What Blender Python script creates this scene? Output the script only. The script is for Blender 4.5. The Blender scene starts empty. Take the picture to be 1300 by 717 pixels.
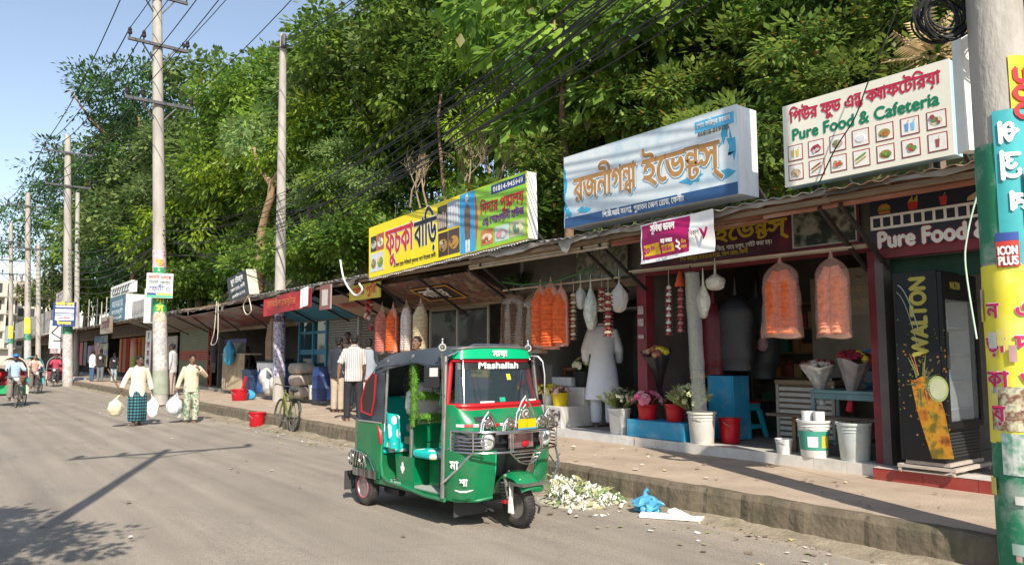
import bpy, bmesh, math, random
from mathutils import Vector, Matrix, Euler, noise
from mathutils.geometry import delaunay_2d_cdt
R = math.radians
SC = bpy.context.scene
COL = SC.collection
random.seed(11)
# ------------------------------------------------------------------ survey of the place
# street frame: X from the road kerb towards the shops, Y along the street away from us, Z up, metres
CAM = Vector((-6.6, -2.39, 1.7)); FPX = 950.0; YAW = R(37.8); PIT = math.atan(93.5 / 950.0)
FW = Vector((math.sin(YAW), math.cos(YAW), 0)); RT = Vector((math.cos(YAW), -math.sin(YAW), 0)); UP = Vector((0, 0, 1))
def _ray(px, py):
    u = (px - 650) / FPX; v = (358.5 - py) / FPX
    return RT * u + FW * (math.cos(PIT) - v * math.sin(PIT)) + UP * (math.sin(PIT) + v * math.cos(PIT))
def atz(px, py, z=0.0):
    r = _ray(px, py); return CAM + r * ((z - CAM.z) / r.z)
def atx(px, py, X):
    r = _ray(px, py); return CAM + r * ((X - CAM.x) / r.x)
def aty(px, py, Y):
    r = _ray(px, py); return CAM + r * ((Y - CAM.y) / r.y)
def atd(px, py, d):
    r = _ray(px, py); return CAM + r * (d / r.dot(FW))
# ------------------------------------------------------------------ materials
def mat(name, col, rough=.75, var=.12, scale=6., bump=.0, bscale=None, metal=0., col2=None, spec=.4, trans=0., alpha=1., emit=0., coat=0., stretch=None, stain=None, stscale=1.2, stamt=.5):
    m = bpy.data.materials.new(name); m.use_nodes = True
    nt = m.node_tree; N = nt.nodes; L = nt.links
    b = N['Principled BSDF']
    c = tuple(col) + (1,)
    b.inputs['Roughness'].default_value = rough; b.inputs['Metallic'].default_value = metal
    b.inputs['Specular IOR Level'].default_value = spec
    if coat: b.inputs['Coat Weight'].default_value = coat
    if trans: b.inputs['Transmission Weight'].default_value = trans
    if alpha < 1: b.inputs['Alpha'].default_value = alpha
    if emit: b.inputs['Emission Color'].default_value = c; b.inputs['Emission Strength'].default_value = emit
    tc = N.new('ShaderNodeTexCoord'); src = tc.outputs['Object']
    if stretch:
        mp = N.new('ShaderNodeMapping'); mp.inputs['Scale'].default_value = stretch; L.new(src, mp.inputs[0]); src = mp.outputs[0]
    out = None
    if var > 0 or col2:
        nz = N.new('ShaderNodeTexNoise'); nz.inputs['Scale'].default_value = scale; nz.inputs['Detail'].default_value = 6; nz.inputs['Roughness'].default_value = .6
        L.new(src, nz.inputs['Vector'])
        rp = N.new('ShaderNodeValToRGB'); rp.color_ramp.elements[0].position = .3; rp.color_ramp.elements[1].position = .7
        lo = tuple(max(0, x * (1 - var)) for x in col); hi = tuple(min(1, x * (1 + var)) for x in (col2 or col))
        rp.color_ramp.elements[0].color = lo + (1,); rp.color_ramp.elements[1].color = hi + (1,)
        L.new(nz.outputs['Fac'], rp.inputs[0]); out = rp.outputs[0]
    if stain:
        n2 = N.new('ShaderNodeTexNoise'); n2.inputs['Scale'].default_value = stscale; n2.inputs['Detail'].default_value = 9; n2.inputs['Roughness'].default_value = .68; L.new(src, n2.inputs['Vector'])
        r2 = N.new('ShaderNodeValToRGB'); r2.color_ramp.elements[0].position = .48; r2.color_ramp.elements[1].position = .66
        r2.color_ramp.elements[0].color = (0, 0, 0, 1); r2.color_ramp.elements[1].color = (stamt,) * 3 + (1,)
        L.new(n2.outputs['Fac'], r2.inputs[0])
        mx = N.new('ShaderNodeMixRGB'); L.new(r2.outputs[0], mx.inputs[0])
        if out: L.new(out, mx.inputs[1])
        else: mx.inputs[1].default_value = c
        mx.inputs[2].default_value = tuple(stain) + (1,); out = mx.outputs[0]
    if out: L.new(out, b.inputs['Base Color'])
    else: b.inputs['Base Color'].default_value = c
    if bump:
        n3 = N.new('ShaderNodeTexNoise'); n3.inputs['Scale'].default_value = bscale or scale * 4; n3.inputs['Detail'].default_value = 5; L.new(src, n3.inputs['Vector'])
        bp = N.new('ShaderNodeBump'); bp.inputs['Strength'].default_value = bump; bp.inputs['Distance'].default_value = .02; L.new(n3.outputs['Fac'], bp.inputs['Height']); L.new(bp.outputs[0], b.inputs['Normal'])
    return m
_cm = {}
def cmat(r, g, b, rough=.6, **k):
    key = (round(r, 3), round(g, 3), round(b, 3), rough, tuple(sorted(k.items())))
    if key not in _cm: _cm[key] = mat('paint', (r, g, b), rough, **dict(dict(var=.1, scale=9.), **k))
    return _cm[key]
def photomat(name, cols, scale=14., seed=0.):
    """a printed picture: patches of the given colours"""
    m = bpy.data.materials.new(name); m.use_nodes = True; nt = m.node_tree; N = nt.nodes; L = nt.links; b = N['Principled BSDF']; b.inputs['Roughness'].default_value = .5
    tc = N.new('ShaderNodeTexCoord'); mp = N.new('ShaderNodeMapping'); mp.inputs['Location'].default_value = (seed, seed * .7, seed * 1.3); L.new(tc.outputs['Object'], mp.inputs[0])
    nz = N.new('ShaderNodeTexNoise'); nz.inputs['Scale'].default_value = scale; nz.inputs['Detail'].default_value = 3; L.new(mp.outputs[0], nz.inputs['Vector'])
    rp = N.new('ShaderNodeValToRGB'); e = rp.color_ramp.elements; k = len(cols)
    while len(e) < k: e.new(.5)
    for i, c in enumerate(cols): e[i].position = .32 + .36 * i / max(1, k - 1); e[i].color = tuple(c) + (1,)
    L.new(nz.outputs['Fac'], rp.inputs[0]); L.new(rp.outputs[0], b.inputs['Base Color']); return m
# ------------------------------------------------------------------ mesh builder
def rotz(a): return Matrix.Rotation(a, 4, 'Z')
def tr(*p): return Matrix.Translation(Vector(p))
def frame(o, x, y, z):
    return Matrix(((x[0], y[0], z[0], o[0]), (x[1], y[1], z[1], o[1]), (x[2], y[2], z[2], o[2]), (0, 0, 0, 1)))
def facade(X, Y, Z=0., yaw=0.):
    """local frame of something that faces the road: x to the viewer's right, y away from the viewer, z up"""
    return tr(X, Y, Z) @ rotz(R(-90) + yaw)
WM = {}   # world matrix of every empty / root
class MB:
    def __init__(s, M=None): s.v = []; s.f = []; s.m = []; s.M = M or Matrix(); s.seq = []
    def push(s, M): s.seq.append(s.M); s.M = s.M @ M; return s
    def pop(s): s.M = s.seq.pop(); return s
    def add(s, vs, fs, m=0):
        b = len(s.v); s.v += [s.M @ Vector(p) for p in vs]; s.f += [tuple(i + b for i in f) for f in fs]; s.m += [m] * len(fs); return s
    def box(s, x0, x1, y0, y1, z0, z1, m=0):
        return s.add([(x0,y0,z0),(x1,y0,z0),(x1,y1,z0),(x0,y1,z0),(x0,y0,z1),(x1,y0,z1),(x1,y1,z1),(x0,y1,z1)],
                     [(0,3,2,1),(4,5,6,7),(0,1,5,4),(1,2,6,5),(2,3,7,6),(3,0,4,7)], m)
    def cbox(s, c, sx, sy, sz, m=0): return s.box(c[0]-sx/2, c[0]+sx/2, c[1]-sy/2, c[1]+sy/2, c[2]-sz/2, c[2]+sz/2, m)
    def hexa(s, p, m=0):   # 8 points bottom ring, top ring
        return s.add(p, [(0,3,2,1),(4,5,6,7),(0,1,5,4),(1,2,6,5),(2,3,7,6),(3,0,4,7)], m)
    def bar(s, a, b, w, h=None, m=0):
        a = Vector(a); b = Vector(b); h = h or w; d = (b - a).normalized()
        sd = d.cross(UP); sd = Vector((1,0,0)) if sd.length < 1e-4 else sd.normalized(); u = sd.cross(d)
        pts = []
        for q in (a, b): pts += [q - sd*w/2 - u*h/2, q + sd*w/2 - u*h/2, q + sd*w/2 + u*h/2, q - sd*w/2 + u*h/2]
        return s.add(pts, [(3,2,1,0),(4,5,6,7),(0,1,5,4),(1,2,6,5),(2,3,7,6),(3,0,4,7)], m)
    def loft(s, rings, m=0, cap=True, closed=True):
        n = len(rings[0]); vs = [p for r in rings for p in r]; fs = []
        for i in range(len(rings) - 1):
            for j in range(n if closed else n - 1):
                k = (j + 1) % n; fs.append((i*n+j, i*n+k, (i+1)*n+k, (i+1)*n+j))
        if cap and closed: fs.append(tuple(range(n-1, -1, -1))); fs.append(tuple((len(rings)-1)*n + j for j in range(n)))
        return s.add(vs, fs, m)
    def tube(s, path, r, n=8, m=0, cap=True, sy=1.0):
        path = [Vector(p) for p in path]; K = len(path); rs = r if isinstance(r, (list, tuple)) else [r] * K
        rings = []; prev = None
        for i, p in enumerate(path):
            d = (path[min(i+1, K-1)] - path[max(i-1, 0)])
            d = d.normalized() if d.length > 1e-9 else Vector((0,0,1))
            if prev is None:
                a = d.cross(UP)
                if a.length < .05: a = d.cross(Vector((0,1,0)))
                a.normalize()
            else:
                a = prev - d * prev.dot(d)
                if a.length < 1e-6: a = d.orthogonal()
                a.normalize()
            prev = a; b = d.cross(a)
            rings.append([p + (a * math.cos(2*math.pi*j/n) + b * math.sin(2*math.pi*j/n) * sy) * rs[i] for j in range(n)])
        return s.loft(rings, m, cap)
    def ring(s, c, ax, r0, r, n=24, k=6, m=0, a0=0., a1=2*math.pi):
        ax = Vector(ax).normalized(); e = ax.orthogonal().normalized(); g = ax.cross(e); c = Vector(c)
        if abs(ax.z) < .5: e = UP.cross(ax).normalized() if UP.cross(ax).length > .1 else e; g = ax.cross(e)
        full = abs(a1 - a0 - 2*math.pi) < 1e-6; P = [c + (e*math.cos(a0+(a1-a0)*i/n) + g*math.sin(a0+(a1-a0)*i/n))*r0 for i in range(n if full else n + 1)]
        rings = []
        for p in P:
            o = (p - c).normalized(); rings.append([p + (o*math.cos(2*math.pi*j/k) + ax*math.sin(2*math.pi*j/k))*r for j in range(k)])
        if full: rings.append(rings[0])
        return s.loft(rings, m, not full)
    def lathe(s, prof, n=16, m=0, c=(0,0,0), cap=True):
        c = Vector(c); return s.loft([[c + Vector((r*math.cos(2*math.pi*j/n), r*math.sin(2*math.pi*j/n), z)) for j in range(n)] for r, z in prof], m, cap)
    def ball(s, c, r, n=12, k=8, m=0):
        r = (r, r, r) if not isinstance(r, (tuple, list)) else r; c = Vector(c)
        return s.loft([[c + Vector((r[0]*math.sin(t)*math.cos(2*math.pi*j/n), r[1]*math.sin(t)*math.sin(2*math.pi*j/n), -r[2]*math.cos(t))) for j in range(n)] for t in [max(.02, min(math.pi-.02, math.pi*i/k)) for i in range(k+1)]], m)
    def grid(s, fn, nu, nv, m=0):
        vs = [fn(i/nu, j/nv) for j in range(nv+1) for i in range(nu+1)]
        fs = [(j*(nu+1)+i, j*(nu+1)+i+1, (j+1)*(nu+1)+i+1, (j+1)*(nu+1)+i) for j in range(nv) for i in range(nu)]
        return s.add(vs, fs, m)
    def slab(s, fn, nu, nv, off, m=0):
        """a thick sheet: fn(u,v) surface, shifted by vector off for its back"""
        off = Vector(off); a = [Vector(fn(i/nu, j/nv)) for j in range(nv+1) for i in range(nu+1)]; n = len(a); w = nu + 1
        fs = [(j*w+i, j*w+i+1, (j+1)*w+i+1, (j+1)*w+i) for j in range(nv) for i in range(nu)]
        fb = [tuple(q + n for q in reversed(f)) for f in fs]; rim = [i for i in range(nu)] + [j*w+nu for j in range(nv)] + [nv*w+nu-i for i in range(nu)] + [(nv-j)*w for j in range(nv)]
        sd = [(rim[(k+1) % len(rim)], rim[k], rim[k]+n, rim[(k+1) % len(rim)]+n) for k in range(len(rim))]
        return s.add(a + [p + off for p in a], fs + fb + sd, m)
    def prism(s, poly, M, t, m=0):
        """polygon (x,z) extruded from y=0 to y=t in the frame M"""
        n = len(poly); vs = [M @ Vector((x, 0, z)) for x, z in poly] + [M @ Vector((x, t, z)) for x, z in poly]
        return s.add(vs, [tuple(range(n)), tuple(range(2*n-1, n-1, -1))] + [(i, i+n, (i+1) % n + n, (i+1) % n) for i in range(n)], m)
    def build(s, name, mats, parent=None, smooth=False, bevel=0, org=None, sub=0, recalc=True):
        me = bpy.data.meshes.new(name)
        if parent is not None:
            inv = WM[parent.name].inverted(); vs = [inv @ p for p in s.v]
        else:
            if org is None:
                xs = [p.x for p in s.v]; ys = [p.y for p in s.v]; org = Vector(((min(xs)+max(xs))/2, (min(ys)+max(ys))/2, min(p.z for p in s.v)))
            org = Vector(org); vs = [p - org for p in s.v]
        me.from_pydata(vs, [], s.f)
        mats = mats if isinstance(mats, (list, tuple)) else [mats]
        for q in mats: me.materials.append(q)
        if len(mats) > 1: me.polygons.foreach_set('material_index', s.m)
        if recalc:
            bm = bmesh.new(); bm.from_mesh(me); bmesh.ops.recalc_face_normals(bm, faces=bm.faces); bm.to_mesh(me); bm.free()
        if smooth: me.polygons.foreach_set('use_smooth', [True] * len(me.polygons))
        o = bpy.data.objects.new(name, me); COL.objects.link(o)
        if parent is not None: o.parent = parent; WM[o.name] = WM[parent.name].copy()
        else: o.location = org; WM[o.name] = Matrix.Translation(org)
        if bevel:
            md = o.modifiers.new('bevel', 'BEVEL'); md.width = bevel; md.segments = 2; md.limit_method = 'ANGLE'; md.angle_limit = R(40)
        if sub:
            md = o.modifiers.new('sub', 'SUBSURF'); md.levels = sub; md.render_levels = sub
        if smooth and not sub: 
            try: me.set_sharp_from_angle(angle=R(42))
            except Exception: pass
        return o
def tag(o, label=None, cat=None, group=None, kind=None):
    if label: o['label'] = label
    if cat: o['category'] = cat
    if group: o['group'] = group
    if kind: o['kind'] = kind
    return o
def thing(name, label, cat, M, group=None):
    o = bpy.data.objects.new(name, None); COL.objects.link(o); o.empty_display_size = .1
    if not isinstance(M, Matrix): M = tr(*M)
    o.matrix_basis = M; WM[o.name] = M.copy(); return tag(o, label, cat, group)
KIDS = {}
def copy_tree(o, M, label, group=None):
    """copy of a thing standing at M (world), with copies of its parts and sub-parts"""
    c = o.copy(); COL.objects.link(c); c.matrix_basis = M; WM[c.name] = M.copy()
    if label: c['label'] = label
    if group: c['group'] = group
    for ch in [q for q in COL.objects if q.parent == o]:
        d = ch.copy(); COL.objects.link(d); d.parent = c; WM[d.name] = M.copy()
        for g in [q for q in COL.objects if q.parent == ch]:
            e = g.copy(); COL.objects.link(e); e.parent = d
    return c
# ------------------------------------------------------------------ lettering
_gc = {}
def _contours(s):
    c = bpy.data.curves.new('type', 'FONT'); c.body = s; c.size = 1.0
    o = bpy.data.objects.new('type', c); COL.objects.link(o)
    dg = bpy.context.evaluated_depsgraph_get(); cu = o.evaluated_get(dg).to_curve(dg)
    out = []
    for sp in cu.splines:
        P = []
        if sp.type == 'BEZIER':
            q = list(sp.bezier_points)
            for i, a in enumerate(q):
                b = q[(i+1) % len(q)]; p0, p1, p2, p3 = a.co, a.handle_right, b.handle_left, b.co
                k = 1 if ((p1-p0).cross(p3-p0)).length < 1e-7 and ((p2-p0).cross(p3-p0)).length < 1e-7 else 4
                for j in range(k):
                    t = j / k; P.append((p0*(1-t)**3 + p1*3*t*(1-t)**2 + p2*3*t*t*(1-t) + p3*t**3).to_2d())
        else: P = [Vector((p.co.x, p.co.y)) for p in sp.points]
        if len(P) > 2: out.append(P)
    o.evaluated_get(dg).to_curve_clear(); bpy.data.objects.remove(o); bpy.data.curves.remove(c)
    return out
def _glyph(ch):
    if ch in _gc: return _gc[ch]
    if '|' not in _gc:
        _gc['|'] = None; _gc['|'] = (0, 0, max(p.x for c in _contours('l') for p in c))
    w = max(p.x for p in _contours(ch + 'l')[-1]) - _gc['|'][2]
    cs = _contours(ch) if ch.strip() else []
    if not cs: _gc[ch] = ([], [], w); return _gc[ch]
    vs = []; es = []
    for c in cs:
        b = len(vs); vs += c; es += [(b+i, b+(i+1) % len(c)) for i in range(len(c))]
    r = delaunay_2d_cdt(vs, es, [], 0, 1e-5)
    V = r[0]; T = []
    for f in r[2]:
        p = sum((V[i] for i in f), Vector((0, 0))) / len(f); wn = 0
        for c in cs:
            for i in range(len(c)):
                a = c[i]; b = c[(i+1) % len(c)]
                if (a.y > p.y) != (b.y > p.y):
                    x = a.x + (p.y - a.y) * (b.x - a.x) / (b.y - a.y)
                    if x > p.x: wn += 1 if b.y > a.y else -1
        if wn: T.append(tuple(f))
    _gc[ch] = (V, T, w); return _gc[ch]
def type_layout(s):
    """'<a/b>' stacks two letters into a conjunct, '{a}' is a reduced letter"""
    out = []; x = 0; i = 0
    while i < len(s):
        if s[i] == '<':
            j = s.index('>', i); a, b = s[i+1:j].split('/'); ga = _glyph(a); gb = _glyph(b)
            out += [(a, x, .22, .8, .68), (b, x + .06, -.13, .78, .55)]; x += .8 * max(ga[2], gb[2]); i = j + 1
        elif s[i] == '{':
            j = s.index('}', i); out.append((s[i+1:j], x - .06, 0, .7, 1)); x += .7 * _glyph(s[i+1:j])[2] - .06; i = j + 1
        else:
            g = _glyph(s[i]); out.append((s[i], x, 0, 1, 1)); x += g[2]; i += 1
    return out, x
def write(mb, s, x, z, size=None, width=None, bold=0., y=0., m=0, shear=0., align='L', slope=0., maxh=None):
    """lettering standing in the local xz plane, facing -y; y is how far proud (negative = nearer)"""
    lay, w = type_layout(s)
    if w <= 0: return
    if size is None: size = width / w
    sx = width / w if width else size
    x0 = x - (sx * w / 2 if align == 'C' else sx * w if align == 'R' else 0)
    offs = [(0, 0)] + ([(bold, 0), (-bold, 0), (0, bold), (0, -bold)] if bold else [])
    for ch, gx, gz, kx, kz in lay:
        V, T, _ = _glyph(ch)
        if not T: continue
        for k, (ox, oz) in enumerate(offs):
            vs = []
            for p in V:
                zz = (gz + p.y * kz) * size + oz; xx = (gx + p.x * kx) * sx + ox + shear * zz
                vs.append((x0 + xx, y - k * .0003, z + zz + slope * (xx)))
            mb.add(vs, T, m)
    return w * sx
def lettering(parent, M, items, name='lettering', y=-.004):
    """items: list of (text, x, z, kwargs, material) -> one mesh per call"""
    mb = MB(M); mats = []
    for t, x, z, kw, mt in items:
        if mt not in mats: mats.append(mt)
        write(mb, t, x, z, **dict(dict(y=y, m=mats.index(mt)), **kw))
    return mb.build(name, mats, parent, recalc=False)
# ================================================================== camera, sky, sun
cam = bpy.data.cameras.new('camera'); cam.sensor_width = 36; cam.lens = FPX / 1300 * 36; cam.clip_end = 2000; cam.clip_start = .05
co = bpy.data.objects.new('camera', cam); COL.objects.link(co); co.location = CAM; co.rotation_euler = (R(90) + PIT, 0, -YAW); SC.camera = co
W = bpy.data.worlds.new('World'); SC.world = W; W.use_nodes = True
wn = W.node_tree.nodes; wl = W.node_tree.links; bg = wn['Background']; sky = wn.new('ShaderNodeTexSky'); sky.sky_type = 'NISHITA'; sky.sun_disc = False
SUN_EL = R(41); SUN_AZ = R(23)     # light travels towards (sin, cos) of this azimuth
sky.sun_elevation = SUN_EL; sky.sun_rotation = SUN_AZ + math.pi
sky.air_density = 1.1; sky.dust_density = .7; sky.ozone_density = 2.2
hs = wn.new('ShaderNodeHueSaturation'); hs.inputs['Saturation'].default_value = .80; hs.inputs['Value'].default_value = .94; wl.new(sky.outputs[0], hs.inputs['Color']); wl.new(hs.outputs[0], bg.inputs[0]); bg.inputs[1].default_value = .15
sl = bpy.data.lights.new('sun', 'SUN'); sl.energy = 5.0; sl.angle = R(.5); sl.color = (1, .93, .82)
so = bpy.data.objects.new('sun', sl); COL.objects.link(so)
sdir = Vector((math.sin(SUN_AZ)*math.cos(SUN_EL), math.cos(SUN_AZ)*math.cos(SUN_EL), -math.sin(SUN_EL)))
so.rotation_euler = sdir.to_track_quat('-Z', 'Y').to_euler(); so.location = (-20, -20, 30)
SC.view_settings.view_transform = 'Standard'; SC.view_settings.look = 'None'; SC.view_settings.exposure = .46; SC.view_settings.gamma = 1
SC.render.engine = 'CYCLES'
SC.cycles.max_bounces = 8; SC.cycles.transparent_max_bounces = 12; SC.cycles.use_denoising = True
# ================================================================== ground
def rnd(a, b): return random.uniform(a, b)
M_dirt = mat('dusty_earth', (.21, .165, .12), .95, .25, 3, .4, 20)
def roadmat():
    m = mat('worn_asphalt', (.285, .242, .193), .9, .12, 1.1, .22, 60, stretch=(1.6, .5, 1), stain=(.185, .165, .14), stscale=.5, stamt=.45)
    nt = m.node_tree; N = nt.nodes; L = nt.links; b = N['Principled BSDF']; old = b.inputs['Base Color'].links[0].from_socket
    tc = N.new('ShaderNodeTexCoord'); sx = N.new('ShaderNodeSeparateXYZ'); L.new(tc.outputs['Object'], sx.inputs[0])
    # sandy verge along the kerb
    nz = N.new('ShaderNodeTexNoise'); nz.inputs['Scale'].default_value = 1.3; nz.inputs['Detail'].default_value = 8; L.new(tc.outputs['Object'], nz.inputs['Vector'])
    ma = N.new('ShaderNodeMath'); ma.operation = 'MULTIPLY_ADD'; L.new(nz.outputs['Fac'], ma.inputs[0]); ma.inputs[1].default_value = 1.7; L.new(sx.outputs['X'], ma.inputs[2])
    rp = N.new('ShaderNodeValToRGB'); rp.color_ramp.elements[0].position = 0; rp.color_ramp.elements[1].position = .9; rp.color_ramp.elements[1].color = (.8, .8, .8, 1); rp.color_ramp.elements[0].color = (0, 0, 0, 1)
    L.new(ma.outputs[0], rp.inputs[0])
    mx = N.new('ShaderNodeMixRGB'); L.new(rp.outputs[0], mx.inputs[0]); L.new(old, mx.inputs[1]); mx.inputs[2].default_value = (.37, .31, .24, 1)
    # grit
    vz = N.new('ShaderNodeTexNoise'); vz.inputs['Scale'].default_value = 75; vz.inputs['Detail'].default_value = 3; L.new(tc.outputs['Object'], vz.inputs['Vector'])
    r3 = N.new('ShaderNodeValToRGB'); r3.color_ramp.elements[0].position = .35; r3.color_ramp.elements[1].position = .65; r3.color_ramp.elements[0].color = (.72, .72, .72, 1); r3.color_ramp.elements[1].color = (1.2, 1.2, 1.2, 1); L.new(vz.outputs['Fac'], r3.inputs[0])
    m2 = N.new('ShaderNodeMixRGB'); m2.blend_type = 'MULTIPLY'; m2.inputs[0].default_value = 1; L.new(mx.outputs[0], m2.inputs[1]); L.new(r3.outputs[0], m2.inputs[2])
    def layer(prev, fac, lo, hi, p0, p1):
        r = N.new('ShaderNodeValToRGB'); r.color_ramp.elements[0].position = p0; r.color_ramp.elements[1].position = p1; r.color_ramp.elements[0].color = (lo,)*3 + (1,); r.color_ramp.elements[1].color = (hi,)*3 + (1,); L.new(fac, r.inputs[0])
        q = N.new('ShaderNodeMixRGB'); q.blend_type = 'MULTIPLY'; q.inputs[0].default_value = 1; L.new(prev, q.inputs[1]); L.new(r.outputs[0], q.inputs[2]); return q.outputs[0]
    mp = N.new('ShaderNodeMapping'); mp.inputs['Scale'].default_value = (2.2, .05, 1); L.new(tc.outputs['Object'], mp.inputs[0]); st = N.new('ShaderNodeTexNoise'); st.inputs['Scale'].default_value = 1.6; st.inputs['Detail'].default_value = 4; L.new(mp.outputs[0], st.inputs['Vector'])
    o1 = layer(m2.outputs[0], st.outputs['Fac'], .86, 1.08, .35, .62)
    va = N.new('ShaderNodeVectorMath'); va.operation = 'MULTIPLY_ADD'; L.new(nz.outputs['Color'], va.inputs[0]); va.inputs[1].default_value = (.9, .9, 0); L.new(tc.outputs['Object'], va.inputs[2])
    vo = N.new('ShaderNodeTexVoronoi'); vo.feature = 'DISTANCE_TO_EDGE'; vo.inputs['Scale'].default_value = .42; L.new(va.outputs[0], vo.inputs['Vector'])
    o2 = layer(o1, vo.outputs['Distance'], .93, 1.0, .002, .012)
    L.new(o2, b.inputs['Base Color'])
    return m
mb = MB(); mb.add([(-400,-300,-.06),(500,-300,-.06),(500,700,-.06),(-400,700,-.06)], [(0,1,2,3)]); tag(mb.build('ground', M_dirt, org=(0,0,-.06)), kind='structure')
mb = MB(); mb.grid(lambda u, v: (-11 + 11.0*u, -8 + 200*v**2, .012*noise.noise(Vector((u*9, v*30, 0))) * (1 if v < .5 else 0)), 40, 160)
tag(mb.build('road', roadmat(), org=(0, 0, 0), smooth=True), kind='structure')
M_kerb = mat('weathered_kerb_concrete', (.15, .118, .08), .95, .3, 4, .9, 14, stain=(.075, .07, .04), stscale=2.4, stamt=.7)
mb = MB()
def kerbtop(y): return .3 + .012*noise.noise(Vector((y*1.7, 3, 0))) + .015*max(0, noise.noise(Vector((y*5, 9, 0))))
ys = [-7 + i*.056 for i in range(700)] + [32.2 + i*.3 for i in range(150)]
rings = []
for y in ys:
    zt = kerbtop(y); ch = .02*noise.noise(Vector((y*2.3, 1, 5))) + .014*noise.noise(Vector((y*7, 1, 5))); j = .008*(.4 + abs(math.sin(y*1.7))) if ((y + .09*math.sin(y*2.3))/.56) % 1 < .085 else 0
    g = .35 if 22 < y < 26 else 1
    rings.append([(-.03+ch*1.5+j, y, -.02), (-.015+ch*1.2+j, y, .1), (ch+j, y, zt-.05), (.03+ch+j, y, zt-j*1.0), (.16, y, zt-.003), (.16, y, -.02)])
mb.loft(rings); tag(mb.build('kerb', M_kerb, org=(0, 0, 0)), kind='structure')
M_verge = mat('kerb_foot_soil', (.27, .22, .155), 1, .3, 5, .9, 25, stain=(.12, .12, .06), stscale=2, stamt=.6)
mb = MB(); mb.grid(lambda u, v: (-.50 + .50*u + .06*noise.noise(Vector((v*40, 0, 1)))*(1-u), -7 + 60*v, -.012 + (.07 + .05*noise.noise(Vector((v*55, u, 0))))*u**1.6 + .012*noise.noise(Vector((v*300, u*6, 0)))*u), 10, 500); tag(mb.build('verge', M_verge, org=(0, 0, 0), smooth=True), kind='structure')
M_walk = mat('sandy_pavement', (.40, .31, .23), .95, .16, 1.6, .5, 45, stain=(.27, .205, .145), stscale=1.1, stamt=.5)
mb = MB(); mb.grid(lambda u, v: (.155 + 3.2*u, -7 + 140*v, .296 + .008*noise.noise(Vector((u*7, v*140, 2)))), 14, 280); tag(mb.build('pavement', M_walk, org=(0, 0, .29), smooth=True), kind='structure')
# hillside behind the shops
def hz(x, y):
    P = [(5.9, .3), (6.5, 1.4), (7.5, 3.8), (9, 6.3), (12, 8.6), (18, 11), (70, 14)]
    k = 1.0 if y < 45 else max(.35, 1 - (y-45)/60)
    for (a, za), (b, zb) in zip(P, P[1:]):
        if x <= b: return .3 + k*(za - .3 + (zb-za)*max(0, (x-a)/(b-a))) + .35*noise.noise(Vector((x*.5, y*.4, 0)))
    return 14
M_hill = mat('leafy_hillside_soil', (.07, .10, .035), 1, .4, 1.2, .8, 5, col2=(.12, .11, .05))
mb = MB(); mb.grid(lambda u, v: (5.95 + 60*u**1.7, -30 + 130*v, hz(5.95+60*u**1.7, -30+130*v)), 60, 90); tag(mb.build('hillside', M_hill, org=(0, 0, 0), smooth=True), kind='structure')
# ================================================================== vegetation
def leafmat(name, dark, light, warm=(.16, .15, .03)):
    m = bpy.data.materials.new(name); m.use_nodes = True; nt = m.node_tree; N = nt.nodes; L = nt.links; b = N['Principled BSDF']; out = N['Material Output']
    at = N.new('ShaderNodeAttribute'); at.attribute_name = 'tint'
    rp = N.new('ShaderNodeValToRGB'); e = rp.color_ramp.elements; e[0].position = 0; e[0].color = tuple(dark) + (1,); e[1].position = .9; e[1].color = tuple(light) + (1,)
    w = e.new(1.0); w.color = tuple(warm) + (1,)
    L.new(at.outputs['Fac'], rp.inputs[0])
    oi = N.new('ShaderNodeObjectInfo'); hs = N.new('ShaderNodeHueSaturation'); L.new(rp.outputs[0], hs.inputs['Color'])
    mr = N.new('ShaderNodeMapRange'); mr.inputs[3].default_value = .65; mr.inputs[4].default_value = 1.3; L.new(oi.outputs['Random'], mr.inputs[0]); L.new(mr.outputs[0], hs.inputs['Value'])
    L.new(hs.outputs[0], b.inputs['Base Color']); b.inputs['Roughness'].default_value = .5; b.inputs['Specular IOR Level'].default_value = .35
    tl = N.new('ShaderNodeBsdfTranslucent'); L.new(hs.outputs[0], tl.inputs[0]); mx = N.new('ShaderNodeMixShader'); mx.inputs[0].default_value = .5
    L.new(b.outputs[0], mx.inputs[1]); L.new(tl.outputs[0], mx.inputs[2]); L.new(mx.outputs[0], out.inputs[0]); return m
L_mid = leafmat('broad_leaf', (.07, .155, .028), (.31, .45, .07))
L_dark = leafmat('feathery_leaf', (.022, .065, .03), (.10, .19, .045), (.1, .16, .04))
L_lime = leafmat('young_leaf', (.07, .16, .015), (.40, .54, .05), (.34, .4, .04))
L_shrub = leafmat('hedge_leaf', (.095, .175, .035), (.40, .50, .10), (.3, .2, .05))
L_grey = leafmat('greyish_leaf', (.085, .165, .05), (.33, .43, .14))
M_bark = mat('bark', (.2, .15, .1), .95, .35, 3, .9, 9, stretch=(3, 3, .6))
M_barkp = mat('pale_bark', (.34, .22, .13), .9, .35, 3, .7, 9, stretch=(2, 2, .6))
M_twig = mat('dry_twigs', (.27, .2, .13), .95, .3, 3)
def rdir(rg):
    z = rg.uniform(-1, 1); a = rg.uniform(0, 6.2832); q = math.sqrt(1 - z*z); return Vector((q*math.cos(a), q*math.sin(a), z))
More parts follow.
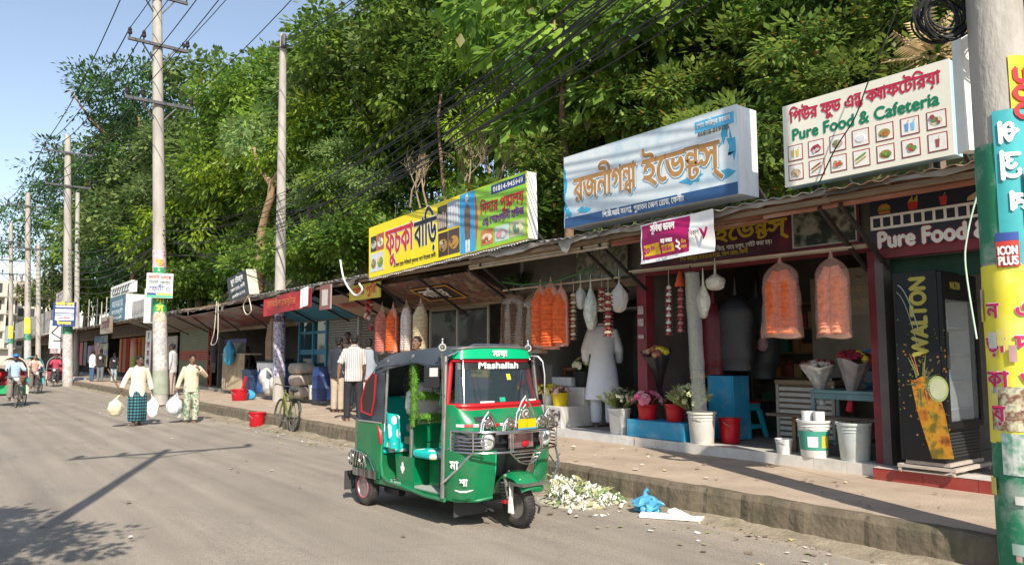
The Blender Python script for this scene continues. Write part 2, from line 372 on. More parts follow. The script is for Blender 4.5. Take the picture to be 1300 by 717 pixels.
def crown_mesh(name, blobs, nclump, nleaf, cr, ll, material, seed, droop=.35, aspect=.45, flat=1.0, warm=.02):
    rg = random.Random(seed); vs = []; fs = []; tint = []
    wsum = [b[1][0]*b[1][1]*b[1][2] ** .5 for b in blobs]; tot = sum(wsum)
    for (c, r), w in zip(blobs, wsum):
        c = Vector(c)
        for k in range(max(3, int(nclump * w / tot))):
            d = rdir(rg); s = rg.uniform(.55, 1.06) * (1 + .22*noise.noise(d*2.3 + c))
            if d.z < -.3 and rg.random() < .5: continue
            cc = c + Vector((d.x*r[0], d.y*r[1], d.z*r[2])) * s
            ct = rg.gauss(.40, .27) + .22*noise.noise(cc*.5)
            crr = cr * rg.uniform(.6, 1.35)
            for j in range(int(nleaf * rg.uniform(.6, 1.3))):
                e = rdir(rg); p = cc + Vector((e.x, e.y, e.z*.6*flat)) * crr * rg.random()**.5
                o = (e + d*.7 + Vector((rg.uniform(-.4,.4), rg.uniform(-.4,.4), -droop))).normalized()
                sd = o.cross(Vector((rg.uniform(-.5,.5), rg.uniform(-.5,.5), 1))); 
                if sd.length < .05: continue
                sd.normalize(); l = ll * rg.uniform(.6, 1.3); h = l * aspect * .5; nn = sd.cross(o)
                b = len(vs); vs += [p, p + o*l*.5 + sd*h - nn*h*.25, p + o*l - nn*l*.12, p + o*l*.5 - sd*h - nn*h*.25]; fs.append((b, b+1, b+2, b+3))
                t = 1.0 if rg.random() < warm else min(.9, max(0, ct + rg.uniform(-.16, .16))); tint += [t]*4
    me = bpy.data.meshes.new(name); me.from_pydata(vs, [], fs); me.materials.append(material)
    a = me.attributes.new('tint', 'FLOAT', 'POINT'); a.data.foreach_set('value', tint); return me
def blobset(seed, n, R0, H, br, z0):
    rg = random.Random(seed); out = []
    for i in range(n):
        a = i * 2.4 + rg.uniform(-.4, .4); q = R0 * math.sqrt((i + .3) / n) ; t = rg.uniform(0, 1)
        z = z0 + H * (t * (1 - .55*(q/R0)**2)); k = rg.uniform(.75, 1.25)
        out.append(((q*math.cos(a), q*math.sin(a), z), (br*k, br*k, br*k*.72)))
    return out
CR = {}
CR['broad'] = [crown_mesh('crown', blobset(s, 22, 3.7, 8.3, 1.6, 2.4), 660, 33, .58, .285, L_mid, s, aspect=.6) for s in (1, 2)]
CR['grey'] = [crown_mesh('crown', blobset(s, 22, 3.5, 8.2, 1.55, 2.5), 620, 32, .52, .26, L_grey, s, aspect=.6) for s in (7,)]
CR['lime'] = [crown_mesh('crown', blobset(s, 14, 2.6, 5.6, 1.2, 1.9), 290, 32, .55, .31, L_lime, s, droop=.7, aspect=.4) for s in (3,)]
rb = [((rx, ry, z), (r*1.15, r*1.1, r*.46)) for rx, ry, z, r in [(-4.6,0,9.2,2.2),(-1.5,1,12.2,3.2),(2.4,-1,11.8,2.6),(5,.5,9.8,2.3),(-3.2,-1.5,6.8,2.2),(.6,2,9.0,2.7),(3.6,1,7.4,2.2),(-5.4,1,4.9,1.9),(0,-1.5,5.9,2.5),(.8,0,13.4,2.1),(-2.6,1.5,4.2,2.2),(2.6,-1,4.4,2.2),(-3.9,.4,11,1.9),(4.2,-.6,12,1.7)]]
CR['rain'] = [crown_mesh('crown', rb, 900, 36, .66, .25, L_dark, 5, droop=.1, flat=.6)]
CR['bigleaf'] = [crown_mesh('crown', blobset(9, 11, 2.5, 5.2, 1.2, 2.6), 230, 17, .55, .42, L_mid, 9, droop=.9, aspect=.62, warm=.03)]
CR['shrub'] = [crown_mesh('crown', blobset(s, 13, 1.75, 2.6, .72, .3), 400, 30, .30, .145, L_shrub, s, droop=.1, aspect=.5, warm=.05) for s in (21, 22)]
CR['bush'] = [crown_mesh('crown', blobset(s, 10, 1.7, 2.4, .75, .3), 200, 28, .36, .22, L_mid, s, droop=.3, aspect=.5, warm=.03) for s in (31,)]
def trunk_mb(M, h, r, seed, lean=.3, limbs=5, z0=.38):
    rg = random.Random(seed); mb = MB(M); lx, ly = rg.uniform(-lean, lean), rg.uniform(-lean, lean)
    ax = lambda t: Vector((lx*t*h*.25 + .12*math.sin(t*5+seed), ly*t*h*.25 + .1*math.cos(t*4+seed), t*h))
    mb.tube([ax(i/9) for i in range(10)], [r*(1.35 if i == 0 else 1) * (1 - .085*i) for i in range(10)], 9)
    for k in range(limbs):
        t = z0 + (.9 - z0) * k / limbs; a = k*2.4 + seed; p = ax(t); L = h * rg.uniform(.22, .36)
        q = [p + Vector((math.cos(a)*L*s*.8, math.sin(a)*L*s*.8, L*(.55*s + .25*s*s))) + Vector((rg.uniform(-.1,.1),)*3) for s in (0, .35, .7, 1)]
        mb.tube(q, [r*.5*(1-t*.5), r*.36*(1-t*.5), r*.22, r*.09], 6)
    return mb
def tree(kind, px, top, X, label, vi=0, width=1., bark=None, h0=None, group=None, name='tree', tr_=1.0, smax=1.35):
    me = CR[kind][vi]; zt = max(v.co.z for v in me.vertices); best = None
    for i in range(60):
        x = X + i*.2; p = atx(px, top, x); gz = hz(p.x, p.y) - .1; q = (p.z - gz) / zt
        if best is None or abs(q - smax) < abs(best[0] - smax): best = (q, p, gz)
        if q <= smax: break
    s, p, gz = best; s = max(.45, min(s, smax*1.25))
    t = thing(name, label, 'tree', tr(p.x, p.y, gz), group)
    trunk_mb(WM[t.name], zt*s*.8, .034*zt*s*.55*tr_, int(px)).build('trunk', bark or M_bark, t, smooth=True)
    c = bpy.data.objects.new('crown', me); COL.objects.link(c); c.parent = t; c.scale = (s*width, s*width, s); c.rotation_euler = (0, 0, px*.7); WM[c.name] = WM[t.name]
    return t
G_T = 'trees on the hillside behind the shops'
TREES = [('rain', 182, 78, 7.0, 0, .92, 'tall dark flat-topped tree with layered feathery pads beside the open sky'),
 ('broad', 128, 262, 7.2, 1, .9, 'low rounded green tree below the feathery one nearest the open sky'),
 ('lime', 262, 205, 8.5, 0, 1.1, 'bright green young tree between the first tall pole and the feathery tree'),
 ('grey', 275, 84, 10, 0, .9, 'grey-green leafy tree just right of the tall pole with crossarms'),
 ('broad', 338, 60, 11, 0, .9, 'tall mid-green tree standing left of the slender bare pole'),
 ('lime', 322, 150, 9.2, 0, .9, 'yellow-green tree with a pale crooked trunk left of the slender pole'),
 ('grey', 425, 30, 11, 0, .85, 'tall grey-green tree just right of the slender pole at the edge of the sky'),
 ('lime', 405, 120, 9.5, 0, 1.0, 'lime-green drooping tree right behind the slender bare pole'),
 ('broad', 500, -60, 12, 1, 1.0, 'dark tall tree rising out of the picture above the yellow sign'),
 ('lime', 480, 40, 10, 0, .8, 'small bright tree in front of the dark tall one above the yellow sign'),
 ('broad', 590, -90, 11, 0, .95, 'broad dark tree with its top cut off above the right end of the yellow sign'),
 ('lime', 640, 60, 9, 0, .85, 'bright yellow-green tree above the right end of the yellow sign'),
 ('broad', 690, -110, 11.5, 1, .9, 'tall shady tree behind the gap between the yellow and the blue signs'),
 ('bigleaf', 710, -40, 8.6, 0, .9, 'big-leaved tree with a reddish trunk above the left corner of the blue sign'),
 ('bigleaf', 800, -60, 8.8, 0, 1.0, 'big-leaved light green tree above the middle of the blue sign'),
 ('grey', 880, -150, 11, 0, 1.0, 'tall tree cut by the top of the picture right of the big-leaved one'),
 ('broad', 1010, -170, 10.5, 0, 1.0, 'tall tree far back above the gap between the blue and the cafeteria signs'),
 ('grey', 1150, -170, 9.5, 0, 1.0, 'tall tree behind the cafeteria sign'),
 ('broad', 1290, -130, 9.0, 1, 1.0, 'green tree behind the big painted concrete pole')]
for k, px, top, X, vi, w, lab in TREES:
    tree(k, px, top, X, lab, vi, w, smax=1.9 if k == 'rain' else 1.35, bark= M_barkp if px in (322, 182, 710) else None, group=G_T)
for i, (px, top, k) in enumerate(((232, 95, 'broad'), (305, 78, 'grey'), (372, 58, 'broad'), (455, 20, 'broad'), (540, -30, 'grey'), (630, -60, 'broad'), (215, 170, 'grey'), (120, 190, 'rain'), (740, -90, 'broad'), (250, 235, 'broad'), (360, 215, 'broad'), (455, 165, 'grey'), (550, 120, 'broad'))):
    lab = ('beside the tall pole', 'half way between the two tall poles', 'left of the slender pole top', 'right of the slender pole top', 'above the left half of the yellow sign', 'above the right half of the yellow sign', 'under the flat-topped tree', 'at the open sky on the left', 'above the left end of the blue sign', 'low right of the tall pole', 'low behind the slender pole', 'low above the yellow sign', 'low behind the bare twigs')[i]
    tree(k, px, top, 13 if top < 150 and k != 'rain' else 9 if k != 'rain' else 8, 'dark filling tree in the back row, ' + lab, 0, 1.05, smax=1.7, group=G_T)
SHR = [('shrub', 760, 150, 6.9, 0, 'low leafy shrub peeping over the left half of the blue sign'),
 ('shrub', 860, 75, 7.2, 1, 'dense small-leaved shrub over the top edge of the blue sign'),
 ('shrub', 945, 30, 7.6, 0, 'tall small-leaved shrub just right of the top corner of the blue sign'),
 ('shrub', 985, 95, 6.7, 1, 'yellowish shrub filling the gap left of the cafeteria sign'),
 ('shrub', 1040, -10, 7.4, 0, 'yellow-green shrub rising straight above the cafeteria sign'),
 ('shrub', 1110, -20, 7.2, 1, 'tangled shrub above the right half of the cafeteria sign'),
 ('shrub', 1185, -30, 7.6, 0, 'shrub beside the coil of black cable on the painted pole'),
 ('shrub', 905, -70, 9, 1, 'big high shrub behind the others at the top of the picture'),
 ('shrub', 1005, -110, 9, 0, 'highest shrub on the slope over the cafeteria sign'),
 ('bush', 690, 205, 7.0, 0, 'broad-leaved bush between the yellow sign and the blue sign'),
 ('bush', 740, 60, 7.8, 0, 'broad-leaved bush climbing the trunk left of the blue sign'),
 ('bush', 500, 240, 7.2, 0, 'green bush peeping over the left half of the yellow sign'),
 ('bush', 440, 270, 7.2, 0, 'green bush just left of the yellow sign'),
 ('bush', 395, 292, 7.0, 0, 'bright bush right of the slender pole above the tin roof'),
 ('bush', 320, 285, 7.2, 0, 'bush above the small dark tilted sign box'),
 ('bush', 262, 292, 7.0, 0, 'bush between the tall poster pole and the tilted sign box'),
 ('bush', 225, 285, 7.4, 0, 'bush right behind the tall poster pole'),
 ('bush', 175, 312, 7.2, 0, 'bush left of the tall poster pole above the roof banner'),
 ('bush', 140, 322, 7.4, 0, 'bush behind the pale roof billboards')]
for k, px, top, X, vi, lab in SHR:
    t = tree(k, px, top, X, lab, vi, 1.15 if k == 'shrub' else 1.2, M_twig, group='shrubs behind the shop roofs', name='shrub', tr_=.35, smax=1.15); t['category'] = 'shrub'
# undergrowth on the slope: nobody could count it
ub = []
rg = random.Random(4)
for i in range(190):
    y = -3 + 100*(i/150)**1.3; x = rg.uniform(6.6, 15); ub.append(((x, y, hz(x, y) + rg.uniform(.1, .9)), (1.4 + y*.012, 1.3 + y*.012, .8 + y*.01)))
me = crown_mesh('undergrowth', ub, 4600, 22, .6, .24, L_mid, 77, warm=.05); o = bpy.data.objects.new('undergrowth', me); COL.objects.link(o); tag(o, kind='stuff')
# bare dry branches above the yellow sign
def dry(px, py, X, label, seed, h=2.6):
    rg = random.Random(seed); p = atx(px, py, X); mb = MB()
    def grow(a, d, L, r, k):
        b = a + d*L; m_ = (a+b)/2 + rdir(rg)*L*.08; mb.tube([a, m_, b], [r, r*.8, r*.55], 5)
        if k > 0:
            for j in range(3): grow(a.lerp(b, rg.uniform(.5, 1)), (d + rdir(rg)*.75 + Vector((0, 0, .15))).normalized(), L*rg.uniform(.5, .8), r*.55, k-1)
    for q in range(3): grow(Vector((p.x + rg.uniform(-.3,.3), p.y + rg.uniform(-.5,.5), p.z - h*.6)), Vector((rg.uniform(-.3,.3), rg.uniform(-.5,.5), 1)).normalized(), h*.45, .035, 3)
    tag(mb.build('dry_bush', M_twig, smooth=True), label, 'bush', 'bare bushes over the yellow sign')
dry(535, 205, 6.3, 'bare brown tangle of twigs over the left half of the yellow sign', 1)
dry(590, 190, 6.4, 'bare brown branches over the middle of the yellow sign', 2)
dry(630, 190, 6.5, 'bare twigs by the right end of the yellow sign', 3, 2.)
# crooked pale trunk seen among the leaves left of the slender pole
p = atx(333, 320, 6.9); t = thing('dead_tree', 'pale crooked forked trunk without leaves left of the slender pole', 'tree', tr(p.x, p.y, hz(p.x, p.y) - .2)); mb = MB()
Q = lambda *pts: [atx(x, y, 6.9) for x, y in pts]
mb.tube([Vector((p.x, p.y, hz(p.x, p.y) - .3))] + Q((331, 298), (338, 270), (344, 250), (346, 228)), [.26, .23, .2, .2, .17], 9); mb.tube(Q((345, 235), (336, 222), (327, 210), (323, 188)), [.17, .15, .13, .08], 8); mb.tube(Q((346, 232), (353, 220), (358, 205)), [.15, .12, .07], 8); mb.build('trunk', M_barkp, t, smooth=True)
for lab, pts, r0, X_ in (('reddish brown trunk standing among big leaves left of the blue sign', [(722, 235), (718, 190), (714, 150), (716, 100), (712, 40), (716, -30)], .13, 7.5), ('grey brown forked trunk above the bare twigs over the yellow sign', [(566, 262), (562, 225), (559, 190), (556, 150), (560, 120)], .07, 7.2)):
    P_ = [atx(a, b, X_) for a, b in pts]; t = thing('tree', lab, 'tree', tr(P_[0].x, P_[0].y, hz(P_[0].x, P_[0].y) - .2)); mb = MB(); mb.tube([Vector((P_[0].x, P_[0].y, hz(P_[0].x, P_[0].y) - .3))] + P_, [r0*1.2] + [r0*(1 - .1*i) for i in range(len(P_))], 9)
    mb.build('trunk', mat('reddish_bark', (.19, .12, .08), .95, .35, 4, .9, 10), t, smooth=True)
p = atx(1182, 70, 5.9); t = thing('dry_palm', 'dry straw coloured palm fronds beside the cable coil on the near pole', 'palm', tr(p.x, p.y, hz(p.x, p.y) - .2)); rg = random.Random(5); mb = MB(); mb.tube([Vector((p.x, p.y, hz(p.x, p.y) - .3)), p + Vector((0, 0, -.2))], [.14, .12], 9); mb.build('trunk', M_bark, t, smooth=True); mb = MB()
for i in range(26):
    d = rdir(rg); d.z = d.z*.7 + .25; d.normalize(); L_ = rg.uniform(.45, .8); s_ = d.cross(UP); s_ = s_.normalized() if s_.length > .1 else Vector((1, 0, 0))
    for k in range(9): q = p + d*L_*(.25 + k*.085); mb.add([q, q + s_*.04 + d*.1, q + s_*.17 + d*.16 - Vector((0, 0, .10)), q + d*.05], [(0, 1, 2, 3)]); mb.add([q, q - s_*.04 + d*.1, q - s_*.17 + d*.16 - Vector((0, 0, .10)), q + d*.05], [(0, 1, 2, 3)])
mb.build('fronds', mat('dry_straw', (.46, .34, .17), .9, .3, 6), t)
# ================================================================== shops
M_conc = mat('stained_concrete', (.30, .27, .23), .92, .2, 3, .5, 20, stain=(.14, .125, .1), stscale=1.6, stamt=.6)
M_tilew = mat('white_step_tile', (.62, .58, .52), .35, .1, 4, stain=(.3, .26, .2), stscale=2.5, stamt=.5)
M_tiler = mat('red_step_tile', (.30, .045, .035), .35, .15, 5, stain=(.2, .1, .08), stscale=2.5, stamt=.4)
M_marb = mat('grey_marble_tile', (.60, .58, .55), .4, .15, 3, stain=(.3, .3, .3), stscale=3.5, stamt=.5)
M_floor = mat('swept_floor', (.26, .235, .2), .75, .2, 2.5, .2, 25)
M_wallg = mat('grey_plaster', (.27, .27, .26), .9, .15, 2, .3, 18, stain=(.15, .14, .13), stscale=1.2)
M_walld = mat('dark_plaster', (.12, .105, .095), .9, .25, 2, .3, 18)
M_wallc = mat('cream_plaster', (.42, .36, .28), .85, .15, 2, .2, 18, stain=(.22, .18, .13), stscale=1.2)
M_tin = mat('weathered_tin', (.36, .345, .32), .55, .25, 3, .15, 30, metal=.35, stain=(.22, .12, .065), stscale=1.4, stamt=.8)
M_tinr = mat('rusty_tin', (.25, .17, .12), .8, .3, 3, .2, 30, metal=.2, stain=(.34, .31, .28), stscale=1.6, stamt=.6)
M_maroon = mat('maroon_paint', (.20, .022, .032), .5, .2, 4, stain=(.1, .04, .035), stscale=2.5, stamt=.5)
M_wood = mat('old_timber', (.21, .145, .09), .85, .3, 4, .5, 22, stretch=(1, .3, 3))
M_woodl = mat('pale_timber', (.42, .33, .22), .8, .25, 4, .4, 22)
M_iron = mat('dark_iron', (.05, .045, .042), .6, .3, 8, metal=.5)
M_redwood = mat('faded_red_board', (.34, .125, .075), .8, .25, 3, .3, 20, stain=(.45, .38, .3), stscale=3, stamt=.6, stretch=(1, .35, 3))
M_glass = mat('dusty_glass', (.3, .33, .33), .05, 0, alpha=.12, spec=.7)
M_plastic = mat('clear_plastic', (.9, .9, .9), .18, 0, alpha=.20, spec=.8)
M_rag = photomat('ragged_sheeting', [(.10, .085, .07), (.20, .165, .13), (.30, .27, .23), (.09, .075, .065)], 1.1)
def shop(name, label, Y0, Y1, xs, xf, slab, wall, roofm=M_tin, zc=3.0, eave=(1.25, 3.57), back=5.6, side0=False, fascia=None, corr=.032, step=.43, tile=.45, slabcol=None, own=None, sag=0., roofz=4.15):
    t = thing(name, label, 'shop', tr(xf, (Y0+Y1)/2, .3))
    L = Y1 - Y0
    mb = MB(); mb.box(xs + .012, back, Y0, Y1, .25, step - .012); mb.build('floor_slab', M_floor, t)
    mb = MB(); k = max(1, int(L / tile)); 
    for i in range(k):
        a = Y0 + L*i/k; b = Y0 + L*(i+1)/k - .004; mb.box(xs - .004*noise.noise(Vector((a, 0, 0))), xs + .012, a, b, .25, step)
        mb.box(xs + .013, xs + .34, a, b, step - .012, step)
    mb.build('step_tiles', slab, t)
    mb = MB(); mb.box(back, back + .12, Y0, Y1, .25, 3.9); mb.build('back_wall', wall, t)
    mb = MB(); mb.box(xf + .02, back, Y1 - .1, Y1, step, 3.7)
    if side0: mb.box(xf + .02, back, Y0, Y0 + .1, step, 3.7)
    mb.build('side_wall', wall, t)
    ph = Y0*3.1
    def rf(u, v):
        x = eave[0] - .06*0 + (back + .3 - eave[0])*u; y = Y0 + L*v
        edge = (.05*noise.noise(Vector((y*1.3, ph, 0))) + .03*noise.noise(Vector((y*4, ph, 2)))) * (1 - u)
        return (x + edge*2, y, eave[1] + (roofz - eave[1])*u + .016*math.sin(y/corr*.5*2) + edge - sag*math.sin(math.pi*v)*(1-u))
    mb = MB(); mb.slab(rf, 7, max(20, int(L/ .035) if L < 9 else int(L/.09)), (0, 0, -.006)); mb.build('roof', roofm, t, smooth=True)
    def rag(u, v):
        y = Y0 + L*u; d = .04 + .13*max(0, noise.noise(Vector((y*1.1, ph, 7)))) + .05*max(0, noise.noise(Vector((y*5, ph, 3)))) + (.16 if noise.noise(Vector((y*2.1, ph, 11))) > .42 else 0)
        return (eave[0] + .03 + .02*math.sin(y*3)*(1-v), y, eave[1] - .012 - sag*math.sin(math.pi*u) + .04*noise.noise(Vector((y*1.3, ph, 0))) - d*(1 - v))
    mb = MB(); mb.slab(rag, max(24, int(L*9)), 2, (.006, 0, 0)); mb.build('ragged_edge', M_rag, t)
    mb = MB()
    for i in range(int(L/.9) + 1):
        y = min(Y1 - .05, Y0 + .05 + i*.9 + .08*math.sin(i*5.1)); mb.bar((eave[0] + .1, y, eave[1] - .06), (back, y, roofz - .08), .05, .07)
    for x, z in ((eave[0] + .12, eave[1] - .11), (xf - .1, eave[1] + .04)): mb.bar((x, Y0, z), (x, Y1, z + .01), .05, .06)
    mb.build('rafters', M_wood, t)
    mb = MB(); mb.box(xf, xf + .12, Y0, Y1, zc, zc + .12); mb.build('beam', M_maroon if own == 'm' else M_wood, t)
    mb = MB(); mb.box(xf + .03, xf + .09, Y0, Y1, zc + .12, 3.66); mb.build('fascia_board', fascia or M_walld, t)
    return t
def column(t, x, y, z0, z1, w=.2, m=None, name='column'):
    mb = MB(); mb.box(x - w/2, x + w/2, y - w/2, y + w/2, z0, z1); return mb.build(name, m or M_maroon, t, bevel=.006)
def eaveboard(t, Y0, Y1, X, z, h, m, n=3, name='eave_board', dz=0.):
    mb = MB(); rg = random.Random(int(Y0*10)); 
    for i in range(n):
        a = z + h*i/n; mb.hexa([(X, Y0, a), (X+.03, Y0, a), (X+.03, Y1, a+dz), (X, Y1, a+dz+rg.uniform(-.01,.01)), (X, Y0, a+h/n*.8), (X+.03, Y0, a+h/n*.8), (X+.03, Y1, a+dz+h/n*.8), (X, Y1, a+dz+h/n*.8)])
    return mb.build(name, m, t)
def brace(t, y, a=(1.4, 3.4), b=(2.45, 2.75)):
    mb = MB(); mb.bar((a[0], y, a[1]), (b[0], y, b[1]), .04, .05); return mb.build('brace', M_iron, t)
# --- cafeteria with the drinks fridge
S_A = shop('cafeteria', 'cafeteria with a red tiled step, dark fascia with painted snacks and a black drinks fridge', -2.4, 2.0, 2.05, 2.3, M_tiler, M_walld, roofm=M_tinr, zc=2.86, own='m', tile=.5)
mb = MB(); mb.box(2.045, 2.4, -2.4, 1.99, .4305, .436); mb.build('step_tread', M_tilew, S_A)
eaveboard(S_A, -2.4, 2.9, 1.42, 3.38, .17, M_redwood, 3); brace(S_A, 1.9)
mb = MB(); mb.box(2.5, 2.54, -2.3, 1.93, 2.6, 2.86); mb.build('green_panel', cmat(.006, .04, .018), S_A)
# --- rose-coloured flower shop
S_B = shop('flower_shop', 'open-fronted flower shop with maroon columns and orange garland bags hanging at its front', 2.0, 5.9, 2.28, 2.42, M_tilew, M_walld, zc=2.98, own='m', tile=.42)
column(S_B, 2.5, 2.03, .43, 2.98, .2); column(S_B, 2.52, 5.84, .43, 2.98, .2)
mb = MB(); mb.box(4.98, 5.02, 2.1, 4.4, .43, 2.98); mb.build('cream_partition', M_wallc, S_B)
mb = MB(); mb.box(4.95, 4.978, 3.0, 4.0, 2.35, 3.1); brd = mb.build('name_board', cmat(.5, .44, .34), S_B)
lettering(S_B, facade(4.95, 3.55, 0), [('RAJANI-GONDHA', 0, 2.72, dict(width=.86, align='C', bold=.004), cmat(.75, .55, .3)), ('EVENTS', .1, 2.5, dict(size=.13, align='C', bold=.004), cmat(.75, .55, .3)), ('~', 0, 2.9, dict(size=.2, align='C', bold=.004), cmat(.3, .2, .12))], 'board_lettering')
mb = MB(); mb.bar((2.25, 2.05, 3.02), (2.25, 5.85, 3.04), .05); mb.bar((2.0, 2.1, 2.99), (2.0, 5.7, 3.02), .025); mb.build('hanging_rail', M_woodl, S_B)
eaveboard(S_B, 2.9, 5.6, 1.5, 3.36, .2, M_redwood, 4); brace(S_B, 2.15); brace(S_B, 5.75)
for z, h in ((2.37, .13), (2.18, .12), (1.98, .06)): mb = MB(facade(2.40, 5.84, 0)); mb.box(-.06, .06, -.004, 0, z, z + h); mb.build('pasted_notice', photomat('notice', [(.6, .57, .52), (.3, .12, .12), (.65, .62, .58)], 40), S_B)
# --- second flower shop
S_C = shop('flower_stall', 'flower stall with a grey back wall where the man in white stands', 5.9, 9.1, 2.3, 2.5, M_marb, M_wallg, zc=2.86, tile=.5)
eaveboard(S_C, 5.6, 9.3, 1.42, 3.33, .19, M_woodl, 4); brace(S_C, 6.15); brace(S_C, 8.9)
mb = MB(); mb.push(facade(2.44, 6.75, 3.02)); mb.box(-.62, .62, -.02, 0, 0, .56); mb.pop(); mb.build('stage_picture', photomat('stage_photo', [(.03, .05, .03), (.2, .2, .16), (.05, .08, .04), (.3, .26, .2)], 5), S_C)
column(S_C, 2.6, 9.0, .43, 2.9, .12, M_wood, 'post'); mb = MB(); mb.bar((2.1, 6.0, 2.96), (2.1, 9.1, 2.96), .03); mb.build('hanging_rail', M_woodl, S_C)
mb = MB(); mb.tube([(1.9, 9.0, 3.12), (1.9, 8.3, 3.0), (1.9, 7.4, 2.98), (1.9, 6.4, 3.12)], .014, 5); mb.build('green_cord', cmat(.03, .13, .03), S_C)
# --- snack house under the yellow sign
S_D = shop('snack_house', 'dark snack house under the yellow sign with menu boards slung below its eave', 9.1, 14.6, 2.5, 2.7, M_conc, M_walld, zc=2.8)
for i, y in enumerate((9.3, 11.2, 13.0)): brace(S_D, y, (1.4, 3.35), (2.7, 2.6))
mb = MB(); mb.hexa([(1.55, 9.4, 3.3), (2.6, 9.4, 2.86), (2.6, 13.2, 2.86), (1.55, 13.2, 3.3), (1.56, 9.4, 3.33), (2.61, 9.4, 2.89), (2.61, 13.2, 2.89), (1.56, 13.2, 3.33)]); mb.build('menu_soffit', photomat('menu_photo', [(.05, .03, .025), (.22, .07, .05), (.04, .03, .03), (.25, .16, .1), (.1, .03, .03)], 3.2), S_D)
SF = frame((2.06, 11.4, 3.08), (0, -1, 0), (.386, 0, .92), (-.92, 0, .386))
mb = MB(SF); mb.box(-.75, .75, -.025, -.01, -.3, .3); mb.build('menu_panel', cmat(.03, .02, .02), S_D)
mb = MB(SF)
for a in ((-.75, .75, .27, .3), (-.75, .75, -.3, -.27), (-.75, -.68, -.27, .27), (.7, .75, -.27, .27)): mb.box(a[0], a[1], -.035, -.026, a[2], a[3])
mb.build('menu_border', cmat(.5, .24, .03), S_D)
lettering(S_D, SF, [('বািড়', -.1, -.12, dict(width=.95, size=.44, align='C', bold=.014, y=-.03), cmat(.75, .72, .68))])
mb = MB(); mb.box(1.5, 1.53, 13.0, 14.6, 3.05, 3.42); mb.build('yellow_banner', cmat(.62, .48, .05), S_D)
lettering(S_D, facade(1.5, 13.8, 3.12), [('েখার পুির', 0, .05, dict(width=1.2, size=.26, align='C', bold=.008), cmat(.6, .05, .03))])
# --- shutter bay and blue glass door
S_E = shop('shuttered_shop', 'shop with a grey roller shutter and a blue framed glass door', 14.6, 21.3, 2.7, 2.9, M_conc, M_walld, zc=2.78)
def shutter(t, y0, y1, x, z0, z1, m, bands=None, name='roller_shutter'):
    mb = MB(); n = int((z1 - z0)/.075)
    for i in range(n):
        z = z0 + (z1-z0)*i/n; h = (z1-z0)/n; b = 0
        if bands:
            for k, (a, c) in enumerate(bands): 
                if a <= (z - z0)/(z1 - z0) < c: b = k + 1
        mb.hexa([(x+.012, y0, z), (x+.03, y0, z), (x+.03, y1, z), (x+.012, y1, z), (x, y0, z+h*.7), (x+.03, y0, z+h*.995), (x+.03, y1, z+h*.995), (x, y1, z+h*.7)], b)
    return mb.build(name, m, t)
shutter(S_E, 16.95, 18.95, 2.92, .43, 2.78, mat('grey_shutter', (.2, .2, .19), .5, .2, 3, metal=.4)); shutter(S_E, 14.75, 16.8, 2.92, .43, 2.78, mat('brown_shutter', (.16, .13, .11), .5, .2, 3, metal=.3))
column(S_E, 2.92, 16.88, .43, 2.8, .1, cmat(.3, .3, .29), 'post')
M_blue = mat('blue_paint', (.03, .16, .24), .55, .2, 4)
mb = MB()
for a in ((19.0, 19.1, .43, 2.78), (21.1, 21.2, .43, 2.78), (20.0, 20.08, .6, 2.78)): mb.box(2.88, 2.95, a[0], a[1], a[2], a[3])
for z in (.43, 1.15, 1.75, 2.4): mb.box(2.9, 2.94, 19.1, 21.1, z, z + (.16 if z in (1.15, 1.75) else .08))
mb.build('door_frame', M_blue, S_E); mb = MB(); mb.box(2.955, 2.965, 19.0, 21.2, .45, 2.78); mb.build('glass_pane', mat('dark_glass', (.02, .05, .06), .08, 0, spec=.8), S_E)
mb = MB(); mb.hexa([(1.6, 16.9, 3.3), (2.85, 16.9, 2.8), (2.85, 21.2, 2.8), (1.6, 21.2, 3.3), (1.6, 16.9, 3.33), (2.86, 16.9, 2.83), (2.86, 21.2, 2.83), (1.6, 21.2, 3.33)]); mb.build('blue_soffit', M_blue, S_E)
mb = MB(); mb.hexa([(1.7, 14.7, 3.25), (2.85, 14.7, 2.82), (2.85, 16.8, 2.82), (1.7, 16.8, 3.25), (1.7, 14.7, 3.28), (2.86, 14.7, 2.85), (2.86, 16.8, 2.85), (1.7, 16.8, 3.28)]); mb.build('painted_soffit', cmat(.38, .28, .2), S_E)
lettering(S_E, frame((2.2, 15.7, 3.05), (0, -1, 0), (.38, 0, .92), (-.92, 0, .38)), [('বার্গার', 0, -.1, dict(width=1.5, size=.36, align='C', bold=.01, y=-.03), cmat(.4, .06, .04))])
for y in (15.2, 17.4, 19.6): brace(S_E, y, (1.4, 3.38), (2.85, 2.7))
# --- grocery with the blue cooler box
S_F = shop('grocery_stall', 'dim grocery stall with a slatted wooden counter and sagging dark awning', 21.3, 29.9, 2.6, 2.9, M_conc, M_walld, roofm=M_tinr, zc=2.7, sag=.12)
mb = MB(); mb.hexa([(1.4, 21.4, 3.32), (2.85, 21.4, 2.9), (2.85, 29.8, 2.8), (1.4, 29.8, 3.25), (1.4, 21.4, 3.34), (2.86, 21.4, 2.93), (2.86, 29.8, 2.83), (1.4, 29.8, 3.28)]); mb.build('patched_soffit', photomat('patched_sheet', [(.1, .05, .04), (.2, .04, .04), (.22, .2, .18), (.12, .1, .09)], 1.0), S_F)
for y in (22.5, 25.5, 28.5): brace(S_F, y, (1.4, 3.3), (2.85, 2.3))
mb = MB(); mb.box(2.4, 3.0, 24.9, 27.5, .43, .5)
for i in range(16): mb.box(2.4, 2.43, 25.0 + i*.16, 25.1 + i*.16, .5, 1.75)
mb.box(2.38, 3.0, 24.9, 27.6, 1.75, 1.8); mb.build('slatted_counter', M_woodl, S_F)
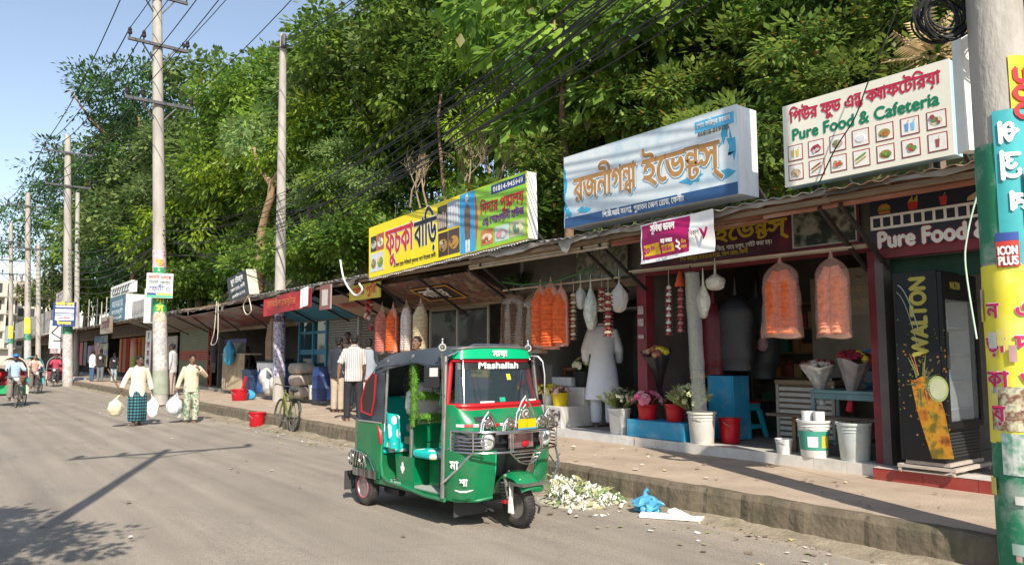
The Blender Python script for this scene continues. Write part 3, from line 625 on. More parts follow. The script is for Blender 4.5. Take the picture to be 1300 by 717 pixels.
mb = MB(); mb.box(2.45, 2.5, 25.0, 27.5, 2.2, 2.34); mb.build('purple_banner', cmat(.05, .03, .12), S_F)
mb = MB(); mb.box(2.46, 2.47, 25.05, 27.45, 1.8, 2.2); mb.build('counter_glass', M_glass, S_F)
# --- shop with striped shutter
S_G = shop('corner_shop', 'shop with a green shutter crossed by a red band next to a red lattice post', 29.9, 40.0, 2.7, 3.0, M_conc, M_walld, zc=2.9)
shutter(S_G, 31.7, 36.4, 3.02, .43, 2.9, [mat('olive_shutter', (.13, .15, .09), .6, .2, 2), mat('red_band', (.28, .06, .04), .6, .2, 2)], bands=[(.42, .6)])
mb = MB()
for y in (30.2, 30.65): mb.bar((2.75, y, .43), (2.75, y, 2.95), .06)
for i in range(12): mb.bar((2.75, 30.2, .5 + i*.2), (2.75, 30.65, .68 + i*.2 if i % 2 else .5 + i*.2), .03)
mb.build('lattice_post', mat('rust_red', (.28, .06, .03), .7, .2), S_G)
mb = MB(); mb.box(2.98, 3.02, 36.8, 39.6, .43, 2.7); mb.build('wooden_door', mat('pale_door', (.32, .3, .26), .7, .2, 2), S_G)
for y in (31.2, 34.5, 38): brace(S_G, y, (1.4, 3.4), (2.95, 2.7))
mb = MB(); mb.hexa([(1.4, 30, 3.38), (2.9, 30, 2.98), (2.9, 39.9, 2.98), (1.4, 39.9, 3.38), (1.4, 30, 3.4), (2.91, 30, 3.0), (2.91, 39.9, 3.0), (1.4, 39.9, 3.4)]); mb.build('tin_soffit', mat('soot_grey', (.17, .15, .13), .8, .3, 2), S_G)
# --- cloth shop
S_H = shop('cloth_shop', 'cloth shop with hanging brown and orange fabrics behind the two boys', 40.0, 52.0, 2.8, 3.2, M_conc, M_walld, zc=2.9)
rg = random.Random(6)
for i in range(16):
    y = 41 + i*.66; c = rg.choice([(.35, .2, .1), (.4, .1, .03), (.3, .05, .04), (.45, .3, .15), (.25, .16, .09), (.5, .16, .04)])
    mb = MB(); mb.slab(lambda u, v: (3.1 + .05*math.sin(u*19 + i), y + .5*u, .7 + 2.1*v), 8, 2, (.03, 0, 0)); mb.build('hanging_fabric', cmat(*c, .9), S_H, smooth=True)
mb = MB(); mb.lathe([(.02, 2.75), (.17, 2.6), (.2, 1.9), (.17, 1.0), (.03, .6)], 12, 0, (2.7, 45, 0)); mb.build('cloth_roll', photomat('tie_dye', [(.5, .1, .15), (.55, .25, .2), (.2, .45, .1), (.55, .12, .12)], 1.3), S_H, smooth=True)
S_I = shop('poster_shop', 'shop plastered with bright posters of red and blue beyond the cloth shop', 52.0, 63.0, 2.8, 3.2, M_conc, M_walld, zc=2.9)
rg = random.Random(8)
for k, (y0, y1, z0, z1, cols) in enumerate([(60.5, 63, 1.2, 2.5, [(.08, .03, .15), (.12, .05, .2), (.3, .2, .35)]), (57.6, 60.2, .9, 2.8, [(.5, .5, .5), (.6, .03, .04), (.7, .6, .6), (.05, .04, .04)]), (54.8, 57.4, 1, 2.6, [(.6, .3, .3), (.05, .15, .5), (.6, .55, .1), (.6, .4, .45)]), (55, 60, 2.65, 3.15, [(.04, .12, .4), (.1, .3, .5), (.5, .5, .2)])]):
    mb = MB(); mb.box(3.0 - k*.01, 3.03 - k*.01, y0, y1, z0, z1); mb.build('poster', photomat('poster_print', cols, 1.4, k*3.), S_I)
S_J = shop('far_shop', 'far row of dark shopfronts past the pole with the blue sign', 63.0, 84.0, 2.8, 3.2, M_conc, M_walld, zc=2.9)
rg = random.Random(3)
for i in range(10):
    mb = MB(); mb.box(3.0, 3.04, 63.5 + i*2, 64.9 + i*2, 1, 2.8); mb.build('display_board', cmat(*rg.choice([(.25, .03, .03), (.1, .1, .12), (.4, .3, .2), (.3, .28, .25), (.35, .06, .08)])), S_J)
S_K = shop('distant_shop', 'most distant low shops at the bend of the road', 84.0, 118.0, 2.8, 3.2, M_conc, M_walld, roofm=M_tinr, zc=2.9)
# pale hoardings of tin standing on the far roofs
def hoarding(label, y0, y1, x, z0, z1, m, name='tin_hoarding'):
    mb = MB(); mb.slab(lambda u, v: (x + .02*math.sin(u*(y1-y0)*9), y0 + (y1-y0)*u, z0 + (z1-z0)*v), max(8, int((y1-y0)*5)), 2, (.03, 0, 0)); return tag(mb.build(name, m), label, 'hoarding')
hoarding('long grey tin hoarding along the farthest shop roofs left of the blue pole sign', 66, 105, 1.4, 3.7, 5.6, mat('grey_tin', (.33, .31, .29), .6, .3, .6, stain=(.2, .13, .08), stscale=.8))
hoarding('bluish sheet hoarding on the roof of the last shop', 106, 118, 1.2, 3.4, 5.6, mat('bluish_sheet', (.35, .42, .45), .6, .3, .6))
# ================================================================== signs
WHITE = mat('sign_white', (.80, .79, .74), .45, .08, 3, stain=(.45, .42, .36), stscale=2.5, stamt=.35)
RED = cmat(.52, .015, .03, .45); BLK = cmat(.015, .013, .013, .5); NAVY = cmat(.025, .05, .19, .5); GRN = cmat(.01, .20, .07, .45); YEL = mat('sign_yellow', (.85, .68, .0), .45, .06, 3); LIM = cmat(.28, .58, .04, .45); CYAN = cmat(.03, .36, .70, .45); MAG = cmat(.36, .005, .10, .5); ORG = cmat(.75, .3, .02); WHT = cmat(.82, .81, .78); PUR = cmat(.2, .02, .25)
def signbox(name, label, M, w, h, d, face, side, cat='sign', struts=True, group=None):
    t = thing(name, label, cat, M, group)
    mb = MB(M); mb.box(-w/2, w/2, 0, .012, 0, h); mb.build('face_panel', face, t)
    mb = MB(M); mb.box(-w/2 + .002, w/2 - .002, .013, d, .004, h - .004); mb.build('box_frame', side, t, bevel=.005)
    if struts:
        for x in (-w*.36, w*.36): mb = MB(M); mb.bar((x, d, h*.75), (x, d + .9, .1), .04); mb.bar((x, d + .02, -.12), (x, d + .02, .1), .05); mb.build('support_strut', M_iron, t)
    return t
def rect(t, M, x0, x1, z0, z1, m, name='colour_panel', y=-.003, th=.003):
    mb = MB(M); mb.box(x0, x1, y, y + th - .0004, z0, z1); return mb.build(name, m, t)
def disc(mb, x, z, r, m=0, y=-.008, n=14, rz=None):
    rz = rz or r; mb.prism([(x + r*math.cos(2*math.pi*i/n), z + rz*math.sin(2*math.pi*i/n)) for i in range(n)], tr(0, y, 0), .003, m)
# --- yellow snack and flower house sign
M = facade(1.2, 10.1, 3.56) @ Matrix.Rotation(R(-2.0), 4, 'Y'); w, h = 5.75, 1.16
t = signbox('shop_sign', 'long yellow and green sign box with red and black lettering and food pictures', M, w, h, .22, YEL, WHITE)
X = lambda f: -w/2 + w*f
Z = lambda f: h*f
rect(t, M, X(.735), X(.997), Z(.01), Z(.99), LIM); rect(t, M, X(.648), X(.735), Z(.01), Z(.99), CYAN, 'blue_strip')
mb = MB(M); mb.prism([(X(.735)+.09*math.sin(k/12*math.pi), Z(k/12*.98+.01)) for k in range(13)], tr(0, -.0045, 0), .0015); mb.build('curved_border', cmat(.6, .1, .05), t)
for k, (a, b, c, d) in enumerate([(.018, .066, .5, .8), (.07, .125, .5, .82), (.018, .066, .1, .46), (.07, .125, .1, .46), (.512, .572, .5, .92), (.575, .645, .5, .94), (.515, .575, .06, .46), (.578, .645, .06, .47), (.765, .83, .06, .3), (.84, .91, .06, .3), (.915, .985, .07, .31)]):
    cols = [[(.05, .03, .03), (.5, .5, .48), (.12, .1, .06)], [(.4, .1, .08), (.75, .7, .6), (.3, .2, .1)], [(.6, .65, .7), (.25, .2, .1), (.5, .45, .3)], [(.6, .6, .6), (.2, .3, .08), (.6, .5, .1)], [(.05, .04, .04), (.5, .4, .35), (.08, .06, .05)], [(.35, .4, .5), (.65, .65, .65), (.3, .35, .4)], [(.06, .03, .02), (.35, .2, .07), (.1, .05, .03), (.5, .45, .35)], [(.08, .05, .04), (.45, .25, .05), (.12, .07, .04)], [(.55, .2, .08), (.75, .6, .45), (.4, .1, .05)], [(.5, .65, .55), (.7, .3, .4), (.4, .7, .6)], [(.5, .5, .3), (.7, .7, .5), (.2, .3, .15)]][k]
    fp = rect(t, M, X(a), X(b), Z(c), Z(d), cmat(*cols[0]), 'food_photo', -.006); mb = MB(M); xm, zm = (X(a) + X(b))/2, (Z(c) + Z(d))/2; ww, hh_ = (X(b) - X(a))/2, (Z(d) - Z(c))/2; rg = random.Random(k)
    if k in (4, 5):
        for i in range(4): mb.box(xm + ww*(-.85 + .45*i), xm + ww*(-.55 + .45*i), -.010, -.0065, zm - hh_*.8, zm + hh_*rg.uniform(.3, .8), i % 2)
    else:
        disc(mb, xm, zm - hh_*.1, ww*.85, 0, -.0098, 16, hh_*.55)
        for i in range(9): disc(mb, xm + ww*rg.uniform(-.5, .5), zm + hh_*rg.uniform(-.4, .3), ww*rg.uniform(.14, .3), 1 + i % (len(cols) - 1) if len(cols) > 2 else 0, -.0135 - i*.0005, 8)
    mb.build('dish', [cmat(*cols[1])] + [cmat(*q) for q in cols[1:]], t)
mb = MB(M); x = X(.692); hh = h  # groom in a long coat
mb.prism([(x-.07, Z(.22)), (x-.1, Z(.5)), (x-.085, Z(.74)), (x-.03, Z(.79)), (x+.03, Z(.79)), (x+.085, Z(.74)), (x+.1, Z(.5)), (x+.08, Z(.22))], tr(0, -.009, 0), .003, 0)
disc(mb, x, Z(.84), .038, 1, -.012, rz=.05); mb.prism([(x-.05, Z(.86)), (x-.04, Z(.94)), (x+.01, Z(.97)), (x+.05, Z(.92)), (x+.048, Z(.86))], tr(0, -.014, 0), .003, 2)
for sx in (-.04, .04): mb.prism([(x+sx-.028, Z(.02)), (x+sx-.03, Z(.22)), (x+sx+.03, Z(.22)), (x+sx+.025, Z(.02))], tr(0, -.009, 0), .003, 2)
mb.build('groom_print', [cmat(.2, .1, .05), cmat(.4, .22, .13), cmat(.75, .7, .6)], t)
rect(t, M, X(.825), X(.995), Z(.82), Z(.96), NAVY, 'number_panel', -.0062)
lettering(t, M, [('ফুচকা', X(.14), Z(.34), dict(width=w*.205, size=.86, bold=.03, y=-.004), WHT), ('বািড়', X(.355), Z(.34), dict(width=w*.15, size=.82, bold=.03, y=-.004), WHT)], 'letter_outline')
lettering(t, M, [('ফুচকা', X(.14), Z(.34), dict(width=w*.205, size=.86, bold=.014, y=-.008), RED), ('বািড়', X(.355), Z(.34), dict(width=w*.15, size=.82, bold=.014, y=-.008), BLK),
 ('এ েজল েরাড িপিটআই সু্কেলর পােশ টাংেকর েফনী।', X(.2), Z(.085), dict(width=w*.3, size=.115, bold=.002), BLK),
 ('িদদার পু<ষ/প>ালয়', X(.765), Z(.56), dict(width=w*.22, size=.29, bold=.008, y=-.008), RED), ('এ<ন/ড> েশরওয়ানী হাউজ', X(.775), Z(.37), dict(width=w*.21, size=.2, bold=.005, y=-.008), PUR),
 ('01814-945949', X(.91), Z(.85), dict(width=w*.15, size=.13, bold=.003, align='C', y=-.0075), WHT)])
# fringe of lights along the lower edge
mb = MB(M)
for i in range(70): mb.ball((-w/2 + .05 + i*.082, .0, -.045 - .012*math.sin(i*.9)), .011, 5, 4)
mb.tube([(-w/2, .0, -.035), (0, 0, -.045), (w/2, 0, -.03)], .006, 4); mb.build('string_lights', WHT, t)
# --- faded blue event sign
M = facade(1.2, 4.70, 3.70); w, h = 3.24, 1.14
M_faded = mat('faded_blue_print', (.60, .70, .76), .45, .12, 1.1, stain=(.20, .46, .64), stscale=.9, stamt=.75, col2=(.74, .76, .74))
M_sidew = mat('rain_streaked_white', (.76, .78, .78), .5, .08, 3, stain=(.46, .38, .30), stscale=3, stamt=.5, stretch=(4, 4, .5))
t = signbox('shop_sign', 'faded pale blue sign box with brown swash lettering above a navy strip', M, w, h, .42, M_faded, M_sidew)
rect(t, M, X(.005), X(.995), Z(.0), Z(.135), mat('navy_strip', (.03, .09, .22), .5, .15, 3), 'navy_strip')
TEAL = mat('teal_splash', (.06, .38, .58), .5, .3, 5)
mb = MB(M)
for (a, b, sx, sz) in [(.0, .62, .05, .34), (.0, .3, .05, .1), (.03, .2, .06, .08), (.14, .2, .1, .05), (.78, .28, .12, .06), (.93, .26, .1, .07), (.97, .55, .04, .2), (.94, .75, .05, .2)]:
    rg = random.Random(int(a*1000)); n = 14
    mb.prism([(max(-w/2, min(w/2, X(a) + w*sx*.5*math.cos(6.283*i/n)*rg.uniform(.4, 1.2))), Z(b) + h*sz*math.sin(6.283*i/n)*rg.uniform(.4, 1.2)) for i in range(n)], tr(0, -.0025, 0), .002)
mb.build('teal_splash', TEAL, t)
rect(t, M, X(.80), X(.985), Z(.80), Z(.93), mat('blue_patch', (.1, .42, .66), .5, .2, 4), 'blue_patch', -.0035, .0025)
TAN = mat('tan_letter', (.42, .22, .07), .5, .15, 6)
big = dict(bold=.022, shear=.06)
for nm, yy, dx, dz, bd, mt in (('letter_shadow', -.005, .018, -.018, .018, TEAL), ('letter_outline', -.007, 0, 0, .028, WHT), ('lettering', -.010, 0, 0, .011, TAN)):
    lettering(t, M, [('রজনীগ<ন/ধ>া', X(.075)+dx, Z(.34)+dz, dict(width=w*.40, size=.56, bold=bd, y=yy), mt), ('ইেভ<ন/ট>স্', X(.515)+dx, Z(.34)+dz, dict(width=w*.40, size=.56, bold=bd, y=yy), mt)], nm)
lettering(t, M, [('িপ.িট.আই সংল<গ/ন>, পুরাতন েজল েরাড, েফনী।', X(.5), Z(.045), dict(width=w*.47, size=.115, bold=.003, align='C', y=-.006), WHT), ('েপাঃ ফিরদুর রহমান', X(.89), Z(.85), dict(width=w*.16, size=.09, align='C', y=-.008, bold=.002), WHT), ('01818-019155', X(.89), Z(.75), dict(width=w*.15, size=.085, align='C', y=-.008, bold=.003), cmat(.12, .1, .05))], 'small_lettering')
# --- cafeteria sign with 14 pictures
M = facade(1.2, 1.53, 3.66); w, h = 1.84, .97
M_cream = mat('cream_print', (.80, .76, .64), .45, .07, 1.5, stain=(.62, .66, .55), stscale=1, stamt=.5)
t = signbox('shop_sign', 'cream sign box with red and green lettering over two rows of framed snack pictures', M, w, h, .2, M_cream, mat('sky_blue_side', (.38, .62, .72), .5, .12, 3, stain=(.6, .66, .66), stscale=3))
lettering(t, M, [('িপউর ফুড এ<ন/ড> ক{য}াফেটিরয়া', X(.05), Z(.77), dict(width=w*.9, size=.2, bold=.006), cmat(.48, .02, .06)), ('Pure Food & Cafeteria', X(.06), Z(.55), dict(width=w*.88, size=.19, bold=.006), cmat(.0, .19, .09))])
for r in range(2):
    for c in range(7):
        cx = X(.08 + c*.14); cz = Z(.395 - r*.235); s = .094
        mb = MB(M); mb.box(cx - s, cx + s, -.004, -.0005, cz - s, cz + s); fr = mb.build('picture_frame', cmat(.3, .03, .04), t, bevel=.0)
        mb = MB(M); mb.box(cx - s*.88, cx + s*.88, -.007, -.0045, cz - s*.88, cz + s*.88); mb.build('picture_card', cmat(.78, .76, .7), fr)
        k = r*7 + c; mb = MB(M); rg = random.Random(k + 5); mats = [[cmat(.55, .4, .12), cmat(.6, .5, .1), cmat(.3, .3, .1)], [cmat(.3, .05, .05), cmat(.6, .55, .5), cmat(.4, .05, .1)], [cmat(.35, .25, .12), cmat(.2, .25, .1), cmat(.5, .4, .3)], [cmat(.7, .7, .72), cmat(.85, .85, .85), cmat(.7, .7, .7)], [cmat(.45, .16, .04), cmat(.5, .2, .05), cmat(.3, .3, .1)], [cmat(.15, .3, .6), cmat(.2, .5, .75), cmat(.1, .15, .3)], [cmat(.1, .25, .08), cmat(.3, .06, .08), cmat(.6, .58, .4)], [cmat(.6, .45, .25), cmat(.65, .5, .3), cmat(.4, .3, .2)], [cmat(.35, .2, .08), cmat(.4, .1, .05), cmat(.55, .4, .2)], [cmat(.5, .25, .1), cmat(.5, .1, .06), cmat(.6, .6, .6)], [cmat(.5, .35, .1), cmat(.15, .3, .05), cmat(.4, .25, .1)], [cmat(.3, .4, .1), cmat(.1, .25, .05), cmat(.35, .2, .05)], [cmat(.55, .05, .05), cmat(.1, .3, .06), cmat(.4, .05, .15)], [cmat(.3, .08, .08), cmat(.15, .05, .05), cmat(.5, .3, .3)]][k]
        if k in (5, 13, 0): # glasses
            for q, dx in enumerate((-.03, .03) if k != 13 else (0,)): mb.prism([(cx+dx-.014, cz-.05), (cx+dx-.022, cz+.03), (cx+dx+.022, cz+.03), (cx+dx+.014, cz-.05)], tr(0, -.010, 0), .0025, q); mb.prism([(cx+dx, cz+.03), (cx+dx+.02, cz+.065), (cx+dx+.024, cz+.062), (cx+dx+.006, cz+.03)], tr(0, -.010, 0), .0025, 2)
        elif k in (8, 10):
            for q, dz in enumerate((-.02, .02)): mb.prism([(cx-.06, cz+dz-.035), (cx+.05, cz+dz+.02), (cx+.06, cz+dz+.035), (cx+.04, cz+dz+.035), (cx-.065, cz+dz-.02)], tr(0, -.010-.003*q, 0), .0025, q)
        else:
            if k != 12: disc(mb, cx, cz-.01, .062, 1 if k == 3 else 2, -.0098, rz=.045)
            if k == 3: disc(mb, cx, cz-.01, .05, 0, -.0128, rz=.036)
            else:
                for q in range(6): disc(mb, cx + rg.uniform(-.04, .04), cz + rg.uniform(-.035, .035), rg.uniform(.012, .026), q % 2, -.0135 - q*.0006, 8)
        mb.build('snack_picture', mats, fr)
# --- fascia of the cafeteria
M = facade(2.28, .55, 2.98) ; w, h = 2.9, .66
t = signbox('fascia_sign', 'dark navy fascia with white lettering, a burger, fries and a cup above the fridge', M, w, h, .02, mat('dark_fascia', (.022, .024, .045), .45, .3, 2), M_iron, struts=False)
x0 = -w/2
lettering(t, M, [('Pure Food &', x0 + .07, .0, dict(width=1.2, size=.27, bold=.026, y=-.004), cmat(.3, .02, .03)), ('Cafeteria', x0 + 1.4, .0, dict(width=.9, size=.27, bold=.026, y=-.004), cmat(.3, .02, .03))], 'letter_outline')
lettering(t, M, [('Pure Food &', x0 + .07, .0, dict(width=1.2, size=.27, bold=.012, y=-.008), WHT), ('Cafeteria', x0 + 1.4, .0, dict(width=.9, size=.27, bold=.012, y=-.008), WHT)])
MD = M @ tr(0, 0, -.11)
mb = MB(MD); mb.box(x0 - .0, x0 + 2.7, -.006, -.001, .33, .36); mb.box(x0, x0 + 2.7, -.006, -.001, .47, .5)
for i in range(23): mb.box(x0 + i*.118, x0 + i*.118 + .03, -.006, -.001, .36, .47)
mb.build('film_strip', WHT, t)
mb = MB(MD); bx = x0 + .17; mb.prism([(bx-.07, .575), (bx+.07, .575), (bx+.066, .6), (bx+.03, .63), (bx-.03, .63), (bx-.066, .6)], tr(0, -.006, 0), .004, 0); mb.box(bx-.075, bx+.075, -.006, -.002, .556, .572, 1); mb.box(bx-.07, bx+.07, -.006, -.002, .54, .555, 2); mb.box(bx-.066, bx+.066, -.006, -.002, .515, .539, 0); mb.build('burger', [cmat(.5, .22, .06), cmat(.12, .35, .04), cmat(.4, .04, .03)], t)
mb = MB(MD); bx = x0 + .5; mb.prism([(bx-.045, .515), (bx+.045, .515), (bx+.06, .6), (bx-.06, .6)], tr(0, -.009, 0), .004, 0)
for i in range(6): mb.box(bx-.05+i*.018, bx-.038+i*.018, -.0045, -.001, .58, .62+.025*((i*7) % 3), 1)
mb.build('fries', [cmat(.5, .03, .03), cmat(.7, .45, .06)], t)
mb = MB(MD); bx = x0 + .83; mb.prism([(bx-.03, .515), (bx+.03, .515), (bx+.042, .605), (bx-.042, .605)], tr(0, -.006, 0), .004, 0); mb.box(bx-.045, bx+.045, -.006, -.002, .606, .617, 0); mb.bar((bx+.005, -.004, .618), (bx+.025, -.004, .655), .006, .003, 1); mb.build('paper_cup', [cmat(.5, .05, .05), cmat(.6, .5, .5)], t)
mb = MB(MD); bx = x0 + 1.17; mb.prism([(bx-.1, .52), (bx+.09, .52), (bx+.11, .56), (bx-.0, .61), (bx-.09, .56)], tr(0, -.006, 0), .004, 0); mb.build('sandwich', [cmat(.55, .42, .28)], t)
# --- fascia of the flower shop
M = facade(2.40, 4.0, 3.1); w, h = 3.6, .56
t = signbox('fascia_sign', 'dark wine-red fascia with yellow swash letters behind the pink banner', M, w, h, .02, mat('wine_print', (.07, .018, .04), .45, .3, 1.2, stain=(.24, .03, .03), stscale=1.1, stamt=.8), M_iron, struts=False)
X = lambda f: -w/2 + w*f
YLET = cmat(.55, .4, .03)
lettering(t, M, [('রজনীগ<ন/ধ>া', X(.05), .26, dict(width=1.1, size=.3, bold=.01, shear=.1), YLET), ('ইেভ<ন/ট>স্', X(.40), .26, dict(width=1.15, size=.3, bold=.01, shear=.1), YLET), ('এখােন ফুল িদেয় গাড়ী সাজােনা হয়, িবেয়, গােয় হলুদ, েগইট করা হয়।', X(.12), .13, dict(width=1.95, size=.085, bold=.002), WHT), ('েপাঃ ফিরদুর, 01818-019155, েজল েরাড, েফনী', X(.22), .045, dict(width=1.2, size=.08, bold=.002), YLET)])
rect(t, M, X(.745), X(.99), .02, .55, cmat(.5, .48, .42), 'picture_border'); rect(t, M, X(.752), X(.985), .035, .535, photomat('stage_print', [(.012, .015, .015), (.02, .03, .02), (.3, .3, .24), (.04, .04, .03)], 4), 'stage_picture', -.006)
# --- pink hanging banner
P0 = atx(828, 275, 1.22); M = facade(1.16, 4.07, 3.02)
t = thing('advert_banner', 'pink and white cloth banner with yellow price boxes hung from the eave', 'banner', M)
def bw(u, v): return (-.62 + 1.24*u, .02*math.sin(u*7 + v*3) + .012*math.sin(v*9), -.045*(1-u) + .1*u*(1-v)*0 + .54*v + .03*u*math.sin(v*3.0))
mb = MB(M); mb.slab(bw, 24, 8, (0, .004, 0)); mb.build('banner_cloth', WHT, t, smooth=True)
mb = MB(M); mb.slab(lambda u, v: tuple(Vector(bw(.02 + .67*u, .09 + .88*v)) + Vector((0, -.004, 0))), 20, 8, (0, .002, 0)); mb.build('pink_print', MAG, t, smooth=True)
def on_cloth(a, b, c, d, m, name): 
    mb = MB(M); mb.slab(lambda u, v: tuple(Vector(bw(a + (b-a)*u, c + (d-c)*v)) + Vector((0, -.008, 0))), 6, 3, (0, .002, 0)); return mb.build(name, m, t)
on_cloth(.05, .28, .17, .45, cmat(.8, .5, .02), 'price_box'); on_cloth(.31, .49, .17, .36, cmat(.8, .5, .02), 'price_box')
lettering(t, M, [('সুিবধা ডাবল', -.4, .37, dict(width=.42, size=.14, bold=.005, y=-.035), WHT), ('৫০', -.54, .07, dict(width=.13, size=.15, bold=.006, y=-.04), MAG), ('১৪.৯০', -.22, .085, dict(width=.19, size=.1, bold=.004, y=-.04), MAG), ('মা<ত/র> বাজার', -.22, .2, dict(width=.2, size=.08, bold=.003, y=-.04), WHT), ('২', .03, .08, dict(width=.09, size=.22, bold=.006, y=-.04), WHT), ('িদন', .13, .15, dict(width=.08, size=.07, bold=.002, y=-.04), ORG), ('টাকা', -.395, .12, dict(width=.07, size=.07, bold=.002, y=-.04), MAG), ('েময়াদ', .12, .09, dict(width=.1, size=.06, bold=.002, y=-.04), ORG), ('িবকাশ', .26, .24, dict(width=.16, size=.09, bold=.001, y=-.04), BLK)])
mb = MB(M); mb.prism([(.41, .33), (.47, .3), (.5, .25), (.53, .33), (.56, .31), (.53, .22), (.49, .16), (.47, .22)], tr(0, -.04, 0), .003); mb.build('bird_emblem', MAG, t)
# --- red banner by the slender pole
M = facade(1.2, 18.0, 2.92); t = thing('cloth_banner', 'faded red banner with a white end hung from the eave across the slender pole', 'banner', M)
mb = MB(M); mb.slab(lambda u, v: (-1.75 + 3.5*u, .05*math.sin(u*9), .12*u - .05 + .5*v), 20, 4, (0, .006, 0)); mb.build('banner_cloth', mat('faded_red', (.36, .03, .035), .7, .3, 1.5), t, smooth=True)
mb = MB(M); mb.slab(lambda u, v: (1.2 + .5*u, -.06 + .02*math.sin(u*9), .055 + .05*u + .5*v), 6, 4, (0, .003, 0)); mb.build('white_end', WHT, t)
lettering(t, M, [('েমাবাইল েসন্টার', -.2, .2, dict(width=2.2, size=.26, align='C', y=-.07), cmat(.55, .2, .05))])
# --- small framed sign and dark tilted box
M = facade(1.15, 15.25, 2.86); t = signbox('hanging_sign', 'small grey and red framed sign hanging under the eave', M, .62, .62, .05, cmat(.25, .1, .09), cmat(.3, .28, .26), struts=False)
rect(t, M, -.17, .17, .1, .5, cmat(.55, .52, .47), 'inner_panel')
M = facade(1.5, atx(304, 375, 1.5).y, 3.6, .1) @ Matrix.Rotation(R(-9), 4, 'Y') @ Matrix.Rotation(R(6), 4, 'X'); t = signbox('roof_sign', 'dark grey tilted sign box with pale side standing on the sagging awning', M, 1.5, .85, .36, mat('slate_print', (.05, .065, .075), .5, .3, 2), mat('ivory_side', (.62, .58, .44), .6, .1, 2))
lettering(t, M, [('মুন েটার্স', 0, .58, dict(width=.95, size=.24, align='C', bold=.008), WHT), ('েজল েরাড, েফনী', 0, .34, dict(width=1.1, size=.15, align='C', bold=.004), WHT), ('েমাবাইল 01715', 0, .12, dict(width=1.0, size=.13, align='C', bold=.004), WHT)])
# --- roof billboards left of the tall poster pole
def box_at(pl, pr, top, bot, X_):
    a = atx(pl, top, X_); b = atx(pr, bot, X_); c = atx(pl, bot, X_); return facade(X_, (a.y + b.y)/2, c.z), a.y - b.y, a.z - c.z
M, w, h = box_at(140, 158, 379, 409, 1.4); t = signbox('roof_sign', 'teal blue roof billboard with pale lettering below a small white board', M, w, h, 1.0, mat('teal_print', (.05, .14, .2), .5, .25, 1), WHITE)
lettering(t, M, [('আবরার', 0, h*.58, dict(width=w*.7, size=h*.36, align='C', bold=.03), cmat(.45, .55, .6)), ('ফােমর্সী', 0, h*.3, dict(width=w*.72, size=h*.22, align='C', bold=.02), cmat(.45, .55, .6)), ('েজল েরাড, েফনী', 0, h*.08, dict(width=w*.6, size=h*.14, align='C', bold=.01), WHT)])
M, w, h = box_at(141, 166, 365, 378, 2.2); t = signbox('roof_sign', 'small white roof board with slanted black strokes above the teal billboard', M, w, h, .3, WHITE, WHITE)
for i in range(7): mb = MB(M); mb.bar((w*(-.4 + i*.12), -.01, h*.35), (w*(-.32 + i*.12), -.01, h*.75), .02, .1); mb.build('black_stroke', BLK, t)
lettering(t, M, [('নাজমা েটার্স', 0, h*.08, dict(width=w*.8, size=h*.22, align='C', bold=.02), BLK)])
a = atx(167, 409, 1.3); b = atx(196, 409, 1.3); hoarding('plain grey board standing on the roof between the teal billboard and the poster pole', b.y, a.y, 1.3, 3.5, atx(180, 380, 1.3).z, mat('grey_board', (.38, .37, .36), .7, .15, .7), 'roof_board')
M = facade(1.1, 44.6, 2.95); t = signbox('hanging_sign', 'brown board with a dark red word hanging under the eave of the cloth shop', M, 3.2, .95, .1, cmat(.32, .27, .22), M_wood, struts=False)
lettering(t, M, [('েতহারী', 0, .3, dict(width=2.3, size=.6, align='C', bold=.03), cmat(.12, .02, .02))])
M = facade(2.5, 40.6, .75); t = signbox('vertical_sign', 'white vertical signboard with red and black letters beside the cloth shop', M, 1.3, 2.3, .1, WHITE, M_wood, struts=False)
lettering(t, M, [('চ', 0, 1.85, dict(size=.5, align='C', bold=.02), BLK), ('েলা', 0, 1.4, dict(size=.45, align='C', bold=.02), cmat(.3, .03, .03)), ('কা', 0, .95, dict(size=.45, align='C', bold=.02), cmat(.3, .03, .03)), ('পিড়', 0, .5, dict(size=.4, align='C', bold=.02), BLK), ('ঘর', 0, .1, dict(size=.4, align='C', bold=.02), BLK)])
M = facade(.4, 57.5, 3.0); t = signbox('roof_sign', 'grey picture board with a dark red print at the eave left of the railings', M, 5.5, 3.2, .15, photomat('portrait_print', [(.55, .5, .5), (.25, .08, .1), (.6, .55, .55), (.12, .05, .06)], .8), WHITE, struts=False)
M = facade(.2, 57.9, 1.9); t = signbox('hanging_sign', 'white and pink print board hung just below the grey picture board', M, 4.6, 1.05, .1, photomat('pink_print', [(.6, .2, .2), (.7, .65, .6), (.5, .1, .1)], 1.2), WHITE, struts=False)
mb = MB()
for i in range(6): mb.tube([(2.2, 49.5 + i*1.7, 3.6), (2.2, 49.6 + i*1.7, 5.4 + .5*math.sin(i*3))], .03, 6)
mb.tube([(2.2, 49.4, 4.4), (2.2, 59, 4.5)], .03, 6); tag(mb.build('roof_railing', cmat(.45, .42, .38), smooth=True), 'row of pale upright roof poles left of the teal billboard', 'railing')
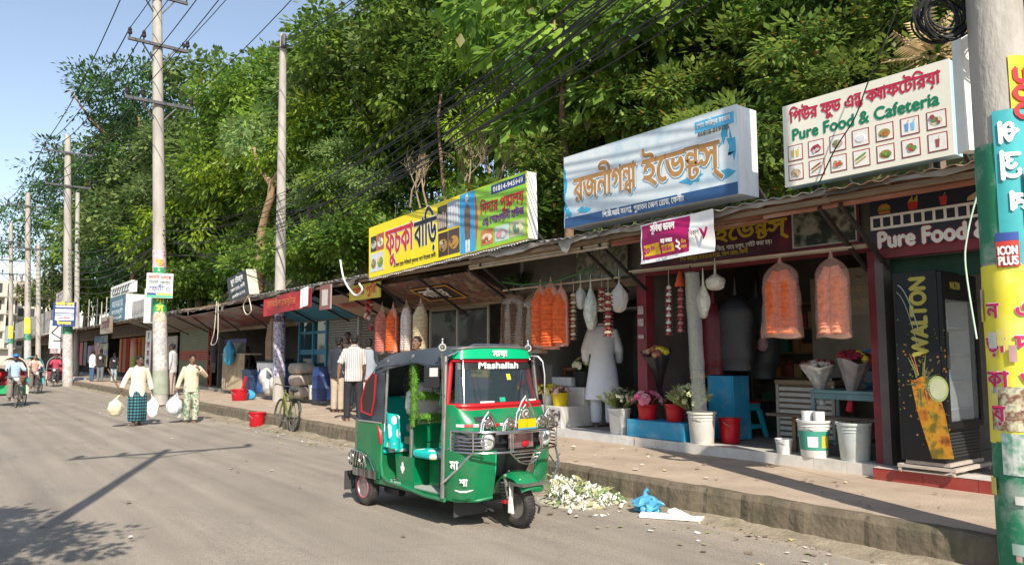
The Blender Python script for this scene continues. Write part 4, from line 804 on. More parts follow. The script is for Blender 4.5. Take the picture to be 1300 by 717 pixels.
# ================================================================== utility poles and wires
M_pole = mat('pole_concrete', (.40, .37, .325), .9, .15, 2.5, .5, 30, stain=(.24, .21, .175), stscale=2.2, stamt=.6, stretch=(1, 1, .35))
M_wire = mat('black_cable', (.012, .012, .013), .6, 0)
M_arm = mat('galvanised_arm', (.1, .1, .105), .6, .2, 5, metal=.4)
M_paper = photomat('torn_posters', [(.48, .44, .40), (.40, .31, .29), (.56, .53, .49), (.34, .32, .33), (.52, .48, .43)], 3)
G_P = 'concrete utility poles along the kerb'
ARMS = {}
def pole(label, x, y, zb, H, r0, r1, lean=(0, 0), arms=(), group=G_P, wraps=(), name='utility_pole'):
    t = thing(name, label, 'utility pole', tr(x, y, zb), group); ax = lambda z: Vector((x + lean[0]*(z-zb), y + lean[1]*(z-zb), z))
    rr = lambda z: r0 + (r1 - r0)*(z - zb)/H
    mb = MB(); mb.tube([ax(zb - .2 + (H+.2)*i/12) for i in range(13)], [rr(zb + H*i/12) for i in range(13)], 20); mb.build('shaft', M_pole, t, smooth=True)
    pts = []
    for z, hw in arms:
        c = ax(z) + Vector((0, -rr(z) - .05, 0)); mb = MB(); mb.box(c.x - hw, c.x + hw, c.y - .05, c.y + .05, c.z - .05, c.z + .05); mb.bar(c + Vector((hw*.55, 0, -.03)), ax(z - .75), .04); mb.bar(c + Vector((-hw*.55, 0, -.03)), ax(z - .75), .04); arm = mb.build('cross_arm', M_arm, t)
        for f in (-.95, -.5, .95):
            p = c + Vector((hw*f, 0, .05)); mb = MB(tr(*p)); mb.lathe([(.025, 0), (.03, .1), (.075, .12), (.08, .2), (.05, .23), (.07, .26), (.045, .34), (.01, .36)], 10); mb.build('insulator', mat('dark_porcelain', (.03, .02, .02), .25, 0), arm, smooth=True); pts.append(p + Vector((0, 0, .33)))
    for k, (z0, z1, m, a0, a1) in enumerate(wraps):
        mb = MB(); n = 14; e = .004 + .0015*k
        def wf(u, v): a = R(a0 + (a1 - a0)*u); z = z0 + (z1 - z0)*v; p = ax(z); q = rr(z) + e + .003*math.sin(u*17 + v*9); return (p.x + q*math.cos(a), p.y + q*math.sin(a), z)
        mb.grid(wf, n, 4); mb.build('poster', m, t, smooth=True)
    ARMS[label] = pts; return t, ax, rr
# angle of the side that faces the camera, seen from a pole at (x, y)
def facing(x, y): return math.degrees(math.atan2(CAM.y - y, CAM.x - x))
P = {}
PX, PY_ = -.10 + .11*RT.x, -.16 + .11*RT.y
f = facing(PX, PY_)
GP = mat('green_pole_paint', (.02, .20, .10), .6, .2, 3, stain=(.45, .44, .4), stscale=3, stamt=.75); TQ = cmat(.05, .36, .38); PY = mat('yellow_poster', (.80, .70, .05), .55, .1, 4, stain=(.7, .62, .3), stscale=4)
zz = lambda py: atd(1260, py, (Vector((PX, PY_, 0)) - CAM).dot(FW)).z
P1 = pole('massive near pole painted green and covered in yellow and turquoise posters', PX, PY_, 0, 9.5, .215, .165, (-.012, .0), wraps=[(zz(335), zz(188), GP, f - 100, f + 100), (zz(717)-.3, zz(560), GP, f - 120, f + 120), (zz(562), zz(338), PY, f - 100, f + 100), (zz(340), zz(150), TQ, f - 18, f + 90), (zz(150), zz(85), cmat(.75, .5, .02), f + 18, f + 62)])
t1, ax1, rr1 = P1
def on_pole(P_, s, z, ang, size, m, bold=.004, name='lettering', width=None, e=.016, up=False):
    """lettering wrapped round a pole"""
    t, ax, rr = P_; lay, wd = type_layout(s); sx = width / wd if width else size; mb = MB()
    for ch, gx, gz, kx, kz in lay:
        V, T, _ = _glyph(ch)
        for k, (ox, oz) in enumerate([(0, 0), (bold, 0), (-bold, 0), (0, bold), (0, -bold)]):
            vs = []
            for p in V:
                u = (gx + p.x*kx)*sx + ox - wd*sx/2; w_ = (gz + p.y*kz)*size + oz
                if up: u, w_ = -w_ + size*.35, u
                q = rr(z) + e + k*.0003; a = R(ang) + u / q; c = ax(z + w_); vs.append((c.x + q*math.cos(a), c.y + q*math.sin(a), z + w_))
            if T: mb.add(vs, T)
    return mb.build(name, m, t, recalc=False)
PK = cmat(.55, .02, .1)
for i, (a, b) in enumerate((('ন', 'এ'), ('ড়া', 'দা'), ('কা', 'ও'), ('য়', 'প'))):
    z = zz(392 + i*43 + 12); on_pole(P1, a, z, f - 42, .17, WHT, .009, 'letter_outline', e=.014); on_pole(P1, a, z, f - 42, .17, PK, .005, e=.018); on_pole(P1, b, z, f + 18, .19, WHT, .009, 'letter_outline', e=.014); on_pole(P1, b, z, f + 18, .19, PK, .005, e=.018)
for i, s in enumerate(('U', 'O', 'O')): on_pole(P1, s, zz(118 + i*22), f + 40, .16, cmat(.5, .02, .03), .012, e=.02)
on_pole(P1, 'েল', zz(218), f + 8, .2, WHT, .008, up=True, e=.02); on_pole(P1, 'ক', zz(178), f + 8, .2, WHT, .008, up=True, e=.02); on_pole(P1, 'স', zz(262), f + 20, .2, WHT, .008, up=True, e=.02)
mb = MB(); 
def cw(a0, a1, py0, py1, e):
    z0, z1 = zz(py0), zz(py1)
    def g(u, v): a = R(f + a0 + (a1-a0)*u); z = z0 + (z1-z0)*v; c = ax1(z); q = rr1(z) + e; return (c.x + q*math.cos(a), c.y + q*math.sin(a), z)
    return g
mb.grid(cw(-26, 14, 342, 300, .017), 8, 2); mb.build('red_sticker', cmat(.5, .05, .04), t1); mb = MB(); mb.grid(cw(-26, 14, 310, 300, .0185), 8, 2); mb.build('blue_strip', cmat(.04, .08, .3), t1)
on_pole(P1, 'ICON', zz(327), f - 6, .09, WHT, .004, e=.022, width=.13); on_pole(P1, 'PLUS', zz(339.5), f - 6, .09, WHT, .004, e=.022, width=.13)
mb = MB(); mb.grid(cw(-60, 70, 545, 490, .013), 10, 3); mb.build('torn_print', photomat('torn_food_print', [(.5, .45, .3), (.2, .08, .05), (.65, .6, .4), (.3, .3, .25)], 10), t1)
mb = MB(); mb.grid(cw(-40, 60, 600, 548, .0135), 10, 3); mb.build('torn_print', photomat('torn_pale_print', [(.4, .5, .5), (.1, .3, .2), (.6, .6, .55), (.05, .25, .12)], 7), t1)
rg = random.Random(31)
for i in range(16):
    a_ = rg.uniform(-85, 60); y_ = rg.uniform(345, 700); wd = rg.uniform(8, 26); mb = MB(); mb.grid(cw(a_, a_ + wd, y_ + rg.uniform(8, 30), y_, .0195 + i*.0002), 5, 2); mb.build('torn_scrap', cmat(*rg.choice([(.62, .6, .54), (.7, .6, .15), (.3, .42, .36), (.5, .3, .28), (.45, .44, .4), (.1, .3, .18)])), t1)
# handbill sticking out on the right of the near pole
M = tr(-.1, -.16, 0) @ rotz(R(f + 90)) ; tb = thing('hanging_poster', 'small curled turquoise and white poster tied to the near pole', 'poster', tr(*(ax1(zz(260)))))
mb = MB(); z0 = zz(292); mb.slab(lambda u, v: tuple(ax1(z0) + Vector((math.cos(R(f + 28))*.24 + math.cos(R(f+100))*.16*u, math.sin(R(f + 28))*.24 + math.sin(R(f+100))*.16*u, (zz(224) - z0)*v - .06*u))), 4, 4, (.004, .004, 0)); mb.build('paper_sheet', photomat('handbill', [(.1, .4, .5), (.75, .75, .6), (.7, .3, .4), (.7, .7, .2)], 6), tb)
# coils of spare cable hung on the near pole
for lab, px, py, r0 in (('big coil of black cable hanging left of the near pole', 1196, 22, .17), ('coil of black cable at the right side of the near pole', 1285, 5, .15)):
    c = atd(px, py, 5.9); mb = MB(); rg = random.Random(px)
    for i in range(16): mb.ring(c + Vector((rg.uniform(-.03, .03), rg.uniform(-.05, .05), rg.uniform(-.03, .03))), (FW + Vector((rg.uniform(-.2, .2), rg.uniform(-.2, .2), rg.uniform(-.15, .15)))), r0 + rg.uniform(-.035, .035), .009, 28, 5)
    tag(mb.build('cable_coil', M_wire, smooth=True), lab, 'cable coil')
c = atd(1217, 115, 6.3); M = facade(c.x, c.y, c.z - .55, -.6); t = signbox('small_sign', 'narrow white board seen edge on between the cafeteria sign and the near pole', M, .12, 1.05, .5, WHITE, WHITE, struts=False)
# tall crossarm poles
def dwr(x, y): return (Vector((x, y, 0)) - CAM).dot(FW)
POST = [(.4, 1.3, GP), (1.3, 3.0, M_paper)]
lab3 = 'tall pole with two crossarms, torn posters and a white notice board behind the walking men'
def zat(px, py, x, y): return atd(px, py, dwr(x, y)).z
LN = lambda k: (-k*RT.x, -k*RT.y)
x3, y3 = atz(204, 505, .28).xy; f3 = facing(x3, y3)
z3 = lambda py: zat(203, py, x3, y3)
P3 = pole(lab3, x3, y3, .25, 15.5, .24, .15, LN(.055), [(z3(60), 1.0), (z3(133), 1.1), (z3(-2), 1.0)], wraps=[(z3(490), z3(395), M_paper, f3 - 100, f3 + 100), (z3(392), z3(372), GP, f3 - 100, f3 + 100), (z3(400), z3(380), GP, f3-100, f3+100), (z3(345), z3(318), photomat('pinkish_poster', [(.5, .3, .35), (.6, .5, .5), (.4, .25, .3)], 5), f3 - 80, f3 + 80), (z3(398), z3(340), mat('green_poster', (.03, .3, .1), .6, .15, 3), f3 - 60, f3 + 60), (z3(408), z3(396), photomat('orange_poster', [(.7, .3, .2), (.7, .6, .5)], 5), f3 - 55, f3 + 45), (z3(500), z3(470), mat('mossy_base', (.3, .33, .25), .9, .2, 3), f3-100, f3+100)])
on_pole(P3, 'গা', z3(385), f3, .34, cmat(.75, .6, .05), .012, e=.03); on_pole(P3, 'স', z3(396), f3, .34, cmat(.75, .6, .05), .012, e=.03); on_pole(P3, 'ড', z3(338), f3, .34, cmat(.75, .4, .05), .012, e=.03)
q = atd(202, 378, dwr(x3, y3) - .4); M = tr(q.x, q.y, q.z) @ rotz(R(f3 + 90)); t = signbox('notice_board', 'square white notice board with coloured print lines on the tall poster pole', M, .82, .84, .03, WHITE, M_iron, struts=False)
w, h = .82, .84
rect(t, M, -.4, .4, .01, .1, cmat(.1, .4, .25)); rect(t, M, -.38, -.1, .1, .17, NAVY, 'blue_bar', -.005); rect(t, M, -.08, .38, .1, .17, cmat(.7, .65, .1), 'yellow_bar', -.005)
lettering(t, M, [('ভতিত চলেছ', 0, .64, dict(width=.7, size=.17, align='C', bold=.006), cmat(.6, .08, .06)), ('িমিনট েকািচং', 0, .47, dict(width=.66, size=.15, align='C', bold=.005), cmat(.1, .15, .15)), ('েফনী ৩', 0, .23, dict(width=.64, size=.24, align='C', bold=.006), cmat(.1, .12, .3))])
q = atd(194, 410, dwr(x3, y3) + .35); M = tr(q.x, q.y, q.z) @ rotz(R(f3 + 90)); signbox('notice_board', 'plain pale board fixed behind the tall poster pole under the notice board', M, .6, 1.2, .03, cmat(.5, .52, .5), M_iron, struts=False)
lab4 = 'tall far pole with crossarms, a dark blue poster board and a green painted band'
x4, y4 = atz(86, 488, .1).xy; f4 = facing(x4, y4); z4 = lambda py: zat(85, py, x4, y4)
P4 = pole(lab4, x4, y4, .1, z4(172) - .1, .27, .16, LN(.058), [(z4(195), 1.25), (z4(237), 1.15)], wraps=[(z4(485), z4(424), M_paper, f4 - 100, f4 + 100), (z4(424), z4(414), GP, f4 - 100, f4 + 100)])
q = atd(81, 414, dwr(x4, y4) - .6); M = tr(q.x, q.y, q.z) @ rotz(R(f4 + 90)); w, h = 1.12, 1.38
t = signbox('poster_board', 'dark blue upright poster board with yellow heading and pale print bars on a pole', M, w, h, .04, NAVY, M_iron, struts=False)
for a, b, mt in ((.78, .84, WHT), (.55, .7, WHT), (.46, .5, WHT), (.25, .42, WHT)): rect(t, M, -w*.4, w*.4, h*a, h*b, mt, 'print_bar')
lettering(t, M, [('ভতিত েমলা', 0, h*.86, dict(width=w*.8, size=.24, align='C', bold=.01), cmat(.75, .65, .08)), ('ইসলাম', 0, h*.07, dict(width=w*.6, size=.24, align='C', bold=.01), cmat(.75, .65, .08)), ('লাইন', 0, h*.3, dict(width=w*.5, size=.14, align='C', bold=.006, y=-.007), RED)])
q = atd(72, 442, dwr(x4, y4) + .5); M = tr(q.x, q.y, q.z) @ rotz(R(f4 + 90)); t = signbox('poster_board', 'white poster board with bent black iron bars behind the far pole', M, .8, 1.6, .04, WHITE, M_iron, struts=False)
mb = MB(M); mb.bar((-.3, -.02, .9), (.1, -.02, 1.4), .05); mb.bar((-.3, -.02, .9), (.2, -.02, .55), .05); mb.bar((-.2, -.02, .45), (.4, -.02, .45), .05); mb.build('iron_bar', M_iron, t)
def farpole(label, px, y, top, arms, r=.17, x=-.1, base=.1, col=None):
    zf = lambda py: zat(px, py, x_, y)
    # stand the pole on the line of sight of px
    x_ = x; y = atx(px, 450, x_).y
    t_ = pole(label, x_, y, base, zf(top) - base, r*1.45, r, LN(.062), [(zf(a), hw) for a, hw in arms], wraps=[(1.5, 2.9, M_paper, facing(x_, y) - 100, facing(x_, y) + 100), (2.9, 3.4, GP, facing(x_, y)-100, facing(x_, y)+100), (3.4, 4.6, PY, facing(x_, y)-100, facing(x_, y)+100)]); return t_
P6 = farpole('slim far pole with a crossarm low against the sky, second beyond the blue poster pole', 37, 66, 245, [(262, 1.35), (316, 1.2)], x=-.6)
P7 = farpole('farthest thin pole with two crossarms at the left edge of the picture', 15, 90, 282, [(307, 1.6), (331, 1.5), (348, 1.4)], .15, x=-.3)
p5 = atx(107, 300, 2.3); P5 = pole('bare grey pole among the leaves just right of the blue poster pole', 2.3, p5.y, .3, zat(107, 245, 2.3, p5.y) - .3, .2, .15, LN(.05))
p8 = atx(53, 400, 1.0); pole('dark bare pole between the far crossarm pole and the blue poster pole', 1.0, p8.y, .3, zat(53, 310, 1.0, p8.y) - .3, .22, .16, LN(.06))
y2 = atx(355, 470, 2.1).y; f2 = facing(2.1, y2); z2 = lambda py: zat(357, py, 2.1, y2)
P2 = pole('slender bare pole rising through the tin roof with posters on its lower part', 2.1, y2, .3, z2(44) - .3, .19, .105, LN(.018), wraps=[(z2(478), z2(398), photomat('white_bills', [(.5, .47, .5), (.12, .1, .2), (.6, .55, .6), (.25, .2, .35)], 9), f2 - 100, f2 + 100)])
on_pole(P2, 'LELT', z2(408), f2, .22, cmat(.1, .04, .08), .01, e=.02); 
mb = MB(); c = P2[1](z2(52)); mb.lathe([(.05, 0), (.09, .05), (.09, .35), (.04, .45)], 12, 0, c + Vector((-.05, -.2, -.3))); mb.bar(c + Vector((-.5, -.1, -.35)), c + Vector((.3, -.1, -.2)), .04); mb.build('pole_top_fitting', M_arm, P2[0])
# wires
def cat(a, b, sag, n=18): a = Vector(a); b = Vector(b); return [a.lerp(b, i/n) - Vector((0, 0, sag*4*(i/n)*(1 - i/n))) for i in range(n + 1)]
def wire(a, b, sag, r=.012, label=None, group='overhead wires'):
    mb = MB(); mb.tube(cat(a, b, sag), r, 5, cap=False); return tag(mb.build('overhead_wire', M_wire, smooth=True), label, 'wire', group)
A3, A4, A6, A7 = ARMS[lab3], ARMS[lab4], P6[0], P7[0]
A6 = ARMS['slim far pole with a crossarm low against the sky, second beyond the blue poster pole']; A7 = ARMS['farthest thin pole with two crossarms at the left edge of the picture']
near = [Vector((-.9, 2, 15.5)), Vector((-.4, 2, 15.6)), Vector((1.0, 2, 15.5)), Vector((-.9, 1, 13.5)), Vector((-.4, 1, 13.6)), Vector((1.0, 1, 13.4)), Vector((-1, 0, 17)), Vector((-.3, 0, 17)), Vector((.8, 0, 17))]
for i in range(6):
    wire(A3[i], A4[i], .75, .02, 'black wire strung from the tall poster pole to the blue poster pole'); wire(A4[i], A6[i], .55, .024, 'black wire strung between the blue poster pole and the next far pole'); wire(A6[i], A7[i], .5, .024, 'black wire strung between the two farthest crossarm poles')
for i in range(9): wire(A3[i], near[i], .6, .014, 'black wire running from the tall poster pole towards the top of the picture')
wire(A3[6] + Vector((0, 0, 0)), A4[6 % len(A4)] , .6, .02, 'black wire strung from the tall poster pole to the blue poster pole')
rg = random.Random(12)
lo1 = ax1(7.0); 
for i in range(15):
    a = ax1(6.0 + i*.13) + Vector((rg.uniform(-.15, .2), 0, 0)); b = P2[1](5.0 + rg.uniform(0, 1.9)) + Vector((-.15, 0, 0)); wire(a, b, rg.uniform(.25, .9), rg.uniform(.009, .014), 'black cable in the bundle slung low along the shop roofs')
for i in range(9):
    a = P2[1](5.2 + i*.2) + Vector((-.15, 0, 0)); b = P3[1](5.0 + i*.2 + rg.uniform(-.2, .2)); wire(a, b, rg.uniform(.15, .5), .011, 'black cable between the slender pole and the tall poster pole')
    wire(b, P4[1](5.6 + i*.28), rg.uniform(.4, .9), .016, 'black cable between the tall poster pole and the blue poster pole')
    wire(P4[1](5.6 + i*.28), P6[1](6 + i*.3), .6, .02, 'black cable among the far poles')
for i in range(3): wire(P2[1](z2(52 + i*5)), ax1(9.0) + Vector((rg.uniform(-.3, .3), rg.uniform(-.5, .5), rg.uniform(-.3, .6))), .7, .012, 'black wire from the top of the slender pole towards the near pole')
wire(P3[1](6.0), atx(345, 360, 1.4), .1, .016, 'stay wire sloping from the tall poster pole down to the sagging awning')
# loops of pale cable at the eaves
def loop(label, pts, X, r, m): 
    mb = MB(); P_ = [atx(px, py, X) for px, py in pts]; Q = []
    for i in range(len(P_) - 1):
        for j in range(5):
            t = j/5; a, b, c, d = P_[max(0, i-1)], P_[i], P_[i+1], P_[min(len(P_)-1, i+2)]
            Q.append(.5*((2*b) + (c-a)*t + (2*a-5*b+4*c-d)*t*t + (3*b-a-3*c+d)*t**3))
    Q.append(P_[-1]); mb.tube(Q, r, 6); return tag(mb.build('hanging_cable', m, smooth=True), label, 'cable')
PALE = cmat(.55, .5, .4)
loop('white bent cable hanging from the eave left of the yellow sign', [(432, 330), (436, 352), (443, 366), (452, 375), (460, 368), (456, 360)], 1.1, .022, cmat(.7, .69, .66))
loop('beige rope loop hanging at the left part of the sagging awning', [(275, 382), (272, 420), (268, 437), (276, 430), (277, 384)], 1.2, .016, PALE)
loop('round beige rope loop under the dark tilted roof sign', [(315, 376), (309, 388), (313, 399), (319, 394), (316, 378)], 1.2, .016, PALE)
loop('thin pale green cable drooping across the fridge beside the near pole', [(1262, 188), (1240, 250), (1228, 300), (1226, 340), (1240, 430)], 1.0, .008, cmat(.5, .62, .5))
loop('tangled black cable crossing the cafeteria sign', [(1140, 10), (1120, 60), (1100, 110), (1085, 150), (1060, 190), (1040, 232)], .9, .007, M_wire)
# pole beyond the left edge whose shadow and the shade of a tree fall on the road
# ================================================================== green auto rickshaw
def auto_rickshaw():
    u = Vector((.056, -.9984, 0)); l = Vector((.9984, .056, 0)); M = frame((-1.93, 5.66, 0), u, l, UP)
    t = thing('auto_rickshaw', 'bright green three-wheeled auto rickshaw with a black canvas hood and chrome crash guard', 'auto rickshaw', M)
    G = mat('green_enamel', (.0, .17, .058), .26, .15, 3, coat=.35, stain=(.10, .145, .085), stscale=2.2, stamt=.45); GL = mat('light_green_enamel', (.0, .36, .15), .3, .05, coat=.3)
    CH = mat('chrome', (.62, .60, .57), .2, .2, 8, metal=1.); DK = mat('black_plastic', (.018, .018, .02), .45, .2); RB = mat('tyre_rubber', (.028, .026, .025), .85, .25, 6, .3, stain=(.13, .11, .09), stscale=3); RD = mat('red_trim', (.42, .01, .015), .4, .1)
    CV = mat('black_canvas', (.045, .055, .068), .62, .2, 2.2, .25, 30, stain=(.16, .15, .14), stscale=1.4, stamt=.45); WH_ = cmat(.75, .75, .72, .4)
    ST = mat('dusty_steel', (.33, .31, .29), .4, .25, 5, metal=.8)
    def FL():
        m = bpy.data.materials.new('floral_fabric'); m.use_nodes = True; nt = m.node_tree; N = nt.nodes; L = nt.links; b = N['Principled BSDF']; b.inputs['Roughness'].default_value = .6
        tc = N.new('ShaderNodeTexCoord'); v = N.new('ShaderNodeTexVoronoi'); v.inputs['Scale'].default_value = 7; L.new(tc.outputs['Object'], v.inputs['Vector'])
        r = N.new('ShaderNodeValToRGB'); r.color_ramp.interpolation = 'CONSTANT'; e = r.color_ramp.elements; e[0].position = 0; e[0].color = (.75, .55, .1, 1); e[1].position = .12; e[1].color = (.72, .8, .76, 1); x = e.new(.38); x.color = (.0, .47, .42, 1)
        L.new(v.outputs['Distance'], r.inputs[0]); L.new(r.outputs[0], b.inputs['Base Color']); return m
    FLO = FL()
    HW = .63
    def B(name, m, fn, smooth=False, bevel=0, parent=t):
        mb = MB(M); fn(mb); return mb.build(name, m, parent, smooth=smooth, bevel=bevel)
    # tub: rear wall and both rear quarters as one wrapped sheet
    def tub(uu, v):
        a = -1 + 2*uu; z = .33 + .63*v; k = abs(a)
        if k > .5: x = .38 - (.38 + .12)*(1 - (k - .5)/.5); y = HW*(1 if a > 0 else -1)
        else: x = -.12 - .26*math.sqrt(max(0, 1 - (k/.5)**3.2)); y = HW*math.copysign(min(1, (k/.5))**.75, a)
        return (x - .02*v*(k < .5), y*(1 + .012*math.sin(v*3.14)), z)
    B('rear_body', G, lambda b: b.slab(tub, 48, 6, (.012, 0, 0)), True)
    for s in (-1, 1): B('inner_panel', G, lambda b: b.box(-.1, .38, s*HW - .02 - .001*s, s*HW - .002 if s > 0 else s*HW + .018, .34, .95))
    # pressed crease and red marker lamp on the quarter
    B('body_crease', G, lambda b: b.tube([(-.16, -HW - .006, .82), (.1, -HW - .008, .82), (.24, -HW - .008, .78), (.28, -HW - .008, .62)], .012, 6), True)
    B('red_reflector', RD, lambda b: b.tube([(.33, -HW - .01, .93), (.385, -HW - .012, .85), (.40, -HW - .01, .72)], [.012, .03, .014], 8), True)
    # rear corner guard
    def guard(b):
        def g(uu, v):
            a = -1 + 2*uu; k = abs(a); z = .33 + .09*v
            if k > .55: x = .33 - .45*(1 - (k - .55)/.45); y = (HW + .035)*math.copysign(1, a)
            else: x = -.12 - .29*math.sqrt(max(0, 1 - (k/.55)**3.4)); y = (HW + .035)*math.copysign((k/.55)**.75, a)
            return (x, y, z)
        b.slab(g, 44, 2, (.02, 0, 0))
    B('rear_bumper', ST, guard, True)
    def gbars(b):
        for s in (-1,):
            y = s*(HW + .045); b.tube([(-.24, y, .44), (-.26, y, .56), (-.18, y, .62), (.06, y, .6), (.13, y, .5), (.12, y, .43)], .012, 6); b.tube([(.14, y, .45), (.1, y + .01, .58), (.2, y + .01, .55), (.31, y + .01, .42)], .01, 6)
            for i in range(6): b.bar((-.2 + i*.055, y, .44), (-.16 + i*.055, y, .6), .018)
            for x in (-.2, .05): b.ring((x, y - .005, .53), (0, 1, 0), .055, .01, 14, 6)
    B('chrome_grille', CH, gbars, True)
    # canvas hood
    def xr(z): return -.30 + .50*max(0, (z - .96)/.70)**1.25
    def rearh(uu, v):
        a = -1 + 2*uu; k = abs(a); z = .955 + .70*v
        if k > .5: x = .41 - (.41 - xr(z) - .16*(1-v*.4))*(1 - (k - .5)/.5); y = (HW - .03*v)*math.copysign(1, a)
        else: x = xr(z) + .16*(1-v*.4) - .16*(1-v*.4)*math.sqrt(max(0, 1 - (k/.5)**3.2)); y = (HW - .03*v)*math.copysign((k/.5)**.75, a)
        return (x, y + .006*math.sin(z*22 + x*9), z)
    B('hood_back', CV, lambda b: b.slab(rearh, 52, 12, (.008, 0, 0)), True)
    def roofz(x, y):
        e = abs(y)/.61; zc = 1.80 - .11*max(0, (.75 - x)/.6)**1.8 + .012*math.sin((x - .1)*8.5); return zc - .055*e**2 - .10*max(0, (e - .78)/.22)**2
    def roof(uu, v):
        x = .13 + 1.46*uu; y = -.62 + 1.24*v; return (x - (.03 if uu == 0 else 0), y, roofz(x, y) - (.06 if uu == 0 else 0))
    B('hood_roof', CV, lambda b: b.slab(roof, 30, 20, (0, 0, -.01)), True)
    def valance(b):
        for s in (-1, 1): b.slab(lambda uu, v: (.36 + 1.22*uu, s*(.615 + .004*math.sin(uu*20)), roofz(.36 + 1.22*uu, .615) - .005 - (.075 - .05*math.sin(uu*math.pi)**.6)*v), 16, 2, (0, -.006*s, 0))
    B('hood_valance', CV, valance, True)
    B('hood_window', mat('smoked_window', (.03, .02, .022), .2, .2), lambda b: b.prism([(-.02, 1.05), (.2, 1.02), (.25, 1.2), (.27, 1.5), (.2, 1.51), (.06, 1.4), (-.03, 1.2)], tr(0, -.648, 0), .006))
    B('window_piping', RD, lambda b: b.tube([(-.02, -.652, 1.06), (.2, -.652, 1.03), (.25, -.648, 1.2), (.265, -.640, 1.49), (.2, -.640, 1.505), (.06, -.645, 1.4), (-.03, -.65, 1.2), (-.02, -.652, 1.06)], .011, 6), True)
    B('hood_hem', cmat(.3, .28, .25), lambda b: b.tube([(.4, -.645, .955), (.1, -.65, .957), (-.1, -.648, .955)], .008, 5), True)
    # floor, frame posts, partition
    B('floor_pan', G, lambda b: (b.box(-.2, 1.62, -.60, .60, .27, .315), b.box(.36, 1.0, -.63, -.60, .29, .36)))
    B('floor_mat', cmat(.34, .36, .33), lambda b: b.box(.4, 1.55, -.585, .585, .3155, .325))
    def sill(b): b.tube([(.385, -.625, .95), (.39, -.628, .5), (.43, -.63, .38), (.55, -.63, .335), (.9, -.63, .315), (1.25, -.63, .28), (1.6, -.63, .28)], .022, 8)
    B('door_sill', G, sill, True)
    def posts(b):
        for s in (-1, 1):
            b.tube([(1.585, s*.645, .3), (1.6, s*.645, 1.05), (1.555, s*.60, 1.7)], .024, 8); b.tube([(.92, s*.585, .33), (.92, s*.57, 1.72)], .02, 8); b.tube([(.41, s*.60, .95), (.43, s*.58, 1.66)], .018, 8)
    B('frame_post', ST, posts, True)
    B('partition', G, lambda b: (b.box(.90, .93, -.58, .58, .32, .97), b.box(.925, .945, -.50, .50, .78, .90)))
    GRS = mat('artificial_turf', (.085, .20, .02), .9, .35, 12)
    rg = random.Random(2)
    def turf(b):
        for p0, p1 in (((.95, -.575, .95), (.95, -.57, 1.66)), ((.95, -.5, 1.03), (.95, .5, 1.03)), ((.95, -.5, 1.27), (.95, .5, 1.27)), ((.95, .57, .95), (.95, .57, 1.66))):
            p0 = Vector(p0); p1 = Vector(p1); b.tube([p0, p1], .034, 8)
            for i in range(int((p1 - p0).length*700)):
                p = p0.lerp(p1, rg.random()); d = rdir(rg); d -= (p1-p0).normalized()*d.dot((p1-p0).normalized())*.6; d.normalize(); s = d.orthogonal().normalized()*.006; b.add([p + d*.03 - s, p + d*.03 + s, p + d*.07], [(0, 1, 2)])
    B('turf_wrapped_bar', GRS, turf)
    # seats
    B('seat_base', G, lambda b: b.box(-.12, .34, -.58, .58, .32, .6)); B('driver_seat_base', G, lambda b: b.box(1.0, 1.24, -.40, .42, .32, .62))
    B('rear_seat', FLO, lambda b: b.box(-.14, .37, -.59, .59, .605, .70), bevel=.03); B('rear_backrest', FLO, lambda b: b.hexa([(.0, -.59, .70), (.12, -.59, .70), (.12, .59, .70), (.0, .59, .70), (-.14, -.59, 1.22), (-.03, -.59, 1.22), (-.03, .59, 1.22), (-.14, .59, 1.22)]), bevel=.03)
    B('side_cover', FLO, lambda b: b.slab(lambda uu, v: (.385 + .0*uu + .34*uu, -.60 + .02*math.sin(uu*9 + v*2), .69 + .36*v + .03*(1-uu)*v), 10, 6, (0, .012, 0)), True)
    B('driver_seat', FLO, lambda b: b.box(.965, 1.33, -.60, .42, .635, .715), bevel=.025)
    B('seat_support', DK, lambda b: b.box(1.25, 1.27, -.45, .4, .33, .63))
    # ---- front end
    # plan curve of the nose: half width hw, corner at x0, nose at x1
    def nose(a, x0, x1, hw, p=2.4):
        k = abs(a); return (x0 + (x1 - x0)*max(0, 1 - k**p)**(1/p), a*hw)
    # cheeks (lower cowl): two bulging shields either side of the wheel
    for s in (-1, 1):
        def cheek(uu, v):
            a = uu*math.pi/2; z = .285 + .485*v; bulge = 1 - .16*(1 - v)**2.2
            x = 1.57 + (.40*bulge)*math.sin(a)**.85; y = s*(.27 + (.38)*math.cos(a)**.85 * (1 - .10*(1-v)**2)); return (x, y, z + .05*(1-v)*math.sin(a)**3*.4)
        B('cowl_shield', G, lambda b: b.slab(cheek, 18, 10, (-.02, -.006*s, .0)), True)
        B('shield_edge', GL, lambda b: b.tube([(1.965, s*.275, .76), (1.955, s*.272, .6), (1.93, s*.272, .45)], .012, 6), True)
    B('shield_hem', G, lambda b: [b.tube([(1.57, s*.60, .29), (1.75, s*.57, .285), (1.88, s*.42, .29), (1.92, s*.28, .31)], .016, 6) for s in (-1, 1)], True)
    def centre(uu, v): 
        y = -.275 + .55*uu; return (1.66 + .30*v**.7 + .03*(1 - (y/.275)**2), y, .36 + .41*v)
    B('nose_panel', DK, lambda b: b.slab(centre, 10, 6, (-.02, 0, 0)), True)
    # upper cowl (green) from grille to windscreen
    def upper(uu, v):
        a = -1 + 2*uu; z = .765 + .45*v; x0 = 1.59 + .01*v; x1 = 1.97 - .10*v**1.5 - (.10 if v > .55 else 0)*((v-.55)/.45)**1.5 if v > .55 else 1.97 - .10*v**1.5
        x, y = nose(a, x0, x1, .645 - .03*v, 2.8); return (x, y, z)
